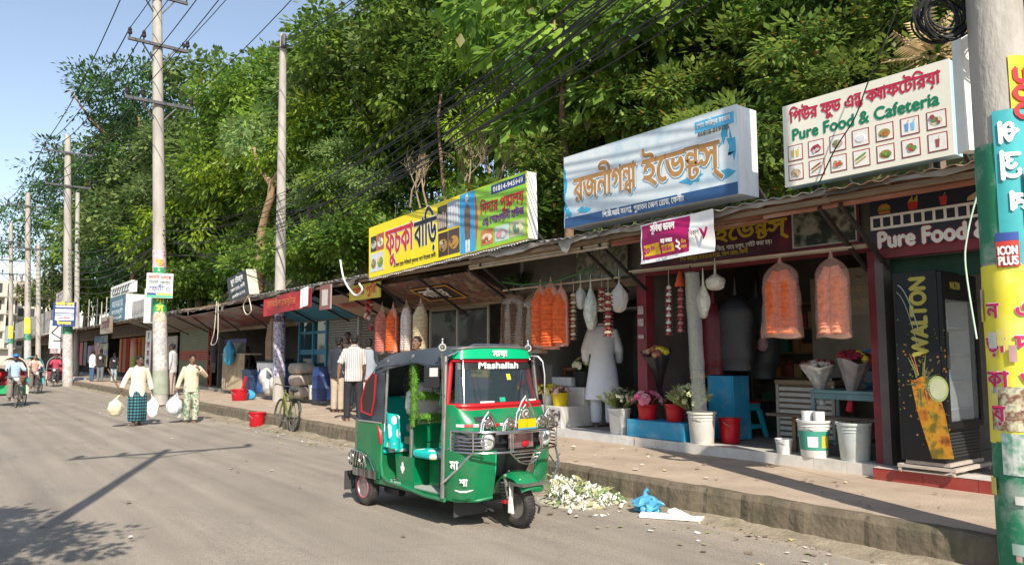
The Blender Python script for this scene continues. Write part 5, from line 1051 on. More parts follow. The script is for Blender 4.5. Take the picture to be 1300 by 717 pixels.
    B('dash_cowl', G, lambda b: b.slab(upper, 40, 10, (-.02, 0, 0)), True)
    def band(z0, z1, e, a0, a1, n=24):
        def g(uu, v):
            a = a0 + (a1 - a0)*uu; z = z0 + (z1 - z0)*v; vv = (z - .765)/.45; x1 = 1.97 - .10*max(0, vv)**1.5 - (.10*((vv-.55)/.45)**1.5 if vv > .55 else 0); x, y = nose(a, 1.59 + .01*vv, x1, .645 - .03*vv, 2.8)
            return (x + e, y*(1 + e*.9), z)
        return g
    B('grille_band', DK, lambda b: b.slab(band(.775, .945, .006, -.97, .97), 36, 3, (-.004, 0, 0)), True)
    def louvres(b):
        for s in (-1, 1):
            for i in range(5): b.slab(band(.785 + i*.031, .803 + i*.031, .018, s*.98, s*.72), 8, 1, (-.012, 0, 0))
    B('grille_louvre', mat('dark_grey_plastic', (.05, .05, .055), .35, .1), louvres, True)
    B('white_stripe', WH_, lambda b: b.slab(band(1.005, 1.03, .006, -.96, .96), 36, 1, (-.003, 0, 0)), True)
    B('red_dash', RD, lambda b: [b.slab(band(1.004, 1.031, .009, a, a + .12), 4, 1, (-.003, 0, 0)) for a in (-.88, -.68, -.42, .3, .55, .8)], True)
    B('air_vent', DK, lambda b: b.slab(band(1.045, 1.10, .007, -.72, -.42), 8, 2, (-.003, 0, 0)), True)
    # windscreen frame
    zb, zt = 1.215, 1.655
    def ws(a, v, e=0): 
        x, y = nose(a, 1.575 - .055*v + .0, 1.79 - .14*v, .59 - .085*v, 3.2); return Vector((x + e, y, zb + (zt - zb)*v))
    GLS = mat('windscreen_glass', (.04, .06, .075), .03, 0, alpha=.4, spec=1.)
    B('windscreen', GLS, lambda b: b.slab(lambda uu, v: ws(-.97 + 1.94*uu, .02 + .96*v), 24, 8, (-.004, 0, 0)), True)
    def wsf(b, e, r, v0, v1): b.tube([ws(-1 + 2*i/24, v0, e) for i in range(25)] + [ws(1, v0 + (v1-v0)*i/6, e) for i in range(1, 7)] + [ws(1 - 2*i/24, v1, e) for i in range(1, 25)] + [ws(-1, v1 + (v0-v1)*i/6, e) for i in range(1, 7)], r, 8)
    B('windscreen_frame', RD, lambda b: wsf(b, .004, .026, -.03, 1.0), True)
    B('lower_frame', RD, lambda b: b.slab(lambda uu, v: tuple(ws(-1 + 2*uu, -.14 + .14*v, .012)), 28, 2, (-.01, 0, 0)), True)
    def apost(b):
        for s in (-1, 1): b.slab(lambda uu, v: tuple(ws(s, v*1.05 - .04, -.03*uu) + Vector((-.05*uu, s*(.012 + .02*uu), 0))), 2, 6, (-.012, 0, 0))
    B('windscreen_post', G, apost, True)
    B('sun_strip', DK, lambda b: b.slab(lambda uu, v: tuple(ws(-.95 + 1.9*uu, .79 + .19*v, .006)), 24, 2, (-.003, 0, 0)), True)
    FR = frame((0, 0, 0), (0, 1, 0), (-1, 0, 0), (0, 0, 1))
    def front_letters(b, s, size, width, v, bold, shear, zoff=0.):
        lay, wd = type_layout(s); sx = width / wd
        for ch, gx, gz, kx, kz in lay:
            V, T, _ = _glyph(ch)
            for k, (ox, oz) in enumerate([(0, 0), (bold, 0), (-bold, 0), (0, bold), (0, -bold)]):
                vs = []
                for p in V:
                    z = (gz + p.y*kz)*size + oz; y = (gx + p.x*kx)*sx + ox - wd*sx/2 + shear*z; vv = v + z/(zt - zb); q = ws(max(-1, min(1, y/(.59 - .085*vv))), vv, .0105 + k*.0003); vs.append((q.x + (.035 if vv > 1.02 else 0), y, q.z))
                if T: b.add(vs, T)
    mb = MB(M); front_letters(mb, 'Mashallah', .1, .56, .815, .004, .3); mb.build('windscreen_lettering', WH_, t, recalc=False)
    # green visor on the roof edge
    def visor(uu, v):
        a = -1 + 2*uu; x, y = nose(a, 1.53, 1.70 - .035*v, .535 - .03*v, 3.4); return (x, y, 1.675 + .115*v - .03*abs(a)**3*v)
    B('roof_visor', GL, lambda b: b.slab(visor, 28, 4, (-.02, 0, 0)), True)
    B('visor_trim', ST, lambda b: b.tube([Vector(visor(i/24, 1)) + Vector((.0, 0, .008)) for i in range(25)], .014, 6), True)
    def visor_letters(b):
        lay, wd = type_layout('মায়া'); sx = .2/wd
        for ch, gx, gz, kx, kz in lay:
            V, T, _ = _glyph(ch)
            for k, (ox, oz) in enumerate([(0, 0), (.004, 0), (-.004, 0), (0, .004), (0, -.004)]):
                if T: b.add([(1.708 - .004*(.7) + k*.0003 - .3*((gz + p.y*kz)*.1)*.3, (gx + p.x*kx)*sx - .1 + ox, 1.70 + (gz + p.y*kz)*.09 + oz) for p in V], T)
    mb = MB(M); visor_letters(mb); mb.build('visor_lettering', WH_, t, recalc=False)
    B('wiper', DK, lambda b: b.tube([ws(.3, .02, .015), ws(.62, .72, .012)], .006, 5))
    B('windscreen_sticker', cmat(.02, .35, .2), lambda b: b.slab(lambda uu, v: tuple(ws(-.12 + .13*uu, .04 + .1*v, .006)), 3, 2, (-.002, 0, 0)))
    B('tax_disc', cmat(.6, .6, .05), lambda b: b.slab(lambda uu, v: tuple(ws(.16 + .1*uu, .54 + .14*v, .006)), 3, 2, (-.002, 0, 0)))
    B('white_label', WH_, lambda b: [b.slab(lambda uu, v: tuple(ws(a + w_*uu, .03 + .035*v, .006)), 3, 1, (-.002, 0, 0)) for a, w_ in ((-.55, .3), (.5, .3))])
    # headlights
    for s in (-1, 1):
        c = Vector((1.965, s*.385, .862)); mb = MB(M @ frame(c, (0, 1, 0), (0, 0, 1), (1, 0, 0)))
        mb.lathe([(.088, -.05), (.09, .015), (.078, .024), (.074, .012)], 22, 0, cap=False); hl = mb.build('headlight', CH, t, smooth=True)
        mb = MB(M @ frame(c, (0, 1, 0), (0, 0, 1), (1, 0, 0))); mb.lathe([(.074, .010), (.06, .024), (.03, .031), (.004, .033)], 22, 0); mb.build('lens', mat('lamp_lens', (.72, .74, .74), .12, .15, 30, spec=.9), hl, smooth=True)
        mb = MB(M @ frame(c, (0, 1, 0), (0, 0, 1), (1, 0, 0))); mb.lathe([(.03, .033), (.034, .036), (.022, .038), (.004, .038)], 14, 0); mb.build('bulb_cover', mat('amber_smoke', (.3, .28, .26), .15, .2), hl, smooth=True)
    # chrome guard
    def guardf(b):
        def at_(a, z, e=.07): x, y = nose(a, 1.62, 2.06, .625, 2.9); return Vector((x + e, y, z))
        for z, a0, a1 in ((.965, -1, 1), (.765, -1, 1), (.948, -.6, .6)): b.tube([at_(a0 + (a1-a0)*i/20, z) for i in range(21)], .011, 7)
        for a in (-1, -.9, -.78, -.34, -.3, .34, .3, .78, .9, 1): b.tube([at_(a, .765), at_(a, .965)], .008, 6)
        for z in (.80, .835, .87, .905): b.tube([at_(-1 + .26*i/5, z) for i in range(6)], .007, 5); b.tube([at_(.74 + .26*i/5, z) for i in range(6)], .007, 5)
        b.tube([at_(-.36 + .72*i/12, .765 - .13*math.sin(math.pi*i/12)) for i in range(13)], .011, 7)
        for z in (.66, .70, .735): w = math.sqrt(max(.02, 1 - ((.765 - z)/.135)**2))*.3; b.tube([at_(-w + 2*w*i/6, z) for i in range(7)], .007, 5)
        for s in (1,):   # lower side frame
            b.tube([at_(s*.95, .765), (2.05, s*.52, .60), (2.12, s*.36, .45)], .011, 6); b.tube([at_(s, .76, .04), (1.97, s*.56, .55), (2.1, s*.38, .46)], .009, 6)
            for i in range(4): b.tube([(2.03 + .02*i, s*(.56 - .05*i), .68 - .06*i), (1.95 + .04*i, s*(.58 - .05*i), .62 - .045*i)], .007, 5)
        b.tube([at_(-1, .965), at_(-1, .8), (1.66, -.64, .78)], .01, 6); b.tube([(1.9, -.52, .76), (1.8, -.6, .62), (1.65, -.655, .48), (1.585, -.66, .44)], .013, 6)
        # hoop at the left of the windscreen and upright posts with ring finials
        b.tube([(1.60, .52, 1.70), (1.68, .57, 1.695), (1.72, .60, 1.64), (1.74, .61, 1.5), (1.74, .615, 1.0), (1.72, .62, .8)], .012, 7)
        b.tube([(1.76, -.52, .99), (1.74, -.50, 1.25), (1.66, -.46, 1.66), (1.6, -.47, 1.69)], .012, 7)
        for x, y, z0 in ((1.62, -.665, 1.1), (1.60, .52, 1.66)):
            b.tube([(x, y, z0), (x - .03, y, 1.73)], .011, 7); b.ring((x - .03, y, 1.79), (.8, -.5, 0), .032, .011, 14, 6); b.ring((x - .03, y, 1.79), (.8, .6, 0), .016, .008, 10, 5); b.tube([(x - .03, y, 1.82), (x - .03, y, 1.86)], [.014, .006], 6); b.ball((x - .03, y, 1.87), .012, 6, 5)
        b.tube([(1.6, -.60, 1.70), (1.64, -.3, 1.82), (1.64, .3, 1.82), (1.6, .52, 1.70)], .01, 6)
    B('crash_guard', CH, guardf, True)
    B('mirror_plate', mat('mirror_plate', (.35, .25, .26), .15, .4, 8, metal=.7), lambda b: b.box(2.02, 2.03, -.16, .17, .78, .935))
    B('red_badge', RD, lambda b: b.ball((2.035, .06, .82), (.012, .05, .035), 10, 6), True)
    def crest(b, y, z, w, h, x=2.10):
        pts = [(y - w, z), (y - w*.86, z + h*.45), (y - w*.35, z + h*.82), (y, z + h), (y + w*.35, z + h*.82), (y + w*.86, z + h*.45), (y + w, z)]
        b.tube([(x, p, q) for p, q in pts], .011, 6); b.tube([(x, p*.0 + y + (p - y)*.72, z + (q - z)*.72) for p, q in pts], .008, 6); b.ring((x, y, z + h*.42), (1, 0, 0), w*.42, .013, 16, 6); b.ring((x + .01, y, z + h*.42), (1, 0, 0), w*.2, .012, 12, 6)
    def crests(b): crest(b, .0, 1.0, .135, .30); crest(b, -.40, .965, .095, .19, 2.0); crest(b, .44, .965, .095, .19, 1.98); crest(b, .24, .975, .10, .13, 2.09); crest(b, -.2, .975, .09, .13, 2.09)
    B('chrome_crest', CH, crests, True)
    B('crest_lens', mat('crest_lens', (.55, .5, .48), .15, .2, 20), lambda b: [b.ball((x, y, z), (.012, r, r), 12, 6) for x, y, z, r in ((2.1, 0, 1.126, .05), (2.0, -.40, 1.045, .036), (1.98, .44, 1.045, .036))], True)
    B('number_plate', mat('plate_orange', (.85, .42, .0), .5, .05), lambda b: (b.box(2.125, 2.131, -.12, -.003, .99, 1.075), b.box(2.125, 2.131, .003, .12, .99, 1.075)))
    B('plate_edge', cmat(.05, .25, .4), lambda b: b.box(2.124, 2.132, -.12, .12, .965, .988))
    # white marks on the cowl and sill
    def cheek_letter(b, s_, size, u0, z0, bold=.004):
        lay, wd = type_layout(s_)
        for ch, gx, gz, kx, kz in lay:
            V, T, _ = _glyph(ch)
            for k, (ox, oz) in enumerate([(0, 0), (bold, 0), (-bold, 0), (0, bold), (0, -bold)]):
                vs = []
                for p in V:
                    uu = u0 + ((gx + p.x*kx)*size + ox)/.62; z = z0 + (gz + p.y*kz)*size + oz; v = (z - .285)/.485; a = max(0, min(1, uu))*math.pi/2; bulge = 1 - .16*(1 - v)**2.2
                    vs.append((1.57 + .40*bulge*math.sin(a)**.85 + .012 + k*.0003, -(.27 + .38*math.cos(a)**.85*(1 - .10*(1-v)**2)) - .014 - k*.0003, z))
                if T: b.add(vs, T)
    mb = MB(M); cheek_letter(mb, 'মা', .115, .17, .60); cheek_letter(mb, 'শা', .10, .36, .44); mb.build('cowl_lettering', WH_, t, recalc=False)
    B('scroll_mark', WH_, lambda b: b.tube([(1.80, -.655, .405), (1.86, -.635, .395), (1.92, -.60, .40), (1.955, -.545, .415)], [.004, .01, .01, .003], 5), True)
    SD = frame((0, -.648, 0), (1, 0, 0), (0, 1, 0), (0, 0, 1))
    lettering(t, M @ SD, [('হে', .63, .34, dict(size=.05), WH_), ('আল্লাহ', .70, .335, dict(size=.04), WH_)], 'sill_lettering', y=-.006)
    B('petal_mark', WH_, lambda b: [b.ball((.80 + dx, -.612, .50 + dz), (.02, .004, .028), 8, 5) for dx, dz in ((-.02, 0), (.02, 0), (0, .04), (0, -.03), (0, .005))] , True)
    B('side_panel', G, lambda b: b.box(.72, 1.0, -.608, -.59, .33, .63))
    # mirrors
    for s, x, y in ((-1, 1.60, -.80), (1, 1.66, .70)):
        B('side_mirror', DK, lambda b: (b.box(x - .03, x + .03, y - .075, y + .075, 1.39, 1.60), b.tube([(x, y, 1.39), (x + .01, y - s*.05, 1.34), (1.6, s*.64, 1.3)], .009, 6)), bevel=.02)
    B('mirror_glass', mat('mirror', (.75, .75, .75), .25, .1, metal=.4), lambda b: b.prism([(-.05, 1.50), (.05, 1.50), (.05, 1.585), (-.05, 1.585)], frame((1.634, -.80, 0), (0, 1, 0), (-1, 0, 0), UP), .003))
    # steering and mudguard
    B('handlebar', DK, lambda b: (b.tube([(1.52, -.36, 1.06), (1.55, 0, 1.0), (1.52, .36, 1.06)], .017, 7), b.tube([(1.55, 0, 1.0), (1.85, 0, .5)], .03, 8), b.box(1.5, 1.72, -.3, .3, 1.06, 1.19)), True)
    def fender(uu, v):
        a = R(30 + 140*uu); r = .285; w = .15; y = -w + 2*w*v; e = abs(y)/w; return (2.0 + math.cos(a)*(r - .05*e**3)*1.02, y, .22 + math.sin(a)*(r - .05*e**3) + .05)
    B('front_fender', G, lambda b: b.slab(fender, 22, 8, (0, 0, -.01)), True)
    B('fender_step', ST, lambda b: b.box(2.03, 2.26, -.175, .175, .435, .46))
    B('fork', ST, lambda b: [(b.tube([(1.93, s*.13, .52), (2.0, s*.125, .22)], .02, 8), b.tube([(2.06, s*.13, .46), (2.02, s*.125, .21)], [.012, .028], 8)) for s in (-1, 1)], True)
    B('spring', DK, lambda b: [b.tube([(1.90 + .01*i/8 + .032*math.cos(i*.8), s*.145 + .032*math.sin(i*.8), .47 - .19*i/48) for i in range(49)], .008, 5) for s in (-1, 1)], True)
    B('red_clip', RD, lambda b: b.box(1.93, 1.99, -.175, -.14, .24, .28), bevel=.01)
    B('silver_link', WH_, lambda b: (b.hexa([(2.02, -.165, .16), (2.1, -.165, .16), (2.1, -.145, .16), (2.02, -.145, .16), (2.03, -.165, .32), (2.07, -.165, .32), (2.07, -.145, .32), (2.03, -.145, .32)]), b.tube([(2.05, -.155, .31), (2.03, -.15, .46)], .01, 6)), bevel=.006)
    B('mud_flap', mat('grey_rubber', (.05, .05, .052), .8, .2), lambda b: (b.box(1.60, 1.615, -.52, -.1, .1, .31), b.box(-.42, -.41, -.64, -.42, .12, .34)))
    B('under_frame', DK, lambda b: (b.box(-.3, 1.6, -.3, .3, .2, .27), b.tube([(.1, -.45, .24), (.7, -.42, .24)], .035, 8), b.tube([(.25, -.45, .2), (.55, -.45, .2)], .05, 10), b.tube([(1.65, -.28, .32), (1.75, -.26, .2), (1.82, -.18, .15)], .015, 6)), True)
    # wheels
    def wheel(c, r, w, name='wheel', ydir=-1):
        A = M @ frame(c, (1, 0, 0), (0, 0, 1), (0, ydir, 0))
        mb = MB(A); hw = w/2; mb.lathe([(r*.56, -hw*.75), (r*.62, -hw*.95), (r*.80, -hw*1.06), (r*.93, -hw*.92), (r*.985, -hw*.6), (r, -hw*.2), (r, hw*.2), (r*.985, hw*.6), (r*.93, hw*.92), (r*.80, hw*1.06), (r*.62, hw*.95), (r*.56, hw*.75)], 36, 0, cap=False)
        o = mb.build(name, RB, t, smooth=True)
        mb = MB(A)
        for i in range(40):
            a = i*2*math.pi/40; ca, sa = math.cos(a), math.sin(a)
            for k in (-.55, 0, .55): mb.push(frame((ca*(r-.001), sa*(r-.001), k*hw), (-sa, ca, 0), (ca, sa, 0), (0, 0, 1))); mb.box(-.006, .006, -.002, .005, -hw*.2, hw*.2); mb.pop()
        mb.build('tread', RB, o)
        mb = MB(A); mb.lathe([(r*.57, hw*.75), (r*.58, hw*.9), (r*.53, hw*.92), (r*.48, hw*.4), (r*.3, hw*.35), (r*.28, hw*.7), (r*.12, hw*.8), (.004, hw*.82)], 28, 0); mb.lathe([(r*.57, -hw*.75), (r*.3, -hw*.6), (.004, -hw*.6)], 28, 0); mb.build('rim', ST, o, smooth=True)
        mb = MB(A)
        for i in range(8):
            a = i*math.pi/4; mb.ball((r*.4*math.cos(a), r*.4*math.sin(a), hw*.4), .012, 6, 4)
        mb.build('wheel_nuts', DK, o, smooth=True)
        return A, o
    wheel((2.0, 0, .21), .21, .105); A, o = wheel((0, -.575, .205), .205, .115); wheel((0, .575, .205), .205, .115, ydir=1)
    mb = MB(A); mb.ring((0, 0, .052), (0, 0, 1), .118, .008, 24, 6); mb.build('pink_rim_tape', cmat(.5, .1, .15), o, smooth=True)
    # load: a fan and white sacks on the rear seat
    mb = MB(M); c = Vector((.32, -.02, 1.36)); ax = Vector((1, -.25, 0))
    for r in (.25, .2, .15, .1): mb.ring(c, ax, r, .004, 28, 5); mb.ring(c + ax*.05, ax, r*.95, .004, 28, 5)
    e = UP.cross(ax).normalized()
    for i in range(20): a = i*math.pi/10; d = e*math.cos(a) + UP*math.sin(a); mb.tube([c + ax*.06 + d*.04, c + ax*.05 + d*.24, c + d*.25], .003, 4)
    fn = thing('table_fan', 'round wire-guarded fan with a blue hub carried inside the auto rickshaw', 'fan', M @ tr(.3, 0, .70)); mb.build('wire_guard', ST, fn, smooth=True)
    mb = MB(M); mb.ball(c + ax*.05, (.05, .075, .075), 14, 8); mb.build('hub', cmat(.02, .2, .4), fn, smooth=True)
    mb = MB(M); mb.tube([c - ax*.03, c - ax*.03 - UP*.5, (.25, 0, .72)], .018, 8); mb.lathe([(.13, .70), (.12, .73), (.03, .75)], 16, 0, (.26, 0, 0)); mb.build('stand', DK, fn, smooth=True)
    mb = MB(M); 
    for cc, r in (((.62, -.22, 1.18), (.16, .24, .22)), ((.60, .02, 1.0), (.16, .3, .25))):
        mb.loft([[Vector(cc) + Vector((r[0]*math.sin(th)*math.cos(p), r[1]*math.sin(th)*math.sin(p), r[2]*-math.cos(th)))*(1 + .18*noise.noise(Vector((p*1.0 if p < 3.14 else 6.28 - p, th*2, cc[1])))) for p in [6.2832*j/18 for j in range(18)]] for th in [.03 + 3.08*i/12 for i in range(13)]])
    tag(mb.build('cloth_bundle', mat('white_sacking', (.66, .64, .6), .9, .12, 5, .5), smooth=True), 'white cloth bundle piled behind the turf-wrapped bars of the auto rickshaw', 'bundle')
    mb = MB(M); mb.box(.35, .85, -.3, .3, .70, .78); tag(mb.build('carton', cmat(.45, .35, .22)), 'flat brown carton lying under the white bundle inside the auto rickshaw', 'carton')
    mb = MB(M); mb.lathe([(.07, 0), (.075, .02), (.075, .3), (.04, .34), (.03, .38), (.004, .38)], 14, 0, (1.02, -.02, .72)); tag(mb.build('water_bottle', cmat(.03, .25, .5, .2), smooth=True), 'blue plastic bottle standing on the driver seat of the auto rickshaw', 'bottle')
    return t
AUTO = auto_rickshaw()
# ================================================================== people
SKIN = [mat('brown_skin', (.20, .105, .065), .55, .12, 10), mat('dark_skin', (.12, .062, .04), .55, .12, 10), mat('tan_skin', (.29, .165, .10), .55, .1, 10)]
HAIR = mat('black_hair', (.012, .010, .009), .55, .3, 40, .4)
def soft(o, vox, it=6):
    md = o.modifiers.new('remesh', 'REMESH'); md.mode = 'VOXEL'; md.voxel_size = vox; md.use_smooth_shade = True
    sm = o.modifiers.new('smooth', 'SMOOTH'); sm.iterations = it; sm.factor = .5
    return o
def ellr(c, rx, ry, n=16, tilt=0.): return [Vector(c) + Vector((rx*math.cos(2*math.pi*j/n), ry*math.sin(2*math.pi*j/n), tilt*math.sin(2*math.pi*j/n))) for j in range(n)]
def person(label, pos, head, H=1.7, top=None, bottom=None, skin=0, legs=None, arms=None, lean=0., headturn=(0, 0), near=False, sleeve=1.0, style='shirt', seat=0., group=None, hair=True, cap=None, beard=False, sandals=True, extra=None, name='person', topname='shirt', sleevem=None):
    k = H / 1.70; M = tr(*pos) @ rotz(head) @ Matrix.Scale(k, 4); t = thing(name, label, 'person', tr(*pos) @ rotz(head), group)
    V = Vector; vox = (.0085 if near else .013) * k
    hz_ = .90 - seat; lean_v = V((0, math.sin(lean), math.cos(lean)))
    pel = V((0, 0, hz_)); up = lambda d, y=0., x=0.: pel + lean_v*d + V((x, y, 0))
    L = legs or {'R': ((0, 0, -.43), (0, 0, -.41)), 'L': ((0, 0, -.43), (0, 0, -.41))}
    A = arms or {'R': ((.05, -.02, -.28), (.0, .05, -.25)), 'L': ((-.05, -.02, -.28), (.0, .05, -.25))}
    sk = SKIN[skin]
    J = {}
    for s, sx in (('R', 1), ('L', -1)):
        hip = pel + V((sx*.09, 0, -.02)); kn = hip + V(L[s][0]); an = kn + V(L[s][1]); sh = up(.462, 0, sx*.162); el = sh + V(A[s][0]); wr = el + V(A[s][1])
        J[s] = (hip, kn, an, sh, el, wr)
    b = MB(M)
    # trunk
    b.loft([ellr(up(-.10), .10, .08), ellr(up(-.02), .155, .105), ellr(up(.08), .15, .10), ellr(up(.18), .14, .095), ellr(up(.32), .165, .105), ellr(up(.43), .175, .10), ellr(up(.485), .135, .085), ellr(up(.54), .07, .065)])
    nk = up(.52, .005); hd = up(.66, .035) ; b.tube([nk, nk.lerp(hd, .6)], [.062, .055], 12)
    ht = rotz(headturn[0]) @ Matrix.Rotation(headturn[1], 4, 'X'); HM = tr(*hd) @ ht
    b.push(HM); b.ball((0, -.005, .02), (.073, .092, .105), 16, 12); b.ball((0, .022, -.045), (.056, .062, .072), 14, 10); b.tube([(0, .085, .025), (0, .105, -.018), (0, .085, -.03)], [.008, .017, .012], 8); b.ball((0, .07, -.065), (.026, .018, .012), 8, 6); b.ball((0, .06, -.1), (.028, .024, .02), 8, 6)
    for sx in (-1, 1): b.ball((sx*.076, -.008, 0), (.012, .022, .034), 8, 6); b.ball((sx*.032, .072, .045), (.024, .016, .008), 8, 6)
    b.pop()
    for s, sx in (('R', 1), ('L', -1)):
        hip, kn, an, sh, el, wr = J[s]
        b.tube([hip + V((0, 0, .04)), hip.lerp(kn, .4), kn, kn.lerp(an, .35), an], [.088, .078, .054, .058, .036], 12)
        fd = V((sx*.12, 1, 0)).normalized(); b.loft([[an + fd*d + V((-fd.y*w*math.cos(2*math.pi*j/10), fd.x*w*math.cos(2*math.pi*j/10), -.065 + z + h*math.sin(2*math.pi*j/10))) for j in range(10)] for d, w, h, z in ((-.065, .02, .02, .0), (-.045, .034, .032, .01), (.02, .036, .04, .02), (.09, .045, .026, .005), (.15, .042, .016, -.006), (.175, .02, .008, -.01))]); b.tube([an, an + V((0, 0, -.045))], [.036, .036], 10)
        b.tube([sh + V((-sx*.03, 0, .0)), sh, sh.lerp(el, .5), el, el.lerp(wr, .3), wr], [.06, .056, .047, .039, .040, .027], 12)
        d = (wr - el).normalized(); side = d.cross(V((sx, 0, 0))); side = side.normalized() if side.length > .1 else V((0, 1, 0)); nrm = side.cross(d)
        pc = wr + d*.045; b.loft([[wr + d*q + side*w*math.cos(2*math.pi*j/10) + nrm*h*math.sin(2*math.pi*j/10) for j in range(10)] for q, w, h in ((-.005, .026, .02), (.03, .038, .016), (.07, .043, .014), (.09, .038, .011))])
        for i, (o, ln) in enumerate(((-.031, .062), (-.011, .075), (.011, .07), (.031, .055))):
            p0 = wr + d*.075 + side*o; b.tube([p0, p0 + d*ln*.5 + nrm*.006*sx, p0 + d*ln*.8 - nrm*sx*-.02, p0 + d*ln*.9 + nrm*sx*.035], [.0105, .010, .009, .007], 7)
        p0 = wr + d*.03 + side*.03; b.tube([p0, p0 + d*.03 + side*.025, p0 + d*.065 + side*.02 + nrm*sx*.015], [.013, .011, .008], 7)
    soft(b.build('body', sk, t, smooth=False), vox, 4)
    if hair:
        b = MB(M); b.push(HM); b.ball((0, -.022, .047), (.081, .093, .09), 18, 12); b.ball((0, -.05, -.0), (.07, .06, .07), 14, 10)
        for i in range(60):
            rg_ = random.Random(i); q = rdir(rg_); q.z = abs(q.z); 
            if q.y < .55: b.ball(V((0, -.022, .047)) + V((q.x*.08, q.y*.092, q.z*.089)), .013, 5, 4)
        b.pop(); b.build('hair', HAIR, t, smooth=True)
    if cap: b = MB(M); b.push(HM); b.ball((0, -.01, .055), (.088, .1, .085), 18, 10); b.loft([ellr((0, .10, .06), .075, .075), ellr((0, .10, .072), .07, .07)]); b.pop(); b.build('cap', cap, t, smooth=True)
    if beard: b = MB(M); b.push(HM); b.ball((0, .04, -.085), (.05, .05, .05), 12, 8); b.pop(); b.build('beard', HAIR, t, smooth=True)
    for sx in (-1, 1):
        b = MB(M); b.push(HM); b.ball((sx*.03, .079, .026), (.012, .008, .007), 10, 6); b.ball((sx*.03, .086, .026), (.0058, .003, .0058), 8, 5, 1); b.pop(); b.build('eye', [cmat(.6, .57, .52), cmat(.01, .008, .007)], t, smooth=True)
        b = MB(M); b.push(HM); b.tube([(sx*.014, .089, .048), (sx*.034, .087, .054), (sx*.052, .074, .048)], [.004, .0055, .003], 6); b.pop(); b.build('eyebrow', HAIR, t, smooth=True)
    b = MB(M); b.push(HM); b.tube([(-.02, .083, -.064), (0, .09, -.062), (.02, .083, -.064)], [.003, .005, .003], 6); b.pop(); b.build('mouth', cmat(.14, .05, .045), t, smooth=True)
    # clothes
    fold = lambda z, a: 1 + .05*noise.noise(V((math.cos(a)*1.6, math.sin(a)*1.6, z*7 + H*9)))
    def rings(spec): return [[up(d, y) + V((rx*math.cos(a)*fold(d, a), ry*math.sin(a)*fold(d, a), 0)) for a in [2*math.pi*j/28 for j in range(28)]] for d, rx, ry, y in spec]
    if top:
        b = MB(M)
        hem = {'shirt': [(-.14, .185, .135, 0), (-.02, .185, .135, 0)], 'loose': [(-.20, .205, .15, 0), (-.05, .195, .14, 0)], 'kurta': [(-.52, .27, .20, 0), (-.3, .235, .17, 0), (-.05, .20, .145, 0)]}[style]
        b.loft(rings(hem + [(.12, .17, .125, 0), (.3, .182, .125, 0), (.42, .19, .118, 0), (.475, .165, .104, 0), (.515, .12, .092, 0), (.545, .085, .078, .0)]))
        for s, sx in (('R', 1), ('L', -1)):
            hip, kn, an, sh, el, wr = J[s]
            w = .010 if style == 'shirt' else .014
            if sleeve >= .99: b.tube([sh + V((-sx*.04, 0, .005)), sh, sh.lerp(el, .5), el, el.lerp(wr, .5), el.lerp(wr, .93)], [.05, .062+w*.5, .056+w, .050+w, .046+w, .042+w], 14)
            else: b.tube([sh + V((-sx*.04, 0, .005)), sh, sh.lerp(el, .5), sh.lerp(el, sleeve)], [.05, .066, .064, .064], 14)
        soft(b.build(topname, top, t), .0135*k, 3)
        b = MB(M); nk2 = up(.535, .008); b.tube([nk2 + V((.066*math.cos(a), .062*math.sin(a), .012 - .02*math.sin(a))) for a in [2*math.pi*i/18 for i in range(19)]], .013, 7); b.build('collar', top, t, smooth=True)
    if bottom:
        b = MB(M)
        if style == 'lungi' or bottom[0] == 'lungi':
            a = max(.0, 0); z0 = hz_ + .10; spec = [(z0, .15, .105), (z0 - .12, .17, .125), (.72, .20, .155), (.5, .205, .18), (.3, .205, .185), (.14, .20, .18), (.11, .18, .16)]
            b.loft([[V((rx*math.cos(q)*(1 + .09*math.sin(q*5 + z*2)*(1 if z < .8 else .3)), ry*math.sin(q)*(1 + .10*math.sin(q*4 + 1 + z*3)*(1 if z < .8 else .3)), z)) for q in [2*math.pi*j/48 for j in range(48)]] for z, rx, ry in spec]); b.build('lungi', bottom[1], t, smooth=True)
        else:
            b.loft([ellr(up(-.14), .13, .11), ellr(up(-.02), .17, .12), ellr(up(.10), .165, .118)])
            for s, sx in (('R', 1), ('L', -1)):
                hip, kn, an, sh, el, wr = J[s]; fl = bottom[2] if len(bottom) > 2 else 0
                b.tube([hip + V((0, 0, .04)), hip.lerp(kn, .4), kn, kn.lerp(an, .5), kn.lerp(an, .96)], [.10, .092, .072 + fl*.5, .066 + fl, .058 + fl], 14)
            soft(b.build('trousers', bottom[1], t), .015*k, 4)
    if sandals:
        for s, sx in (('R', 1), ('L', -1)):
            an = J[s][2]; fd = V((sx*.12, 1, 0)).normalized(); b = MB(M); b.loft([[an + fd*d + V((-fd.y*w*math.cos(2*math.pi*j/12), fd.x*w*math.cos(2*math.pi*j/12), 0)) + V((0, 0, -.087 + .014*q)) + fd*.09*math.sin(2*math.pi*j/12)*1.35 for j in range(12)] for d, w, q in ((.055, .048, 0), (.055, .05, 1))]); b.tube([an + fd*.1 + V((-.05, 0, -.075)), an + fd*.095 + V((0, 0, -.035)), an + fd*.1 + V((.05, 0, -.075))], .009, 6); b.build('sandal', cmat(.06, .04, .03), t, smooth=True)
    return t, M, J
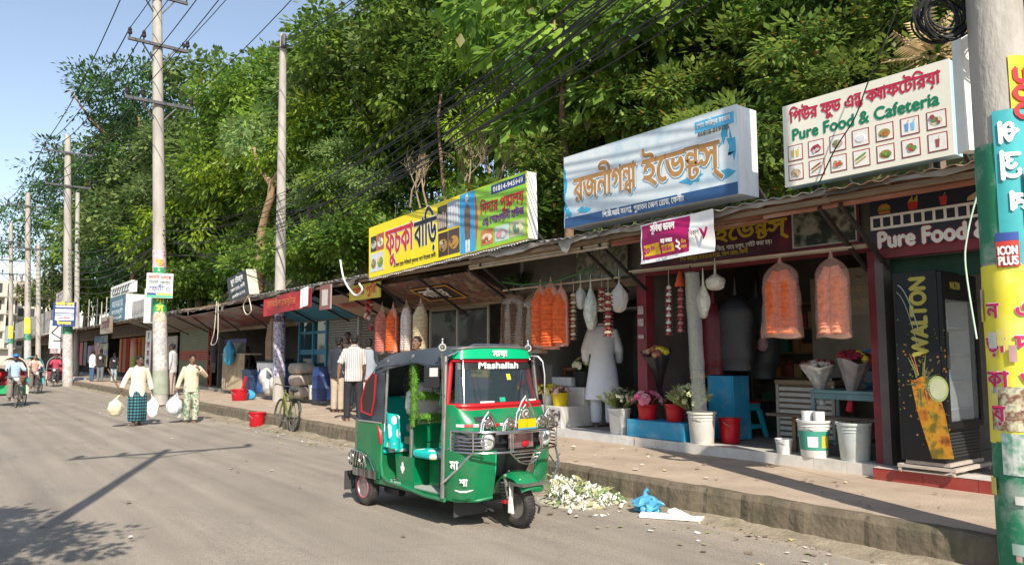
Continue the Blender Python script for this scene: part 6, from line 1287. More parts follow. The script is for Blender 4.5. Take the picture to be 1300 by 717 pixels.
def stripes(name, c1, c2, scale=26., axis='X'):
    m = mat(name, c1, .8, .08, 6); nt = m.node_tree; N = nt.nodes; L = nt.links; b = N['Principled BSDF']; tc = N.new('ShaderNodeTexCoord'); w = N.new('ShaderNodeTexWave'); w.bands_direction = axis; w.inputs['Scale'].default_value = scale; w.inputs['Distortion'].default_value = .6; w.inputs['Detail'].default_value = 1; L.new(tc.outputs['Object'], w.inputs[0])
    r = N.new('ShaderNodeValToRGB'); r.color_ramp.elements[0].position = .35; r.color_ramp.elements[1].position = .6; r.color_ramp.elements[0].color = tuple(c2) + (1,); r.color_ramp.elements[1].color = tuple(c1) + (1,); L.new(w.outputs['Fac'], r.inputs[0]); L.new(r.outputs[0], b.inputs['Base Color']); return m
def cloth(name, c, v=.1): return mat(name, c, .85, v, 7, .25, 40)
PI = math.pi
pd = lambda px, py, z: atz(px, py, z)
# the two walking men
PLAID = stripes('plaid_cotton', (.02, .035, .07), (.05, .24, .25), 4.2, 'Z')
nt = PLAID.node_tree; w2 = nt.nodes.new('ShaderNodeTexWave'); w2.inputs['Scale'].default_value = 5; tc2 = nt.nodes.new('ShaderNodeTexCoord'); nt.links.new(tc2.outputs['Object'], w2.inputs[0]); mx = nt.nodes.new('ShaderNodeMixRGB'); mx.blend_type = 'MULTIPLY'; mx.inputs[0].default_value = .75; b_ = nt.nodes['Principled BSDF']; nt.links.new(b_.inputs['Base Color'].links[0].from_socket, mx.inputs[1]); nt.links.new(w2.outputs[0], mx.inputs[2]); nt.links.new(mx.outputs[0], b_.inputs['Base Color'])
p = pd(173, 540, 0)
t, M, J = person('walking man in an open cream shirt and dark teal checked lungi carrying bags', (p.x, p.y, .0), PI + .05, 1.72, cloth('cream_shirt', (.66, .60, .48)), ('lungi', PLAID), skin=1, legs={'R': ((.0, .05, -.42), (-.01, .0, -.41)), 'L': ((-.0, -.03, -.42), (.01, -.05, -.40))}, arms={'R': ((.13, -.02, -.25), (.10, .10, -.22)), 'L': ((-.10, -.03, -.27), (-.05, .05, -.25))}, headturn=(.25, -.22), near=True, style='loose', lean=.03)
b = MB(M); b.push(tr(0, 0, .9)); b.prism([(-.07, .62), (.0, .36), (.06, .62)], tr(0, .148, 0) @ Matrix.Rotation(R(5), 4, 'X'), -.04); b.pop(); b.build('open_neck', SKIN[1], t)
wr = M @ J['R'][5]; wl_ = M @ J['L'][5]
mb = MB(); d = (M.to_3x3() @ Vector((.25, .1, .35))).normalized(); mb.tube([wr - d*.15 - Vector((0, 0, .07)), wr + d*.1 - Vector((0, 0, .07)), wr + d*.62], .016, 7); tag(mb.build('walking_stick', cmat(.2, .12, .06), smooth=True), 'short brown stick gripped by the man in the teal checked lungi', 'stick')
def blob(c, r, seed, top=None, n=20, k=14, sq=.25):
    """a lumpy sack tapering to a knot"""
    c = Vector(c); rings = []
    for i in range(k + 1):
        th = .05 + (math.pi - .1)*i/k; z = -math.cos(th); rr = math.sin(th)**.75
        if top and z > .35: rr *= 1 - (z - .35)*top
        rings.append([c + Vector((r[0]*rr*math.cos(a), r[1]*rr*math.sin(a), r[2]*z)) + Vector((r[0]*math.cos(a), r[1]*math.sin(a), 0))*sq*rr*noise.noise(Vector((math.cos(a)*2.2, math.sin(a)*2.2, z*2.4 + seed))) for a in [2*math.pi*j/n for j in range(n)]])
    return rings
THINP = mat('white_polythene', (.78, .77, .74), .35, .08, 8, .4, 14)
def bag(label, c, r, seed, m, top=1.3, cat='bag', name='plastic_bag', handle=None):
    t = thing(name, label, cat, tr(c[0], c[1], c[2] - r[2])); mb = MB(); mb.loft(blob(c, r, seed, top)); mb.build('bag_body', m, t, smooth=True)
    if handle is not None: mb = MB(); mb.tube([Vector(c) + Vector((0, 0, r[2]*.8)), Vector(handle) + Vector((0, 0, -.09))], [.03, .015], 7); mb.build('twisted_neck', m, t, smooth=True)
    return t
q = wr + Vector((-.12, -.05, -.42)); bag('cream cloth bundle hanging from the stick hand of the man in the lungi', q, (.17, .13, .22), 3, mat('cream_sack', (.62, .55, .38), .8, .2, 6, .4), handle=wr)
q = wl_ + Vector((.03, -.02, -.42)); bag('white plastic bag in the left hand of the man in the lungi', q, (.15, .11, .26), 5, THINP, handle=wl_)
p = pd(241, 536, 0)
LEAFY = photomat('leaf_print', [(.50, .46, .36), (.05, .17, .10), (.55, .5, .38), (.04, .12, .08)], 9)
t, M, J = person('walking man in tan shirt and leaf print trousers, hand raised to his face', (p.x, p.y, 0), PI - .05, 1.74, cloth('tan_shirt', (.64, .50, .36)), ('trousers', LEAFY, .015), skin=0, legs={'R': ((.0, .05, -.42), (0, -.05, -.41)), 'L': ((-.02, .10, -.42), (.02, -.02, -.41))}, arms={'R': ((.10, -.03, -.27), (.07, .02, -.25)), 'L': ((-.16, .08, -.20), (.20, .17, .17))}, headturn=(-.1, -.1), near=True)
wr = M @ J['R'][5]; bag('white plastic bag with bluish print held by the tan shirted man', wr + Vector((-.05, 0, -.40)), (.19, .13, .25), 8, photomat('printed_polythene', [(.75, .74, .72), (.7, .7, .68), (.4, .5, .6), (.78, .77, .75)], 5), handle=wr); bag('second white bag hanging behind the bluish printed bag', wr + Vector((.07, .1, -.50)), (.12, .1, .26), 12, THINP, handle=wr)
# men on the pavement
p = pd(448, 534, .3); person('man with his back turned in a white and grey striped shirt and black trousers', (p.x, p.y, .30), -.25, 1.90, stripes('striped_shirt', (.66, .62, .58), (.30, .26, .25), 7.5), ('trousers', cloth('black_denim', (.022, .022, .026)), .005), arms={'R': ((.04, .0, -.28), (.03, .12, -.22)), 'L': ((-.12, -.02, -.26), (-.02, .02, -.25))}, legs={'R': ((.02, -.03, -.42), (0, -.06, -.40)), 'L': ((-.02, .05, -.42), (0, -.02, -.41))}, near=True, style='shirt', sleeve=.98)
p = pd(428, 523, .3); person('man in a dark navy shirt and beige trousers left of the striped shirt', (p.x, p.y, .31), -1.0, 1.88, cloth('navy_shirt', (.025, .028, .04)), ('trousers', cloth('beige_trousers', (.42, .34, .25)), .01), skin=1)
p = pd(440, 519, .36); person('dark haired man half hidden between the navy shirt and the striped shirt', (p.x, p.y, .40), 2.4, 1.92, cloth('brown_shirt', (.06, .04, .035)), ('trousers', cloth('dark_trousers', (.03, .03, .035))), skin=1)
p = pd(466, 527, .3); person('man in a plain grey shirt stooping just right of the striped shirt', (p.x, p.y, .31), -.5, 1.84, cloth('grey_shirt', (.26, .29, .33)), ('trousers', cloth('pale_trousers', (.5, .5, .5))), lean=.2)
p = atx(529, 440, 1.1); person('young man looking out over the hood of the auto rickshaw', (p.x, p.y, .30), PI - .6, 1.80, cloth('dark_plum_shirt', (.06, .045, .05)), ('trousers', cloth('dark_trousers2', (.03, .03, .035))), skin=0, headturn=(-.5, 0))
p = pd(766, 541, .43); person('man in a long white kurta seen from behind in front of the grey flower stall', (p.x, p.y, .43), -.75, 2.15, cloth('white_kurta', (.80, .82, .86), .05), ('trousers', cloth('white_trousers', (.66, .69, .74), .05), .02), skin=0, style='kurta', near=True, topname='kurta', arms={'R': ((.08, .03, -.27), (.0, .14, -.18)), 'L': ((-.09, .02, -.27), (.02, .14, -.2))}, legs={'R': ((.02, .0, -.43), (0, 0, -.41)), 'L': ((-.01, .02, -.43), (0, 0, -.41))}, cap=cmat(.05, .05, .05))
p = pd(217, 503, .3); person('man in a pale shirt half hidden behind the tall poster pole', (p.x, p.y, .3), .9, 1.85, cloth('pale_shirt', (.5, .5, .49)), ('trousers', cloth('pinkish_trousers', (.45, .36, .32))), skin=1)
p = pd(116, 484, .3); person('man in a white shirt by the bright posters under the eave', (p.x, p.y, .3), -1.2, 1.74, cloth('white_shirt', (.66, .68, .7)), ('trousers', cloth('blue_jeans', (.06, .10, .18))), skin=1)
p = pd(122, 484, .3); t, M, J = person('man in a black t-shirt with a pale print on the back beside the bright posters', (p.x + .1, p.y - .5, .3), -.5, 1.80, cloth('black_tee', (.025, .022, .02)), ('trousers', cloth('grey_jeans', (.14, .15, .17))), skin=1, sleeve=.6)
b = MB(M); b.ball((0.02, -.135, 1.24), (.075, .012, .085), 12, 8); b.build('back_print', cmat(.5, .42, .36), t, smooth=True)
p = pd(144, 485, .3); t, M, J = person('boy in a black t-shirt and faded jeans in front of the hanging fabrics', (p.x, p.y, .3), -.35, 1.6, cloth('black_tee2', (.02, .02, .025)), ('trousers', cloth('faded_jeans', (.35, .42, .46))), skin=1, sleeve=.6)
b = MB(M); b.ball((0, -.132, 1.22), (.08, .012, .055), 12, 8); b.build('back_print', cmat(.4, .33, .36), t, smooth=True)
p = atx(322, 470, 3.6); person('shopkeeper in black bending in the dim grocery stall', (p.x, p.y, .43), 1.6, 1.75, cloth('black_cloth', (.02, .02, .022)), ('trousers', cloth('black_cloth2', (.02, .02, .022))), skin=1, lean=.45)
# ---- cycle rickshaws
def cyc_wheel(t, M, c, r, name='wheel', w=.03):
    mb = MB(M); mb.ring(c, (1, 0, 0), r, w*.6, 28, 6); o = mb.build(name, cmat(.03, .028, .026, .85), t, smooth=True)
    mb = MB(M); mb.ring(c, (1, 0, 0), r - .03, .009, 28, 5); mb.tube([Vector(c) - Vector((.05, 0, 0)), Vector(c) + Vector((.05, 0, 0))], .022, 8)
    for i in range(14): a = i*2*PI/14; mb.tube([Vector(c), Vector(c) + Vector((0, math.cos(a)*(r-.03), math.sin(a)*(r-.03)))], .003, 4, cap=False)
    mb.build('rim', cmat(.35, .33, .3, .4, metal=.8), o); return o
def cycle_rickshaw(label, pos, head, hood, panel, acc):
    M = tr(*pos) @ rotz(head); t = thing('cycle_rickshaw', label, 'cycle rickshaw', M, 'cycle rickshaws coming along the road')
    cyc_wheel(t, M, (0, 0, .36), .36); cyc_wheel(t, M, (-.46, -1.55, .36), .36); cyc_wheel(t, M, (.46, -1.55, .36), .36)
    mb = MB(M)
    mb.tube([(0, 0, .36), (-.06, -.05, .55), (0, -.12, .8), (0, -.17, 1.0)], .018, 7); mb.tube([(.06, 0, .36), (.06, -.07, .6), (0, -.12, .8)], .014, 6); mb.tube([(0, -.14, .85), (0, -.55, .38), (0, -.75, .82)], .02, 7); mb.tube([(0, -.14, .9), (0, -.72, .80)], .02, 7)
    for s in (-1, 1): mb.tube([(s*.03, -.55, .38), (s*.3, -1.2, .42), (s*.4, -1.95, .42)], .02, 6); mb.tube([(s*.3, -1.25, .42), (s*.36, -1.3, .75)], .02, 6)
    mb.tube([(-.5, -1.55, .36), (.5, -1.55, .36)], .025, 8); mb.ring((0, -.55, .36), (1, 0, 0), .09, .01, 16, 5); mb.tube([(.02, -.55, .36), (.1, -.55, .36), (.1, -.45, .24)], .011, 5); mb.tube([(-.02, -.55, .36), (-.1, -.55, .36), (-.1, -.65, .48)], .011, 5)
    mb.build('frame', cmat(.06, .06, .065, .4), t, smooth=True)
    mb = MB(M); mb.tube([(-.3, -.35, .98), (-.27, -.2, 1.02), (0, -.16, 1.0), (.27, -.2, 1.02), (.3, -.35, .98)], .014, 7); mb.build('handlebar', cmat(.4, .38, .36, .3, metal=.8), t, smooth=True)
    mb = MB(M); mb.ball((0, -.02, .92), (.07, .05, .07), 12, 8); mb.build('headlamp', cmat(.6, .6, .55, .2), t, smooth=True)
    mb = MB(M); mb.ball((0, -.78, .86), (.1, .15, .05), 12, 8); mb.build('saddle', cmat(.05, .03, .02), t, smooth=True)
    mb = MB(M); mb.box(-.42, .42, -1.75, -1.25, .68, .82); mb.box(-.42, .42, -1.82, -1.73, .82, 1.2); mb.build('passenger_seat', cmat(.35, .03, .04), t, bevel=.03)
    mb = MB(M); mb.box(-.43, .43, -1.3, -1.24, .42, .70); mb.box(-.45, -.42, -1.85, -1.25, .5, .95); mb.box(.42, .45, -1.85, -1.25, .5, .95); mb.box(-.4, .4, -1.3, -.9, .42, .45); mb.build('side_panel', panel, t, bevel=.01)
    mb = MB(M); mb.slab(lambda u, v: (.47*math.cos(PI*u)*-1, -1.85 + .1*v*0 + .75*v*(1 - .0*u), .95 + .72*math.sin(PI*u)**.7 - .08*(1 - v)), 18, 8, (0, 0, -.008)); mb.build('hood', hood, t, smooth=True)
    mb = MB(M); mb.tube([Vector((-.475*math.cos(PI*i/18), -1.10, .95 + .725*math.sin(PI*i/18)**.7)) for i in range(19)], .022, 6); mb.build('hood_rim', acc, t, smooth=True)
    for s in (-1, 1): mb = MB(M); mb.slab(lambda u, v: (s*(.43 + .07*v), -1.55 + .45*math.cos(PI*u), .40 + .42*math.sin(PI*u)), 12, 2, (0, 0, -.008)); mb.build('mudguard', acc, t, smooth=True)
    return t, M
def rider(label, pos, head, shirt, trs, **k):
    return person(label, pos, head, 1.75, shirt, trs, seat=-.02, legs={'R': ((.05, .36, -.24), (0, .0, -.40)), 'L': ((-.05, .36, -.32), (0, -.05, -.38))}, arms={'R': ((.08, .20, -.20), (.02, .24, .02)), 'L': ((-.08, .20, -.20), (-.02, .24, .02))}, lean=.18, **k)
p = pd(20, 517, 0); t, M = cycle_rickshaw('nearest cycle rickshaw with a cream rimmed hood and a green footboard', (p.x, p.y, 0), PI + .06, cmat(.25, .05, .06), cmat(.03, .35, .13), cmat(.6, .55, .4))
rider('rickshaw puller in a light blue shirt and blue cap', tuple((M @ tr(0, -.78, .03)).translation), PI + .06, cloth('sky_shirt', (.42, .56, .66)), ('trousers', cloth('grey_lungi', (.2, .17, .14)), .03), skin=1, cap=cmat(.03, .16, .45), beard=True)
mb = MB(M); mb.ball((.52, -1.0, 1.05), (.22, .2, .16), 14, 8); tag(mb.build('red_bundle', cmat(.55, .02, .03), smooth=True), 'red bundle at the left side of the nearest cycle rickshaw', 'bundle')
p = pd(46, 500, 0); t, M = cycle_rickshaw('second cycle rickshaw with a turquoise front behind the blue shirted puller', (p.x, p.y, 0), PI + .1, cmat(.12, .1, .14), cmat(.03, .30, .32), cmat(.05, .35, .36))
rider('rickshaw puller in a salmon shirt on the second cycle rickshaw', tuple((M @ tr(0, -.78, .03)).translation), PI + .1, cloth('salmon_shirt', (.55, .36, .30)), ('trousers', cloth('brown_lungi', (.16, .12, .1)), .03), skin=0)
person('passenger in a white shirt seated behind the salmon shirted puller', tuple((M @ tr(-.12, -1.52, .02)).translation), PI + .1, 1.72, cloth('white_shirt2', (.7, .7, .7)), ('trousers', cloth('grey_trousers', (.2, .2, .22))), seat=.02, legs={'R': ((.03, .40, -.03), (0, .05, -.38)), 'L': ((-.03, .40, -.03), (0, .05, -.38))}, arms={'R': ((.06, .08, -.26), (-.02, .22, -.06)), 'L': ((-.06, .08, -.26), (.02, .22, -.06))}, skin=0)
p = pd(65, 491, 0); t, M = cycle_rickshaw('third cycle rickshaw, half hidden behind the second, with a red seat', (p.x + .1, p.y, 0), PI - .2, cmat(.4, .36, .3), cmat(.2, .05, .05), cmat(.3, .3, .3))
rider('rickshaw puller in a crimson shirt nearest the pole with the blue board', tuple((M @ tr(0, -.78, .03)).translation), PI - .2, cloth('crimson_shirt', (.40, .05, .09)), ('trousers', cloth('black_trousers', (.03, .03, .04)), .02), skin=1)
# ---- parked bicycle
p0 = pd(353, 544, 0); p1 = pd(374, 549.5, 0); M = tr(p0.x - .02, p0.y, 0) @ rotz(math.atan2(-(p0.x - p1.x), p0.y - p1.y)) @ Matrix.Rotation(R(7), 4, 'Y')
t = thing('bicycle', 'old dark bicycle with muddy tyres parked against the kerb', 'bicycle', M)
for c in ((0, 0, .35), (0, -1.08, .35)): cyc_wheel(t, M, c, .34, w=.042)
mb = MB(M); mb.tube([(0, 0, .35), (0, -.1, .62), (0, -.2, .92)], .02, 7); mb.tube([(0, -.16, .8), (0, -.62, .32)], .022, 7); mb.tube([(0, -.18, .86), (0, -.74, .74)], .02, 7); mb.tube([(0, -.62, .32), (0, -.78, .88)], .02, 7)
for s in (-1, 1): mb.tube([(s*.02, -.62, .32), (s*.05, -1.08, .35)], .013, 6); mb.tube([(s*.02, -.75, .76), (s*.05, -1.08, .35)], .012, 6)
mb.build('frame', mat('olive_frame', (.13, .15, .02), .4, .4, 5), t, smooth=True)
mb = MB(M); mb.tube([(-.31, -.34, 1.0), (-.26, -.22, 1.04), (0, -.19, 1.0), (.26, -.22, 1.04), (.31, -.34, 1.0)], .013, 7); mb.build('handlebar', cmat(.05, .05, .05, .4), t, smooth=True)
mb = MB(M); mb.ball((0, -.80, .93), (.085, .15, .045), 12, 8); mb.build('saddle', cmat(.03, .03, .03), t, smooth=True)
mb = MB(M); mb.ring((.05, -.62, .32), (1, 0, 0), .1, .012, 18, 5)
for s, a in ((1, .5), (-1, 3.64)): mb.tube([(s*.06, -.62, .32), (s*.07, -.62 + .17*math.cos(a), .32 + .17*math.sin(a))], .012, 6); mb.box(s*.07, s*.16, -.66 + .17*math.cos(a), -.58 + .17*math.cos(a), .305 + .17*math.sin(a), .335 + .17*math.sin(a)) if s > 0 else mb.box(s*.16, s*.07, -.66 + .17*math.cos(a), -.58 + .17*math.cos(a), .305 + .17*math.sin(a), .335 + .17*math.sin(a))
mb.build('crank', cmat(.1, .1, .1, .4), t, smooth=True)
mb = MB(M); mb.slab(lambda u, v: (-.03 + .06*v, -1.08 + .39*math.cos(R(10 + 150*u)), .35 + .39*math.sin(R(10 + 150*u))), 14, 2, (0, 0, -.006)); mb.box(-.08, .08, -1.25, -.8, .76, .775); mb.build('mudguard_and_rack', cmat(.06, .07, .05), t, smooth=True)
# ================================================================== goods of the shops
PL_O = mat('orange_polythene', (.80, .30, .16), .3, .2, 6, .5, 12); PL_P = mat('pinkish_polythene', (.75, .42, .36), .3, .2, 6, .5, 12)
MARI = mat('marigold', (.70, .13, .03), .9, .3, 18, .8, 30)
def clearbag(t, rings, name='clear_cover', m=None):
    mb = MB(); mb.loft(rings, cap=False); return mb.build(name, m or M_plastic, t, smooth=True)
def hung(px, py, X): return atx(px, py, X)
HAZYP = mat('cloudy_polythene', (.85, .50, .38), .2, .1, 5, .6, 10, alpha=.2, spec=.9)
HAZYO = mat('peach_polythene', (.85, .42, .30), .22, .1, 5, .6, 10, alpha=.45, spec=.8)
def garland_bag(label, c0, c1, w, nstr, colm, bagm, seed, flare=1.15):
    """a polythene bag of flower garlands hung by its knotted top"""
    c0 = Vector(c0); c1 = Vector(c1); L = c0.z - c1.z; t = thing('garland_bag', label, 'garland bag', tr(c0.x, c0.y, c1.z), 'bags of garlands hung at the shop fronts'); rg = random.Random(seed)
    for k in range(nstr):
        o = (k - (nstr-1)/2) * w*1.5/max(1, nstr) ; mb = MB(); n = int(L/.022)
        P_ = [Vector((c0.x + .02*math.sin(k*3), c0.y - o*min(1, .55 + i/n*1.8), c0.z - .06 - (L-.1)*i/n)) for i in range(n+1)]
        mb.tube(P_, [w*.98/nstr*(1 + .07*math.sin(i*2.4))*min(1, .45 + i*.06) for i in range(n+1)], 14); mb.build('garland', colm, t, smooth=True)
    def R_(i, N):
        v = i/N; rr = (.16 + .84*min(1, v*6)**.6)*(1 + (flare-1)*v); return [Vector((c0.x + .42*w*rr*math.cos(a)*(1+.12*noise.noise(Vector((a, v*4, seed)))), c0.y + w*rr*math.sin(a)*(1 + .10*noise.noise(Vector((math.sin(a)*3, v*5, seed)))), c0.z + .05 - (L+.06)*v + .015*math.sin(a*3)*v)) for a in [2*PI*j/28 for j in range(28)]]
    clearbag(t, [R_(i, 16) for i in range(17)], m=bagm)
    mb = MB(); mb.tube([(c0.x, c0.y, c0.z + .16), (c0.x, c0.y, c0.z + .04)], [.006, .03], 6); mb.build('tied_top', bagm, t, smooth=True); return t
garland_bag('orange marigold garlands in a clear bag, left one of the pair above the slatted counter', hung(990, 338, 2.0), hung(990, 428, 2.0), .24, 2, MARI, HAZYP, 1, 1.25)
garland_bag('peach coloured garland bag beside the cream name board, right one of the pair', hung(1055, 332, 2.0), hung(1055, 428, 2.0), .21, 2, mat('peach_flower', (.80, .28, .16), .9, .25, 18, .8, 30), HAZYP, 2, 1.1)
for i, (px, py0, py1, w) in enumerate(((686, 366, 440, .17), (699, 362, 442, .19), (712, 368, 438, .16))):
    garland_bag('bulging orange garland bag, %s of three hung left of the paper chains' % ('leftmost', 'middle', 'rightmost')[i], hung(px, py0, 2.05), hung(px, py1, 2.05), w, 1, MARI, HAZYO, 10 + i)
BRN = mat('dried_brown_stuff', (.11, .06, .035), .9, .4, 22, .8, 30); BRNP = mat('brown_tinted_polythene', (.34, .22, .14), .12, .2, 6, .7, 9, alpha=.55, spec=1.)
garland_bag('big shiny brown bag, left of the two below the hanging greens', hung(652, 372, 2.3), hung(652, 447, 2.3), .33, 2, BRN, BRNP, 21, 1.2)
garland_bag('big shiny brown bag, right of the two beside the orange bags', hung(678, 375, 2.25), hung(678, 447, 2.25), .30, 2, BRN, BRNP, 22, 1.2)
for i, (px, py0, py1, w, cm, bm, lab) in enumerate(((485, 392, 448, .16, mat('rose_garland', (.5, .16, .12), .9, .3, 18, .8, 30), HAZYP, 'dusty rose garland bag at the left end of the snack house'), (499, 392, 447, .17, MARI, HAZYO, 'bright orange garland bag next to the silvery one at the snack house'), (516, 388, 447, .19, mat('silver_paper', (.55, .5, .46), .4, .3, 14, .6, 18), HAZYP, 'silvery white garland bag above the young man'), (534, 386, 446, .17, mat('straw_flower', (.5, .42, .26), .9, .2, 14, .6, 20), HAZYP, 'straw coloured garland bag left of the glass case'))):
    garland_bag(lab, hung(px, py0, 1.9), hung(px, py1, 1.9), w, 1 if i != 2 else 2, cm, bm, 30 + i)
# strings of paper flowers
def chain(label, px, py0, py1, X, r, m1, m2, n, cover=None, double=False, group='flower chains hung at the shop fronts'):
    a = hung(px, py0, X); b = hung(px, py1, X); t = thing('flower_chain', label, 'flower chain', tr(a.x, a.y, b.z), group); rg = random.Random(px)
    mb = MB()
    for i in range(n):
        p = a.lerp(b, (i+.5)/n); mb.lathe([(r*.25, -.03), (r*rg.uniform(.85, 1.1), -.015), (r*.7, .02), (r*.2, .035)], 10, i % 2, p + Vector((rg.uniform(-.012, .012),)*3))
        for k in range(6): an = k*PI/3 + i; mb.add([p + Vector((0, 0, .01)), p + Vector((math.cos(an-.35)*r*1.15, math.sin(an-.35)*r*1.15, -.02)), p + Vector((math.cos(an)*r*1.35, math.sin(an)*r*1.35, .0)), p + Vector((math.cos(an+.35)*r*1.15, math.sin(an+.35)*r*1.15, -.02))], [(0, 1, 2, 3)], (i+k) % 2)
    mb.build('blossoms', [m1, m2], t)
    mb = MB(); mb.tube([a + Vector((0, 0, .25)), a, b], .006, 5); mb.build('string', cmat(.4, .38, .3), t)
    if cover: clearbag(t, [[p + Vector((r*1.5*math.cos(q), r*1.5*math.sin(q), 0)) for q in [2*PI*j/14 for j in range(14)]] for p in [a.lerp(b, i/10) for i in range(11)]], m=cover)
    return t
CRM = cmat(.62, .50, .33); DRED = cmat(.28, .03, .04); BRW = cmat(.30, .15, .08); WHF = cmat(.72, .70, .6); GLD = cmat(.6, .38, .1)
chain('cream and brown paper flower chain, leftmost beside the white bag of greens', 728, 372, 432, 2.1, .055, CRM, BRW, 12)
chain('cream and red paper flower chain hanging over the white kurta', 772, 372, 428, 1.9, .065, CRM, DRED, 12)
chain('darker paper flower chain just behind the one over the white kurta', 764, 366, 396, 2.15, .06, DRED, CRM, 8)
chain('white and maroon flower chain next to the maroon column', 849, 362, 425, 2.1, .045, WHF, DRED, 14); chain('pink and maroon flower chain under an orange cone', 864, 366, 422, 2.1, .05, cmat(.5, .2, .2), DRED, 11)
tb = thing('long_garland', 'tall pale tuberose garland in a clear sleeve reaching down to the white bucket', 'garland', tr(*hung(886, 525, 1.95))); a = hung(876, 346, 1.95); b = hung(886, 522, 1.95); rg = random.Random(5); mb = MB()
for i in range(90):
    p = a.lerp(b, (i+.5)/90); mb.loft([ellr(p, .02, .02, 8), ellr(p + Vector((0, 0, -.008)), .062, .062, 8, .01), ellr(p + Vector((0, 0, -.02)), .03, .03, 8)])
mb.build('tuberose_buds', mat('tuberose', (.62, .62, .38), .8, .2, 20, .4, 40), tb, smooth=True)
clearbag(tb, [[a.lerp(b, i/14) + Vector((.085*math.cos(q), -.03 + .11*math.sin(q)*(1 + .2*noise.noise(Vector((i*.5, q, 0)))), 0)) for q in [2*PI*j/18 for j in range(18)]] for i in range(15)], m=M_plastic)
mb = MB(); mb.tube([a + Vector((0, 0, .1)), a], .01, 5); mb.build('hook', M_iron, tb)
def small_bag(label, px, py, X, r, m, seed):
    p = hung(px, py, X); t = thing('hanging_bag', label, 'hanging bag', tr(p.x, p.y, p.z - r[2])); mb = MB(); mb.loft(blob(p, r, seed, .95)); mb.build('bag_body', m, t, smooth=True); mb = MB(); mb.tube([p + Vector((0, 0, r[2]*.9)), p + Vector((0, 0, r[2] + .22))], [.02, .006], 6); mb.build('bag_neck', m, t, smooth=True)
small_bag('long white bag of pale buds hanging left of the kurta', 750, 392, 2.1, (.10, .12, .36), mat('greenish_white_bag', (.52, .55, .46), .3, .3, 16, .5, 18), 2)
small_bag('empty translucent bag hung at the right shoulder of the kurta', 786, 378, 2.2, (.10, .16, .24), mat('milky_polythene', (.8, .78, .72), .25, .1, 5, .5, 9, alpha=.6), 4)
small_bag('small milky bag hung beside the leftmost flower chain', 737, 378, 2.2, (.08, .1, .2), mat('milky_polythene2', (.75, .73, .68), .25, .1, 5, .5, 9, alpha=.65), 6)
small_bag('white bag of buds hanging right of the tall tuberose garland', 893, 382, 2.1, (.08, .09, .25), mat('white_buds_bag', (.66, .63, .55), .35, .25, 16, .5, 18), 7)
small_bag('bunch of white paper flowers tied under the rail beside the bag of buds', 908, 358, 2.2, (.13, .14, .12), mat('white_paper', (.66, .63, .55), .7, .25, 16, .8, 12), 9)
t = thing('orange_cone', 'orange cone shaped cap hanging above the pink flower chain', 'cone', tr(*hung(863, 362, 2.1))); mb = MB(); mb.lathe([(.075, -.1), (.08, -.09), (.02, .12), (.004, .13)], 14, 0, hung(863, 355, 2.1)); mb.build('cone', cmat(.6, .08, .02), t, smooth=True)
# ---- pots, buckets and flowers
def bucket(label, c, r, h, m, rim=None, handle=True, group=None, band=None, name='bucket'):
    t = thing(name, label, 'bucket', tr(*c), group); mb = MB(); mb.lathe([(r*.80, 0), (r*.82, .006), (r*.97, h*.93), (r*1.05, h*.935), (r*1.06, h), (r*.96, h), (r*.94, h*.93), (r*.78, .02), (.004, .02)], 26, 0, c); mb.build('body', m, t, smooth=True)
    mb = MB(); mb.ring(Vector(c) + Vector((0, 0, h*.84)), (0, 0, 1), r*.97, .007, 26, 6); mb.ring(Vector(c) + Vector((0, 0, h*.76)), (0, 0, 1), r*.955, .005, 26, 6); mb.build('rim_rib', rim or m, t, smooth=True)
    if handle: mb = MB(); mb.tube([Vector(c) + Vector((r*1.04*math.cos(a), -r*1.04*math.sin(a)*.75 - .0, h*.86 - .55*r*math.sin(a))) for a in [PI*i/12 for i in range(13)]], .005, 5); mb.build('handle', cmat(.3, .3, .3, .4), t, smooth=True)
    return t
def flowers(label, c, R0, H, cols, leafc, n, fs, seed, leafn=60, name='flower_bunch', llen=.16, spike=False, group=None):
    t = thing(name, label, 'flowers', tr(*c), group); rg = random.Random(seed); c = Vector(c)
    if leafn:
        mb = MB()
        for i in range(leafn):
            a = rg.uniform(0, 6.283); q = rg.uniform(.1, 1); p = c + Vector((math.cos(a)*R0*.35*q, math.sin(a)*R0*.35*q, 0)); d = Vector((math.cos(a)*q*.9, math.sin(a)*q*.9, rg.uniform(.5, 1.3))).normalized(); l = H*rg.uniform(.6, 1.05)*(1.1 if spike else .8); s = d.orthogonal().normalized()*(llen*.16); e = p + d*l; dr = Vector((0, 0, -.04)); mb.add([p, p + d*l*.5 + s, e + dr, p + d*l*.5 - s], [(0, 1, 2, 3)])
            m_ = p + d*l*.7; mb.add([m_, m_ + d*llen*.4 + s*1.5, m_ + d*llen + dr, m_ + d*llen*.4 - s*1.5], [(0, 1, 2, 3)])
        mb.build('foliage', leafc, t)
    if n:
        mb = MB()
        for i in range(n):
            th = math.acos(1 - rg.random()*.95); a = rg.uniform(0, 6.283); d = Vector((math.sin(th)*math.cos(a), math.sin(th)*math.sin(a), math.cos(th))); p = c + Vector((d.x*R0, d.y*R0, .25*H + d.z*H*.72)); k = rg.randrange(len(cols)); r = fs*rg.uniform(.75, 1.25)
            mb.ball(p, (r*.6, r*.6, r*.45), 7, 5, k)
            for j in range(7):
                an = j*.9 + i; e = d.orthogonal().normalized(); g = d.cross(e); u_ = e*math.cos(an) + g*math.sin(an); w_ = d.cross(u_)*r*.45; mb.add([p, p + u_*r*.7 + w_ + d*r*.25, p + u_*r*1.15 + d*r*.1, p + u_*r*.7 - w_ + d*r*.25], [(0, 1, 2, 3)], k)
        mb.build('petals', cols, t)
    return t
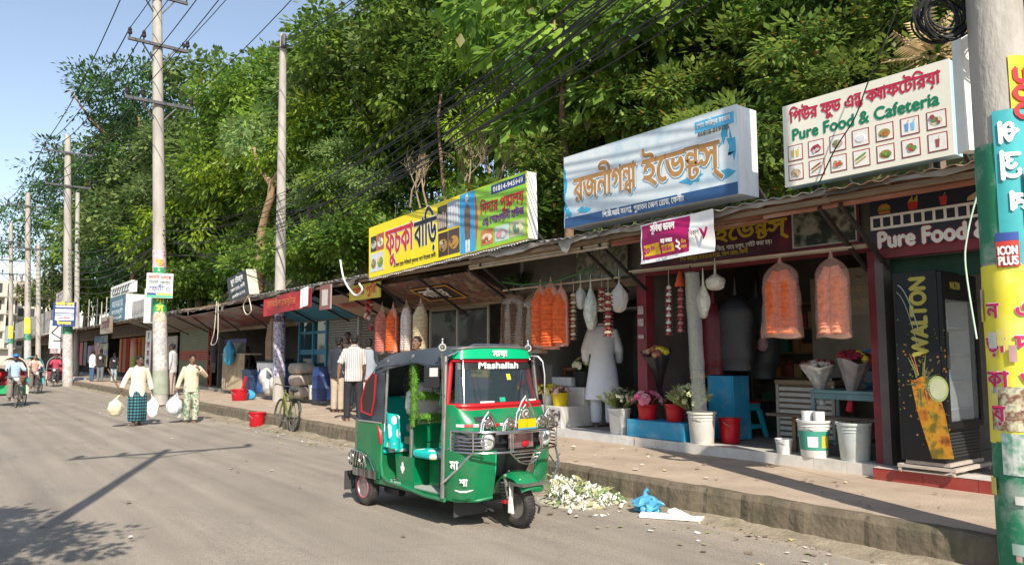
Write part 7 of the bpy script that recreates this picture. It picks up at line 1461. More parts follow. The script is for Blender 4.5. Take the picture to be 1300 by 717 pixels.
GRNF = mat('flower_leaf', (.06, .15, .03), .6, .35, 14); PALEG = mat('tuberose_green', (.34, .38, .14), .7, .3, 14)
MW = mat('white_pail', (.66, .66, .62), .45, .1, 3, stain=(.35, .32, .27), stscale=3, stamt=.6); MRD = mat('red_plastic', (.48, .01, .02), .35, .1, 4); MYL = mat('yellow_plastic', (.65, .50, .01), .35, .1, 4); MB_ = mat('bright_blue_paint', (.02, .27, .46), .5, .15, 3, stain=(.3, .35, .36), stscale=3.2, stamt=.45)
# white boxes of the flower stall
MBX = mat('chalky_white_board', (.62, .59, .54), .8, .12, 3, .2, 20, stain=(.36, .33, .29), stscale=2, stamt=.6)
def crate(label, x0, x1, y0, y1, z0, z1, m, name='box', lines=True, bevel=.008, gap=.006):
    t = thing(name, label, 'box', tr((x0+x1)/2, (y0+y1)/2, z0)); mb = MB(); mb.box(x0, x1, y0, y1, z0, z1); mb.build('carcass', m, t, bevel=bevel)
    if lines:
        mb = MB(); n = 5
        for i in range(n): y = y0 + (y1-y0)*(i + .5)/n; mb.box(x0 - gap, x0, y - (y1-y0)*.46/n, y + (y1-y0)*.46/n, z0 + .02, z1 - .02)
        mb.build('boards', m, t)
    return t
t = crate('low white plank box with dark painted strokes on its right half', 2.36, 2.9, 7.72, 9.05, .43, .80, MBX)
mb = MB(facade(2.35, 8.0, .43)); 
for pts in ([(-.05, .2), (.05, .16), (.12, .25), (.2, .22)], [(-.08, .08), (.05, .11), (.16, .10), (.2, .05)], [(.0, .29), (.1, .3)], [(.22, .3), (.24, .22), (.23, .14)]): mb.tube([(x, -.004, z) for x, z in pts], .014, 5)
mb.build('painted_strokes', cmat(.04, .02, .02), t)
crate('tall white box with grey stained front behind the low plank box', 2.92, 3.6, 7.75, 9.02, .43, 1.13, MBX, lines=False)
t = thing('foam_block', 'white foam block lying on the tall white box', 'foam block', tr(3.0, 8.6, 1.135)); mb = MB(); mb.box(2.98, 3.25, 8.15, 8.95, 1.137, 1.30); mb.box(2.975, 2.985, 8.2, 8.9, 1.16, 1.28); mb.build('foam', cmat(.70, .69, .66, .8), t, bevel=.02)
def pt(px, py, X): return atx(px, py, X)
p = pt(738, 478, 3.05); bucket('black pot on the tall white box', (3.1, 7.95, 1.135), .16, .28, cmat(.015, .015, .016), handle=False, name='flower_pot'); flowers('white and cream flowers with dark greens in the black pot', (3.1, 7.95, 1.40), .2, .30, [cmat(.7, .68, .5), cmat(.65, .6, .35)], GRNF, 16, .055, 3, 70)
bucket('yellow plastic bucket on the low plank box', (2.56, 7.98, .80), .155, .24, MYL, handle=False); flowers('pale pink flowers heaped in the yellow bucket', (2.56, 7.98, 1.02), .17, .13, [cmat(.6, .3, .25), cmat(.6, .42, .38)], GRNF, 22, .042, 4, 16)
bucket('small white pot left of the yellow bucket', (2.6, 8.36, .80), .12, .22, MW, handle=False, name='flower_pot'); flowers('yellow flower heads in the small white pot', (2.6, 8.36, 1.0), .2, .2, [cmat(.75, .6, .03), cmat(.7, .62, .2)], GRNF, 32, .05, 5, 50)
bucket('dull brown pot at the left end of the low plank box', (2.55, 8.82, .80), .11, .25, cmat(.25, .2, .16), handle=False, name='flower_pot'); flowers('red and orange gerberas at the left end of the low plank box', (2.55, 8.82, 1.03), .24, .24, [cmat(.55, .03, .04), cmat(.8, .3, .02), cmat(.6, .08, .12)], GRNF, 24, .07, 6, 30)
flowers('maroon blooms beside the black pot at the kurta sleeve', (3.25, 7.55, 1.15), .14, .35, [cmat(.28, .01, .04)], GRNF, 14, .06, 7, 30)
t = thing('carved_stool', 'small carved reddish brown stool standing behind the foam block', 'stool', tr(3.35, 8.5, 1.135)); mb = MB(); mb.lathe([(.25, 1.42), (.27, 1.44), (.27, 1.48), (.2, 1.5), (.004, 1.5)], 16, 0, (3.42, 8.5, 0)); mb.build('seat', mat('red_brown_wood', (.18, .06, .03), .5, .3, 8), t, smooth=True)
for a in range(4): 
    q = Vector((3.42 + .2*math.cos(a*PI/2 + .8), 8.5 + .2*math.sin(a*PI/2 + .8), 0)); mb = MB(); mb.tube([q + Vector((0, 0, 1.14)), q + Vector((.02, .02, 1.25)), q + Vector((-.02, -.02, 1.35)), q + Vector((0, 0, 1.43))], [.03, .02, .035, .03], 8); mb.build('leg', mat('red_brown_wood', (.18, .06, .03), .5, .3, 8), t, smooth=True)
bucket('tall white pail at the foot of the man in the kurta', (2.48, 6.42, .43), .185, .42, MW); flowers('pale green tuberose spikes in the tall white pail', (2.48, 6.42, .83), .2, .36, [cmat(.5, .5, .3), cmat(.62, .6, .42)], PALEG, 40, .03, 8, 90, spike=True)
# blue plinth and what stands on it
t = thing('blue_plinth', 'low bright blue painted plinth with red flower buckets on top', 'plinth', tr(2.6, 5.4, .43)); mb = MB(); mb.box(2.33, 2.85, 4.95, 6.12, .43, .70); mb.build('plinth_box', MB_, t, bevel=.012)
mb = MB(); mb.box(2.324, 2.33, 5.0, 6.07, .44, .69); mb.build('front_board', MB_, t)
PKF = [cmat(.62, .18, .26), cmat(.66, .40, .40), cmat(.5, .08, .18)]
bucket('left red bucket on the blue plinth', (2.5, 5.82, .702), .16, .24, MRD, handle=False); t = flowers('pink paper roses wrapped in film in the left red bucket', (2.5, 5.82, .92), .23, .24, PKF, GRNF, 40, .055, 9, 20)
bucket('right red bucket on the blue plinth', (2.55, 5.30, .702), .16, .27, MRD, handle=False); flowers('dark maroon flowers in the right red bucket', (2.55, 5.30, .95), .16, .14, [cmat(.16, .02, .03), cmat(.10, .02, .03)], GRNF, 40, .035, 10, 10)
bucket('scuffed white bucket in front of the blue plinth', (2.45, 4.72, .43), .205, .46, mat('scuffed_pail', (.60, .58, .52), .55, .12, 3, stain=(.40, .32, .24), stscale=2.5, stamt=.6)); flowers('pale green tuberose bunch lying over the scuffed white bucket', (2.45, 4.92, .90), .24, .40, [cmat(.58, .56, .34), cmat(.50, .52, .26)], PALEG, 60, .035, 11, 110, spike=True)
bucket('red bucket on the floor right of the scuffed white bucket', (2.85, 4.52, .43), .16, .36, MRD)
t = thing('blue_board', 'upright blue painted board behind the red floor bucket', 'board', tr(3.2, 4.85, .43)); mb = MB(); mb.box(3.1, 3.5, 4.62, 5.1, .43, 1.40); mb.box(3.09, 3.1, 4.65, 5.07, .45, 1.38); mb.build('panel', MB_, t, bevel=.01)
t = thing('display_rack', 'stepped dark rack of small baskets behind the blue plinth', 'rack', tr(3.2, 5.6, .43)); mb = MB()
for i in range(3): mb.box(2.95 + i*.22, 3.17 + i*.22, 5.15, 6.05 - .1*i, .43, .95 + i*.25)
mb.build('steps', cmat(.10, .08, .08), t)
for i, (y, z, x, cs, lab) in enumerate(((5.35, .95, 3.05, [cmat(.6, .5, .3), cmat(.55, .42, .2)], 'basket of cream buds on the low step of the dark rack'), (5.62, .95, 3.05, PKF, 'basket of pink petals on the low step of the dark rack'), (5.4, 1.2, 3.28, [cmat(.6, .3, .03), cmat(.5, .35, .08)], 'basket of yellow marigolds on the middle step of the dark rack'))):
    t = thing('flower_basket', lab, 'basket', tr(x, y, z)); mb = MB(); mb.loft([[Vector((x + sx*a, y + sy*b, zz_)) for sx, sy in ((-1, -1), (1, -1), (1, 1), (-1, 1))] for a, b, zz_ in ((.08, .10, z), (.1, .125, z + .14))]); mb.build('basket', [cmat(.06, .06, .18), cmat(.05, .05, .06), cmat(.03, .03, .03)][i], t)
    mb = MB(); rg = random.Random(i)
    for q in range(50): mb.ball((x + rg.uniform(-.09, .09), y + rg.uniform(-.12, .12), z + .14 + rg.uniform(0, .05)), .028, 6, 4, rg.randrange(len(cs)))
    mb.build('blossoms', cs, t)
def bouquet(label, c, tip, r, wrapm, cols, seed, n=26, fs=.045, stem=None):
    c = Vector(c); tip = Vector(tip); t = thing('bouquet', label, 'bouquet', tr(*tip), 'wrapped bouquets'); ax = (c - tip); Lb = ax.length; ax.normalize(); e = ax.orthogonal().normalized(); g = ax.cross(e); mb = MB()
    def P_(a, v): 
        rr = r*(.14 + .86*v**1.2)*(1 + .16*math.cos(a*2 + seed)*v); return tip + ax*Lb*v*(1 + .08*v*math.cos(a*2 + seed)**2) + (e*math.cos(a) + g*math.sin(a))*rr*(1 + .05*math.sin(a*9))
    mb.slab(lambda u, v: P_(2*PI*u, v), 36, 8, (0, 0, -.003)); mb.build('wrapping', wrapm, t, smooth=True); rg = random.Random(seed); mb = MB()
    for i in range(n):
        a = rg.uniform(0, 6.283); q = math.sqrt(rg.random())*.82; p = tip + ax*Lb*(1.0 + .14*(1-q)) + (e*math.cos(a) + g*math.sin(a))*r*q; k = rg.randrange(len(cols)); mb.ball(p, fs*rg.uniform(.8, 1.2), 8, 6, k)
        for j in range(5): an = j*1.25; mb.ball(p + (e*math.cos(an) + g*math.sin(an))*fs*.6 + ax*fs*.2, fs*.55, 6, 4, k)
    mb.build('roses', cols, t, smooth=True); mb = MB(); mb.tube([tip - ax*.14, tip + ax*.05], [.05, .03], 8); mb.build('stem_wrap', stem or wrapm, t, smooth=True); return t
BLKF = mat('black_film', (.03, .03, .032), .2, .2, 6, .4, 12); SILV = mat('silver_film', (.62, .63, .62), .22, .25, 7, .8, 10, metal=.5)
ROS = [cmat(.26, .01, .03), cmat(.32, .015, .03), cmat(.7, .55, .04), cmat(.24, .01, .03)]
p = pt(833, 448, 2.55); q = pt(838, 495, 2.75); bouquet('black wrapped bouquet of brown and yellow flowers beside the maroon column', p, q, .21, BLKF, [cmat(.3, .1, .06), cmat(.28, .06, .05), cmat(.65, .5, .04), cmat(.4, .25, .15)], 3, 34)
p = pt(1038, 464, 2.75); q = pt(1042, 500, 2.8); bouquet('silver wrapped bouquet standing in a white cup on the bench', p, q, .22, SILV, [cmat(.3, .04, .06), cmat(.5, .45, .4), cmat(.4, .25, .15)], 5, 30, stem=MW)
p = pt(1086, 455, 2.7); q = pt(1080, 508, 2.8); bouquet('black edged bouquet of red roses with yellow blooms right of the silver one', p, q, .22, mat('clear_black_film', (.25, .24, .25), .2, .3, 5, .5, 10), ROS, 8, 36, stem=cmat(.5, .02, .04))
# stool
t = thing('plastic_stool', 'turquoise plastic stool with a red top', 'stool', tr(3.75, 4.85, .43)); sx, sy, sz = 3.7, 4.85, .43; TQS = mat('turquoise_plastic', (.02, .36, .46), .35, .08, 4)
mb = MB(); mb.box(sx-.18, sx+.18, sy-.18, sy+.18, sz+.50, sz+.53); mb.box(sx-.17, sx+.17, sy-.17, sy+.17, sz+.42, sz+.50); mb.build('seat_frame', TQS, t, bevel=.015); mb = MB(); mb.box(sx-.175, sx+.175, sy-.175, sy+.175, sz+.531, sz+.56); mb.build('seat', MRD, t, bevel=.012)
for i, (a, b) in enumerate(((-1, -1), (1, -1), (1, 1), (-1, 1))): mb = MB(); mb.hexa([(sx+a*.23-.03, sy+b*.23-.03, sz), (sx+a*.23+.03, sy+b*.23-.03, sz), (sx+a*.23+.03, sy+b*.23+.03, sz), (sx+a*.23-.03, sy+b*.23+.03, sz), (sx+a*.15-.035, sy+b*.15-.035, sz+.44), (sx+a*.15+.035, sy+b*.15-.035, sz+.44), (sx+a*.15+.035, sy+b*.15+.035, sz+.44), (sx+a*.15-.035, sy+b*.15+.035, sz+.44)]); mb.build('leg', TQS, t, bevel=.008)
mb = MB()
for a, b in (((-1, -1), (1, -1)), ((1, -1), (1, 1)), ((1, 1), (-1, 1)), ((-1, 1), (-1, -1))): mb.bar((sx+a[0]*.2, sy+a[1]*.2, sz+.17), (sx+b[0]*.2, sy+b[1]*.2, sz+.17), .02, .05)
mb.build('stretcher', TQS, t)
# hanging dark bundles
GLOSS = mat('glossy_black_wrap', (.016, .015, .017), .16, .3, 40, .8, 60, spec=.9)
def bundle(label, c0, z1, rx, ry, m, seed):
    c = Vector(c0); t = thing('wrapped_bundle', label, 'bundle', tr(c.x, c.y, z1)); N_ = 18; mb = MB(); mb.loft([[Vector((c.x + rx*s*math.cos(a)*(1 + .12*noise.noise(Vector((math.cos(a)*2, z*2, seed)))), c.y + ry*s*math.sin(a)*(1 + .12*noise.noise(Vector((math.sin(a)*2, z*2.5, seed)))), c.z + (z1 - c.z)*z)) for a in [2*PI*j/24 for j in range(24)]] for z, s in [(i/N_, min(1, .25 + 2.2*(i/N_)**.7)*(1 if i < N_-2 else .85)) for i in range(N_+1)]]); mb.build('bundle_body', m, t, smooth=True)
    mb = MB(); mb.tube([c + Vector((0, 0, .3)), c], [.008, .05], 6); mb.build('tied_top', m, t, smooth=True); return t
bundle('tall black bundle in glossy clear wrap above the plastic stool', pt(933, 375, 3.3), pt(933, 470, 3.3).z, .2, .33, GLOSS, 2)
bundle('second dark bundle hanging behind the glossy black one', pt(960, 378, 3.9), pt(960, 480, 3.9).z, .22, .36, cmat(.03, .035, .036, .5), 5)
bundle('wine-red wrapped bundle between the tuberose garland and the black bundle', pt(905, 385, 3.2), pt(905, 475, 3.2).z, .14, .2, mat('wine_wrap', (.13, .015, .02), .25, .3, 30, .6, 40), 8)
small_bag('soft pinkish pouch hung beside the dark bundle', 968, 436, 3.6, (.06, .09, .12), cmat(.4, .22, .22), 3)
# slatted counter
t = thing('slatted_counter', 'beige counter with a white slatted front and a thick wooden top', 'counter', tr(4.1, 4.0, .43)); mb = MB(); mb.box(3.84, 4.4, 3.45, 4.30, .43, 1.27); mb.build('carcass', cmat(.24, .17, .11), t)
mb = MB()
for i in range(9): mb.hexa([(3.80, 3.45, .50+i*.085), (3.84, 3.45, .50+i*.085), (3.84, 4.30, .50+i*.085), (3.80, 4.30, .50+i*.085), (3.815, 3.45, .55+i*.085), (3.84, 3.45, .55+i*.085), (3.84, 4.30, .55+i*.085), (3.815, 4.30, .55+i*.085)])
mb.build('slats', cmat(.72, .66, .56), t); mb = MB(); mb.box(3.78, 4.45, 3.38, 4.36, 1.272, 1.34); mb.build('counter_top', cmat(.34, .23, .13), t, bevel=.008)
mb = MB(); mb.box(3.795, 3.835, 3.40, 3.447, .43, 1.27); mb.box(3.795, 3.835, 4.303, 4.35, .43, 1.27); mb.build('corner_post', cmat(.55, .48, .38), t)
t = thing('account_book', 'dark book lying on the wooden counter top', 'book', tr(4.05, 3.7, 1.342)); mb = MB(); mb.box(3.95, 4.2, 3.5, 3.8, 1.342, 1.38); mb.build('cover', cmat(.04, .03, .03), t, bevel=.004); mb = MB(); mb.box(3.945, 3.95, 3.51, 3.79, 1.346, 1.376); mb.build('pages', cmat(.5, .47, .4), t)
# table, bench plank, pails, fan
t = thing('blue_table', 'weathered turquoise table with thin legs beside the maroon column', 'table', tr(3.0, 2.7, .43)); TB = mat('weathered_turquoise', (.13, .24, .25), .6, .3, 4, stain=(.3, .28, .25), stscale=3)
mb = MB(); mb.box(2.7, 3.4, 2.22, 3.14, 1.22, 1.26); mb.box(2.72, 2.76, 2.24, 3.12, 1.14, 1.22); mb.build('table_top', TB, t, bevel=.004)
for x in (2.74, 3.36):
    for y in (2.26, 3.1): mb = MB(); mb.box(x-.025, x+.025, y-.025, y+.025, .43, 1.215); mb.build('leg', TB, t)
mb = MB(); mb.box(2.73, 2.75, 2.28, 3.08, .58, .62); mb.box(2.76, 3.34, 2.25, 2.27, .58, .62); mb.build('stretcher', TB, t)
t = thing('plank', 'dark wooden plank laid across in front of the turquoise table above the pails', 'plank', tr(2.55, 2.9, .88)); mb = MB(); mb.push(tr(2.58, 2.92, .90) @ rotz(.06)); mb.box(-.1, .1, -.75, .72, 0, .035); mb.pop(); mb.build('board', mat('dark_plank', (.10, .07, .05), .8, .3, 5), t, bevel=.004)
mb = MB(); mb.box(2.55, 2.6, 2.5, 2.55, .43, .9); mb.box(2.6, 2.65, 3.3, 3.35, .43, .9); mb.build('prop', M_wood, t)
bk = bucket('white paint pail with a green printed label', (2.42, 2.93, .43), .20, .46, mat('paint_pail', (.66, .66, .63), .4, .08, 3, stain=(.4, .38, .33), stscale=3, stamt=.4))
mb = MB(); fcc = facing(2.42, 2.93)
def wrapc(c, r0, r1, z0, z1, a0, a1, e): 
    return lambda u, v: (c[0] + (r0 + (r1-r0)*v + e)*math.cos(R(a0 + (a1-a0)*u)), c[1] + (r0 + (r1-r0)*v + e)*math.sin(R(a0 + (a1-a0)*u)), z0 + (z1-z0)*v)
mb.grid(wrapc((2.42, 2.93), .168, .188, .52, .76, fcc - 75, fcc + 75, .003), 14, 2); mb.build('label', cmat(.05, .28, .2), bk, smooth=True); mb = MB(); mb.grid(wrapc((2.42, 2.93), .171, .182, .56, .69, fcc - 25, fcc + 15, .005), 8, 2); mb.build('label_panel', WHT, bk, smooth=True); mb = MB(); mb.grid(wrapc((2.42, 2.93), .171, .182, .55, .70, fcc + 30, fcc + 62, .005), 8, 2); mb.build('corn_print', cmat(.65, .45, .05), bk, smooth=True)
bucket('dirty pale blue-grey pail right of the labelled one', (2.47, 2.42, .43), .205, .46, mat('dirty_pail', (.52, .55, .52), .5, .15, 3, stain=(.30, .42, .44), stscale=2.5, stamt=.7), handle=False)
bucket('small white tin left of the labelled pail', (2.37, 3.33, .43), .11, .19, MW)
t = thing('white_cups', 'two white coils of cups standing in the labelled pail', 'cup', tr(2.42, 2.93, .86)); mb = MB()
for dy in (-.08, .08): mb.lathe([(.06, .84), (.07, 1.0), (.075, 1.0), (.065, .84)], 16, 0, (2.42, 2.93 + dy, 0), cap=False)
mb.build('cup', WHT, t, smooth=True)
c = pt(1106, 440, 3.3); fn = thing('table_fan', 'turquoise ringed table fan on the turquoise table', 'fan', tr(c.x, c.y, 1.262)); mb = MB(); mb.ring((c.x, c.y, 1.55), (-1, -.6, .1), .23, .022, 30, 7); mb.build('outer_ring', cmat(.03, .3, .42, .3), fn, smooth=True); mb = MB()
mb.tube([(c.x, c.y, 1.26), (c.x, c.y, 1.34)], [.12, .03], 14); mb.tube([(c.x+.03, c.y+.02, 1.3), (c.x + .03, c.y + .02, 1.55)], .02, 7); mb.ball((c.x, c.y, 1.55), .06, 10, 8); mb.build('stand_and_motor', cmat(.03, .1, .14, .4), fn, smooth=True)
mb = MB(); ax = Vector((-1, -.6, .1)).normalized(); e = UP.cross(ax).normalized(); g = ax.cross(e)
for k in range(3): a = k*2.09; d = e*math.cos(a) + g*math.sin(a); d2 = e*math.cos(a+.8) + g*math.sin(a+.8); o_ = Vector((c.x, c.y, 1.55)); mb.hexa([o_ + d*.04, o_ + d*.2, o_ + d2*.2 + ax*.03, o_ + d2*.05, o_ + d*.04 + ax*.006, o_ + d*.2 + ax*.006, o_ + d2*.2 + ax*.036, o_ + d2*.05 + ax*.006])
mb.build('blades', cmat(.25, .4, .45, .3), fn)
p = (3.3, 2.2, .43); bucket('dull red pot with leaves behind the turquoise table', (3.25, 2.12, .43), .13, .22, cmat(.2, .05, .03), handle=False, name='flower_pot'); flowers('dark green leafy plant in the dull red pot behind the table leg', (3.25, 2.12, .63), .2, .55, [GRNF], mat('dark_leaf', (.03, .09, .02), .6, .3, 10), 0, .1, 14, 110, name='potted_plant')
# shelving inside the flower shops: dim clutter
def shelf(label, x, y0, y1, z0, rows, seed, dx=.35, palette=None):
    t = thing('shelf_unit', label, 'shelf', tr(x, (y0+y1)/2, z0)); mb = MB(); rg = random.Random(seed)
    for r in range(rows + 1): mb.box(x, x + dx, y0, y1, z0 + r*.42, z0 + r*.42 + .03)
    for y in (y0, y1 - .03): mb.box(x, x + dx, y, y + .03, z0, z0 + rows*.42)
    mb.build('rack', M_wood, t)
    pal = palette or [(.3, .05, .05), (.4, .3, .1), (.1, .12, .2), (.4, .38, .34), (.05, .15, .08), (.35, .15, .05), (.45, .3, .3)]
    for r in range(rows):
        y = y0 + .06
        while y < y1 - .25:
            w_ = rg.uniform(.1, .28); h_ = rg.uniform(.12, .34); mb = MB(); k = rg.random()
            if k < .5: mb.box(x + .05, x + dx - .05, y, y + w_, z0 + r*.42 + .03, z0 + r*.42 + .03 + h_)
            else: mb.lathe([(w_*.45, 0), (w_*.5, h_*.7), (w_*.25, h_*.85), (w_*.2, h_)], 10, 0, (x + dx/2, y + w_/2, z0 + r*.42 + .03))
            tag(mb.build('shelf_goods', cmat(*rg.choice(pal))), 'packet or jar on the ' + label, 'goods', 'goods on the ' + label); y += w_ + rg.uniform(.01, .05)
shelf('dark back shelf of the rose flower shop', 5.2, 4.45, 5.75, .9, 4, 1); shelf('back shelf of the grey flower stall', 5.2, 6.1, 7.2, .9, 4, 2)
shelf('back shelf of the snack house', 5.2, 9.6, 13.4, 1.2, 3, 3); shelf('back shelf of the grocery stall', 5.2, 22.6, 26.5, 1.2, 3, 4)
t = thing('white_shelf', 'pale wall shelf with dark oddments above the man in the kurta', 'shelf', tr(4.5, 7.4, 2.7)); mb = MB(); mb.box(4.2, 4.6, 6.1, 8.8, 2.62, 2.66); mb.box(4.59, 4.62, 6.1, 8.8, 2.66, 3.1); mb.build('board', cmat(.5, .55, .58), t); rg = random.Random(2); mb = MB()
for i in range(12): mb.ball((4.35, 6.3 + i*.2, 2.72), (.1, rg.uniform(.06, .12), rg.uniform(.06, .12)), 8, 6)
tag(mb.build('dark_oddments', cmat(.04, .05, .05), smooth=True), 'row of dark round oddments lined up on the pale wall shelf', 'goods')
# ---- drinks fridge
M = facade(1.99, 1.15, .43)      # origin at its front left... x along -Y
fx0, fx1, fy0, fy1, z0, z1 = 2.03, 2.95, 1.14, 1.66, .56, 2.64
t = thing('drinks_fridge', 'tall black drinks fridge with a glass door and a splashing juice print on its side', 'fridge', tr((fx0+fx1)/2, (fy0+fy1)/2, .43))
FB = mat('fridge_black', (.009, .009, .010), .4, .15, 4, spec=.3)
mb = MB(); mb.box(fx0, fx1, fy1 - .03, fy1, z0, z1); mb.box(fx0, fx0 + .03, fy0 + .05, fy1 - .03, z0, z1); mb.box(fx1 - .03, fx1, fy0 + .05, fy1 - .03, z0, z1); mb.box(fx0 + .03, fx1 - .03, fy0 + .05, fy1 - .03, z1 - .03, z1); mb.box(fx0 + .03, fx1 - .03, fy0 + .05, fy1 - .03, z0, z0 + .42); mb.box(fx0 + .03, fx1 - .03, fy0 + .05, fy0 + .08, z1 - .3, z1 - .03); mb.build('cabinet', FB, t, bevel=.006)
mb = MB(); mb.box(fx0 + .031, fx1 - .031, fy1 - .05, fy1 - .031, z0 + .42, z1 - .31); mb.box(fx0 + .031, fx0 + .04, fy0 + .09, fy1 - .05, z0 + .42, z1 - .31); mb.box(fx1 - .04, fx1 - .031, fy0 + .09, fy1 - .05, z0 + .42, z1 - .31); mb.build('white_liner', cmat(.75, .76, .74, .4), t)
for i in range(4): mb = MB(); mb.box(fx0 + .045, fx1 - .045, fy0 + .1, fy1 - .06, z0 + .55 + i*.3, z0 + .56 + i*.3); mb.build('wire_shelf', cmat(.5, .52, .52, .4), t)
for i in range(4):
    for j in range(3):
        mb = MB(); c = (fx0 + .15 + j*.17, fy0 + .25, z0 + .562 + i*.3); 
        if i in (1, 2, 3): mb.box(c[0]-.07, c[0]+.07, c[1]-.07, c[1]+.1, c[2], c[2] + .06 + .03*((i+j) % 2))
        else: mb.lathe([(.03, 0), (.032, .14), (.012, .2), (.012, .23)], 10, 0, c)
        tag(mb.build('fridge_goods', cmat(*[(.1, .35, .45), (.4, .2, .1), (.5, .5, .5)][(i + j) % 3])), 'packs and bottles on the shelves behind the fridge glass', 'goods', 'cold goods inside the drinks fridge')
mb = MB(); a, b = fy0, fy0 + .045
for q in ((fx0, fx0 + .075, z0 + .36, z1 - .02), (fx1 - .075, fx1, z0 + .36, z1 - .02)): mb.box(q[0], q[1], a, b, q[2], q[3])
mb.box(fx0 + .075, fx1 - .075, a, b, z0 + .36, z0 + .44); mb.box(fx0 + .075, fx1 - .075, a, b, z1 - .32, z1 - .02); dr = mb.build('door', FB, t, bevel=.004)
mb = MB(); mb.box(fx0 + .075, fx1 - .075, fy0 + .02, fy0 + .026, z0 + .44, z1 - .32); mb.build('door_glass', mat('fridge_glass', (.6, .65, .65), .04, 0, alpha=.16, spec=.9), dr)
mb = MB(); mb.box(fx0 + .02, fx0 + .045, fy0 - .03, fy0, z0 + 1.0, z0 + 1.4); mb.build('handle', cmat(.03, .03, .03, .3), dr, bevel=.006)
mb = MB(); 
for i in range(8): mb.box(fx0 + .04, fx1 - .04, fy0 + .042, fy0 + .05, z0 + .05 + i*.035, z0 + .07 + i*.035)
mb.build('grille', cmat(.03, .03, .03), t)
GOLD = mat('gold_letter', (.36, .31, .05), .4, .1, 5)
lettering(t, frame((fx0 + .33, fy0 - .001, 0), (1, 0, 0), (0, 1, 0), UP), [('WALTON', 0, z1 - .20, dict(width=.26, size=.11, bold=.005, align='C', y=-.003), GOLD)], 'door_lettering')
SDf = facade(fx0, (fy0 + fy1)/2, 0)     # side that faces the road
lettering(t, SDf @ tr(.09, 0, 1.70) @ Matrix.Rotation(R(-90), 4, 'Y'), [('WALTON', 0, -.0, dict(width=.88, size=.24, bold=.012, y=-.004), GOLD)], 'side_lettering')
mb = MB(SDf @ tr(.02, 0, 0)); rg = random.Random(4); mb.prism([(-.13, 1.42), (.02, 1.5), (.13, 1.4), (.2, 1.12), (.27, .62), (.05, .60), (-.08, 1.1)], tr(0, -.003, 0), .002); mb.build('juice_print', photomat('juice_print', [(.03, .015, .005), (.38, .12, .008), (.5, .24, .015), (.12, .10, .01), (.32, .09, .006)], 5), t)
mb = MB(SDf @ tr(.02, 0, 0)); disc(mb, .15, 1.35, .105, 0, -.0055, 22, .14); mb.build('lime_slice', cmat(.36, .42, .15), t); mb = MB(SDf @ tr(.02, 0, 0)); disc(mb, .15, 1.35, .085, 0, -.009, 22, .115); mb.build('lime_flesh', cmat(.50, .52, .32), t)
mb = MB(SDf @ tr(.02, 0, 0))
for i in range(130): a = rg.gauss(.0, .15); z = rg.gauss(1.45, .28); r_ = rg.uniform(.004, .013); disc(mb, max(-.26, min(.24, a)), z, r_, rg.randrange(3), -.004, 6)
for i in range(26): a = rg.uniform(0, 6.28); mb.tube([(-.02 + .06*math.cos(a), -.003, 1.42 + .08*math.sin(a)), (-.02 + rg.uniform(.1, .24)*math.cos(a), -.003, 1.44 + rg.uniform(.12, .34)*math.sin(a))], [.007, .002], 4, rg.randrange(3))
mb.build('splash_print', [cmat(.12, .16, .02), cmat(.28, .11, .012), cmat(.10, .13, .07)], t)
mb = MB(SDf); mb.tube([(-.2 + .02*i, -.004, 2.5 - .012*i - .004*i*i) for i in range(11)], .006, 4); mb.tube([(-.22 + .02*i, -.004, 2.42 - .012*i - .005*i*i) for i in range(11)], .004, 4); mb.build('swirl_print', cmat(.3, .36, .3), t)
mb = MB(); mb.box(fx0 - .05, fx1 + .02, fy0 - .06, fy0 - .02, .48, .52); mb.box(fx0 - .05, fx1 + .02, fy1 - .02, fy1 + .02, .48, .52); mb.box(fx0 - .05, fx0 - .01, fy0 - .02, fy1 - .02, .485, .515); mb.box(fx0 + .02, fx1 - .02, fy0 + .02, fy1 - .04, .521, .558)
for x in (fx0 - .03, fx1 - .02):
    for y in (fy0 - .03, fy1 - .0): mb.tube([(x, y - .012, .455), (x, y + .012, .455)], .024, 10)
mb.build('wheeled_base', cmat(.45, .38, .32), t)
t = thing('tarpaulin', 'dark blue tarpaulin hanging right of the fridge behind the near pole', 'tarpaulin', tr(3.0, .7, .43)); mb = MB(); mb.slab(lambda u, v: (2.5 + .05*math.sin(u*16), .25 + .55*u, .44 + 2.4*v), 24, 4, (.012, 0, 0)); mb.build('sheet', mat('dark_blue_tarp', (.04, .06, .11), .6, .3, 5), t, smooth=True)
# ---- snack house case
t = thing('glass_case', 'glass display case with a yellow sill in the snack house', 'display case', tr(3.3, 12.3, .43)); mb = MB()
for y in (11.1, 12.35, 13.55): mb.box(3.2, 3.24, y, y + .05, 1.4, 2.85)
mb.box(3.2, 3.24, 11.15, 13.55, 2.8, 2.85); mb.build('case_frame', cmat(.42, .40, .33, .4), t); mb = MB(); mb.box(3.18, 3.24, 11.1, 13.6, 1.24, 1.40); mb.build('yellow_sill', YEL, t); mb = MB(); mb.box(3.2, 3.9, 11.1, 13.6, .43, 1.24); mb.build('counter_body', cmat(.2, .12, .07), t); mb = MB(); mb.box(3.215, 3.22, 11.15, 13.55, 1.4, 2.8); mb.build('glass', M_glass, t)
lettering(t, facade(3.18, 12.3, 1.26), [('ফুচকা চটপিট হািলম', 0, .03, dict(width=2.0, size=.1, align='C', bold=.003), BLK)])
flowers('bunch of drooping greens hung inside the glass case', (3.5, 12.9, 2.35), .35, .4, [GRNF], GRNF, 0, .1, 31, 70, name='hanging_greens'); flowers('green bunch tied above the shiny brown bags', tuple(pt(662, 362, 2.4)), .35, .3, [GRNF], GRNF, 0, .1, 32, 90, name='hanging_greens')
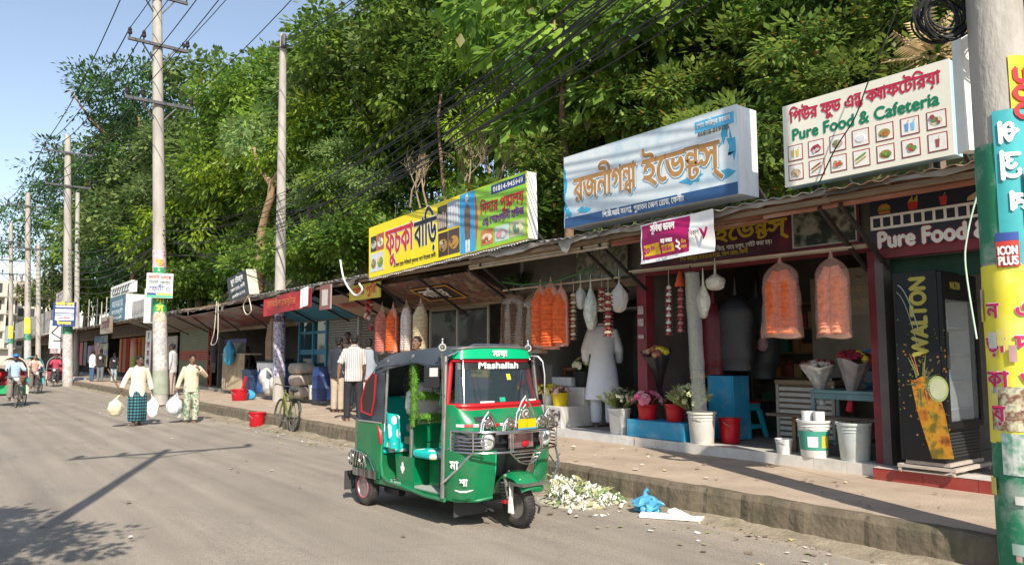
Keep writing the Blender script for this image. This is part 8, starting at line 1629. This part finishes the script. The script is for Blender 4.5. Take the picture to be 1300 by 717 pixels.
p = pt(468, 395, 2.0); t = thing('toy_garland', 'string of small pink and red puffs hung left of the rose garland bag', 'garland', tr(*p)); mb = MB(); rg = random.Random(3)
for i in range(22): mb.ball(p + Vector((rg.uniform(-.06, .06), rg.uniform(-.14, .14), rg.uniform(-.45, .35))), rg.uniform(.04, .07), 8, 6, i % 3)
mb.build('puffs', [cmat(.5, .15, .15), cmat(.4, .04, .05), cmat(.6, .5, .45)], t, smooth=True)
# ---- grocery stall goods
c = atz(327, 500, .43); CB = mat('blue_cooler', (.02, .09, .32), .4, .15, 3, stain=(.25, .35, .5), stscale=2.5)
x, y = 2.75, 22.9; t = thing('ice_box', 'blue ice cream box with a white dripping rim and a dark lid', 'ice box', tr(x, y, .43)); mb = MB(); mb.box(2.5, 3.1, 21.9, 23.9, .45, 1.45); mb.build('box_body', CB, t, bevel=.03)
mb = MB(facade(2.495, 22.9, 0)); pts = [(-1.0, 1.47), (1.0, 1.47)] + [(1.0 - i*.1, 1.22 + .12*math.sin(i*2.3)) for i in range(21)]; mb.prism(pts, tr(0, -.004, 0), .004); mb.build('white_drip', WHT, t); mb = MB(); mb.box(2.47, 3.13, 21.85, 23.95, 1.47, 1.53); mb.box(2.6, 3.1, 22.0, 23.4, 1.535, 1.62); mb.build('lid', cmat(.03, .03, .035, .4), t, bevel=.015)
mb = MB(facade(2.495, 22.9, 0)); disc(mb, -.3, 1.0, .25, 0, -.004); disc(mb, .5, .8, .2, 1, -.004); mb.build('print', [cmat(.4, .5, .6), cmat(.08, .25, .5)], t)
t = thing('plastic_bin', 'dark blue plastic bin between the slatted counter and the ice cream box', 'bin', tr(2.55, 25.0, .43)); mb = MB(); mb.lathe([(.36, .43), (.38, .45), (.44, 1.2), (.46, 1.22), (.40, 1.24), (.34, .5), (.004, .5)], 20, 0, (2.6, 24.4, 0)); mb.build('body', cmat(.03, .06, .13, .4), t, smooth=True); mb = MB(); mb.ring((2.6, 24.4, 1.0), (0, 0, 1), .43, .014, 22, 6); mb.build('rib', cmat(.03, .06, .13, .4), t, smooth=True)
p = pt(305, 507, 2.2); p = atz(304, 508, .3); bucket('red bucket with a scoop on the pavement in front of the blue bin', (p.x, p.y, .30), .27, .35, MRD); t = thing('red_scoop', 'red scoop leaning out of the pavement bucket', 'scoop', tr(p.x, p.y, .6)); mb = MB(); mb.bar((p.x + .05, p.y - .1, .62), (p.x + .1, p.y - .25, 1.05), .05, .09); mb.ball((p.x + .05, p.y - .1, .62), .08, 8, 6); mb.build('scoop', MRD, t)
p = atz(326, 541, 0); bucket('red bucket standing alone on the road edge', (p.x, p.y, 0), .20, .34, MRD)
p = atz(316, 507, .3); bag('crumpled blue plastic bag on the pavement by the ice cream box', (p.x, p.y, .45), (.22, .2, .17), 4, mat('blue_polythene', (.05, .35, .62), .3, .2, 6, .5, 10), .8)
for i, (px, py, r, lab) in enumerate(((343, 497, .3, 'white sack slumped at the foot of the slender pole'), (338, 478, .28, 'upper white plastic sack beside the ice cream box'), (351, 486, .27, 'second white sack nearest the slender pole'))):
    p = pt(px, py, 2.2); bag(lab, (p.x, p.y, max(p.z, .43 + r*1.05)), (r*.8, r*1.1, r*1.05), 20 + i, mat('grubby_sack', (.55, .53, .49), .5, .2, 5, .5, 8), .5, cat='sack', name='sack')
for i in range(3): 
    t = thing('brick_stack', ('lowest', 'middle', 'topmost')[i] + ' of three brown sacks stacked behind the slender pole', 'sack', tr(2.5, 20.1, .43 + i*.36)); mb = MB(); c = Vector((2.55, 19.95 + .05*i, .61 + i*.355)); mb.loft([[c + Vector((.28*math.copysign(abs(math.cos(a))**.3, math.cos(a))*math.sin(th)**.25, .5*math.copysign(abs(math.sin(a))**.3, math.sin(a))*math.sin(th)**.25, -.175*math.cos(th))) for a in [2*PI*j/20 for j in range(20)]] for th in [.05 + 3.04*k/8 for k in range(9)]]); mb.build('sack_body', mat('jute_sack', (.36, .30, .24), .9, .25, 5, .5, 12), t, smooth=True); t.name = 'jute_sack'
p = pt(345, 432, 2.3); t = thing('hanging_cloth', 'brown cloth bunch hanging left of the slender pole', 'cloth', tr(p.x, p.y, p.z - .5)); mb = MB(); mb.loft([[Vector((p.x + .12*s*math.cos(a)*(1 + .2*math.sin(a*7)), p.y + .42*s*math.sin(a)*(1 + .15*math.sin(a*9)), p.z + z)) for a in [2*PI*j/40 for j in range(40)]] for z, s in ((.75, .15), (.5, .7), (0, 1), (-.6, .95))]); mb.build('folds', mat('brown_cloth', (.24, .15, .09), .9, .3, 5), t, smooth=True)
p = pt(291, 448, 2.2); bag('blue plastic bag hanging from the slatted counter', (p.x, p.y, p.z), (.18, .35, .48), 14, mat('cyan_polythene', (.04, .28, .45), .3, .2, 6, .5, 8), .9)
p = pt(272, 448, 2.2); t = thing('hanging_jacket', 'black garment hanging under the beige rope loop', 'jacket', tr(p.x, p.y, p.z - .6)); mb = MB(); mb.loft([[Vector((p.x + .12*s*math.cos(a), p.y + .4*s*math.sin(a)*(1 + .12*math.sin(a*5 + z*4)), p.z + z)) for a in [2*PI*j/24 for j in range(24)]] for z, s in ((.7, .2), (.55, .8), (.1, .85), (-.4, .7), (-.75, .4))]); mb.build('garment', cmat(.02, .02, .022, .8), t, smooth=True)
t = thing('barrel', 'dark blue plastic barrel in front of the grey shutter', 'barrel', tr(2.45, 18.3, .43)); mb = MB(); mb.lathe([(.30, .43), (.34, .47), (.35, .75), (.37, .78), (.35, .81), (.36, 1.1), (.37, 1.13), (.35, 1.16), (.33, 1.35), (.28, 1.4), (.2, 1.41), (.004, 1.41)], 24, 0, (2.5, 18.2, 0)); mb.build('body', mat('navy_plastic', (.02, .04, .13), .4, .15, 4), t, smooth=True); mb = MB(); mb.ring((2.5, 18.2, 1.38), (0, 0, 1), .31, .02, 24, 6); mb.build('lid_ring', cmat(.02, .03, .08, .4), t, smooth=True)
bucket('white can standing left of the dark blue barrel', (2.5, 18.95, .43), .16, .42, MW, handle=False, name='can')
# ---- litter and heaps along the kerb
rg = random.Random(9); hp = atz(737, 640, 0)
t = thing('flower_waste_heap', 'heap of discarded white petals and green stems against the kerb behind the front wheel', 'waste heap', tr(hp.x, hp.y, 0))
mbp = MB(); mbl = MB()
for i in range(900):
    s = rg.random(); c = atz(700 + 95*s, 636 - 4*s + rg.gauss(0, 6.), 0); hgt = max(0, .23*(1 - s)**1.3 + .05)*rg.random(); c = Vector((min(c.x, -.06), c.y, .01 + hgt)); d = rdir(rg); 
    if rg.random() < .76: r = rg.uniform(.02, .055); e = d.orthogonal().normalized(); g = d.cross(e); mbp.add([c - e*r, c + g*r*.6 + d*r*.3, c + e*r, c - g*r*.6 + d*r*.3], [(0, 1, 2, 3)], rg.randrange(3))
    else: d.z = abs(d.z)*.5; l = rg.uniform(.1, .24); e = d.orthogonal().normalized()*.018; mbl.add([c, c + d*l*.5 + e, c + d*l, c + d*l*.5 - e], [(0, 1, 2, 3)], rg.randrange(2))
mbp.build('petals', [cmat(.72, .70, .62), cmat(.62, .60, .50), cmat(.75, .74, .70)], t)['kind'] = 'stuff'; mbl.build('stems_and_leaves', [mat('cut_green', (.10, .18, .04), .7, .3, 9), mat('straw_green', (.30, .30, .12), .7, .3, 9)], t)['kind'] = 'stuff'
mb = MB(); mb.loft([[Vector((hp.x - .02 + .5*math.cos(a)*s, hp.y + .15 + .75*math.sin(a)*s, z)) for a in [2*PI*j/16 for j in range(16)]] for z, s in ((-.01, .7), (.05, .5), (.10, .22))]); mb.build('heap_core', mat('wilted_mass', (.40, .38, .28), .95, .5, 14, .8, 20), t, smooth=True)
p = atz(824, 651, 0); t = thing('plastic_bag', 'crumpled sky-blue plastic bag lying against the kerb', 'bag', tr(p.x, p.y, 0)); mb = MB(); rs = blob((p.x, p.y + .02, .085), (.12, .15, .10), 6, .55, 34, 22, .7)
mb.loft([[v + Vector((.03*noise.noise(v*14), .035*noise.noise(v*14 + Vector((3, 0, 0))), .03*noise.noise(v*12 + Vector((0, 5, 0))))) for v in r_] for r_ in rs]); mb.tube([(p.x, p.y + .04, .15), (p.x + .02, p.y + .07, .21), (p.x + .05, p.y + .05, .24)], [.05, .02, .035], 8); mb.build('bag_body', mat('sky_polythene', (.08, .32, .50), .4, .2, 9, .5, 14), t, smooth=True)
p = atz(852, 659, 0); t = thing('foam_sheet', 'broken white foam sheet beside the sky-blue bag', 'foam', tr(p.x, p.y, 0)); mb = MB(); mb.push(tr(p.x, p.y, .012) @ rotz(.5)); mb.prism([(-.1, -.32), (.08, -.34), (.12, -.05), (.06, .1), (.1, .33), (-.06, .3)], Matrix.Rotation(R(90), 4, 'X') @ tr(0, 0, 0) @ Matrix.Scale(1, 4), .03); mb.pop(); mb.push(tr(p.x + .12, p.y - .02, .02) @ rotz(.2) @ Matrix.Rotation(.3, 4, 'X')); mb.box(-.07, .08, -.16, .12, 0, .035); mb.pop(); mb.build('slab', cmat(.75, .73, .68, .8), t, bevel=.006)
mb = MB()
for i in range(520):   # scraps of paper, petals and leaves nobody could count
    y = rg.uniform(-1, 30) if rg.random() < .65 else rg.uniform(.5, 8); x = -abs(rg.gauss(.0, .55)) - .06 if rg.random() < .72 else rg.uniform(.25, 2.0); z = .008 if x < 0 else .306
    r = rg.uniform(.012, .05)*(1 + .8*(rg.random() < .08)); a = rg.uniform(0, 6.28); q = [Vector((x + r*math.cos(a + k*PI/2)*rg.uniform(.5, 1.2), y + r*math.sin(a + k*PI/2)*rg.uniform(.5, 1.2), z + rg.uniform(.0, .02))) for k in range(4)]; mb.add(q, [(0, 1, 2, 3)], rg.choice([0, 0, 1, 2, 3, 3, 4]))
for i in range(60): 
    x = rg.uniform(-6, -.8); y = rg.uniform(3, 32); r = rg.uniform(.01, .035); mb.add([Vector((x + r*math.cos(k*PI/2 + i), y + r*1.4*math.sin(k*PI/2 + i), .016 + .004*k)) for k in range(4)], [(0, 1, 2, 3)], rg.choice([0, 3, 3, 4]))
tag(mb.build('litter', [cmat(.68, .66, .6), cmat(.5, .42, .2), cmat(.22, .24, .08), cmat(.2, .15, .1), cmat(.55, .45, .4)], recalc=False), kind='stuff')
mb = MB()
for i in range(900):
    y = rg.uniform(-2, 28); x = -abs(rg.gauss(0, .22)) - .03; mb.ball((x, y, .008), (rg.uniform(.006, .022),)*3, 5, 4)
tag(mb.build('grit', M_dirt), kind='stuff')
p = atz(99, 488, 0); bag('blue and white crumpled sack by the foot of the blue board pole', (p.x, p.y, .22), (.5, .5, .22), 40, photomat('blue_sack', [(.2, .35, .5), (.5, .55, .6), (.15, .25, .4)], 3), .2, cat='sack', name='sack')
# ---- far buildings past the bend
def building(label, x0, x1, y, z1, m, floors, bays, rods=False, dep=18, z0=0):
    t = thing('apartment_building', label, 'building', tr((x0+x1)/2, y, 0)); mb = MB(); mb.box(x0, x1, y, y + dep, 0, z1); mb.build('wall', m, t); fh = (z1 - 3)/floors; bw = (x1 - x0)/bays
    for f_ in range(floors):
        mb = MB(); mb.box(x0 - .6, x1 + .3, y - 1.3, y - .02, 3 + f_*fh, 3.25 + f_*fh); mb.build('balcony_slab', M_conc, t)
        for b_ in range(bays):
            mb = MB(); mb.box(x0 + bw*(b_ + .25), x0 + bw*(b_ + .75), y - .06, y - .01, 3 + f_*fh + fh*.3, 3 + f_*fh + fh*.85); mb.build('window', cmat(.05, .05, .055), t)
            mb = MB(); mb.box(x0 + bw*b_, x0 + bw*b_ + .35, y - 1.2, y - .85, 3.25 + f_*fh, 3 + (f_+1)*fh); mb.build('balcony_pier', m, t)
    if rods:
        mb = MB(); rg_ = random.Random(2)
        for i in range(40): xx = rg_.uniform(x0, x1); mb.tube([(xx, y - .5 + rg_.uniform(-.5, 4), z1), (xx + rg_.uniform(-.2, .2), y + rg_.uniform(-.5, 4), z1 + rg_.uniform(1, 2.4))], .08, 4)
        for i in range(26): xx = x0 + (x1-x0)*i/26; mb.box(xx, xx + rg_.uniform(.1, .4), y - 1.35, y - 1.28, z1 - 4.4, z1 - .6 - rg_.random())
        mb.build('bare_rods', mat('rusty_rods', (.22, .13, .08), .9, .4, 1), t)
    return t
p = atd(20, 450, 150); CRB = mat('cream_block', (.55, .50, .42), .9, .12, .3, stain=(.3, .27, .22), stscale=.3)
def at150(px, d): return atd(px, 450, d)
a, b = at150(2, 150), at150(92, 150); building('half finished cream apartment block with bare rods and clutter on its roof', min(a.x, b.x), max(a.x, b.x) , a.y, (452-388)/950*150 + 1.7, CRB, 3, 6)
a, b = at150(-30, 145), at150(14, 145); building('narrow cream block at the left edge of the picture', min(a.x, b.x), max(a.x, b.x), a.y - 6, (452-358)/950*145 + 1.7, CRB, 4, 3)
a, b = at150(8, 165), at150(100, 165); t = building('brown clad upper storey building with a rooftop of upright planks', min(a.x, b.x), max(a.x, b.x), a.y, (452-356)/950*165 + 1.7, mat('dun_block', (.36, .30, .24), .9, .2, .3), 4, 7, rods=True)
a, b = at150(52, 190), at150(92, 190); building('white flat topped building farthest down the road', min(a.x, b.x), max(a.x, b.x), a.y, (452-345)/950*190 + 1.7, cmat(.72, .72, .70), 5, 4)
# tree and pole on the near side of the road, out of the picture, whose shadows fall across the road at the lower left
t = thing('tree', 'street tree behind the viewer whose shade falls on the lower left of the road', 'tree', tr(-8.55, 1.9, 0)); trunk_mb(WM[t.name], 4.2, .12, 4).build('trunk', M_bark, t, smooth=True); o = bpy.data.objects.new('crown', CR['broad'][0]); COL.objects.link(o); o.parent = t; o.scale = (.38, .38, .5)
pole('pole on the near side behind the viewer whose crossarm shadow lies on the road', -7.09, 2.93, 0, 9.0, .095, .07, (0, 0), [(8.7, 1.5)], group=None)
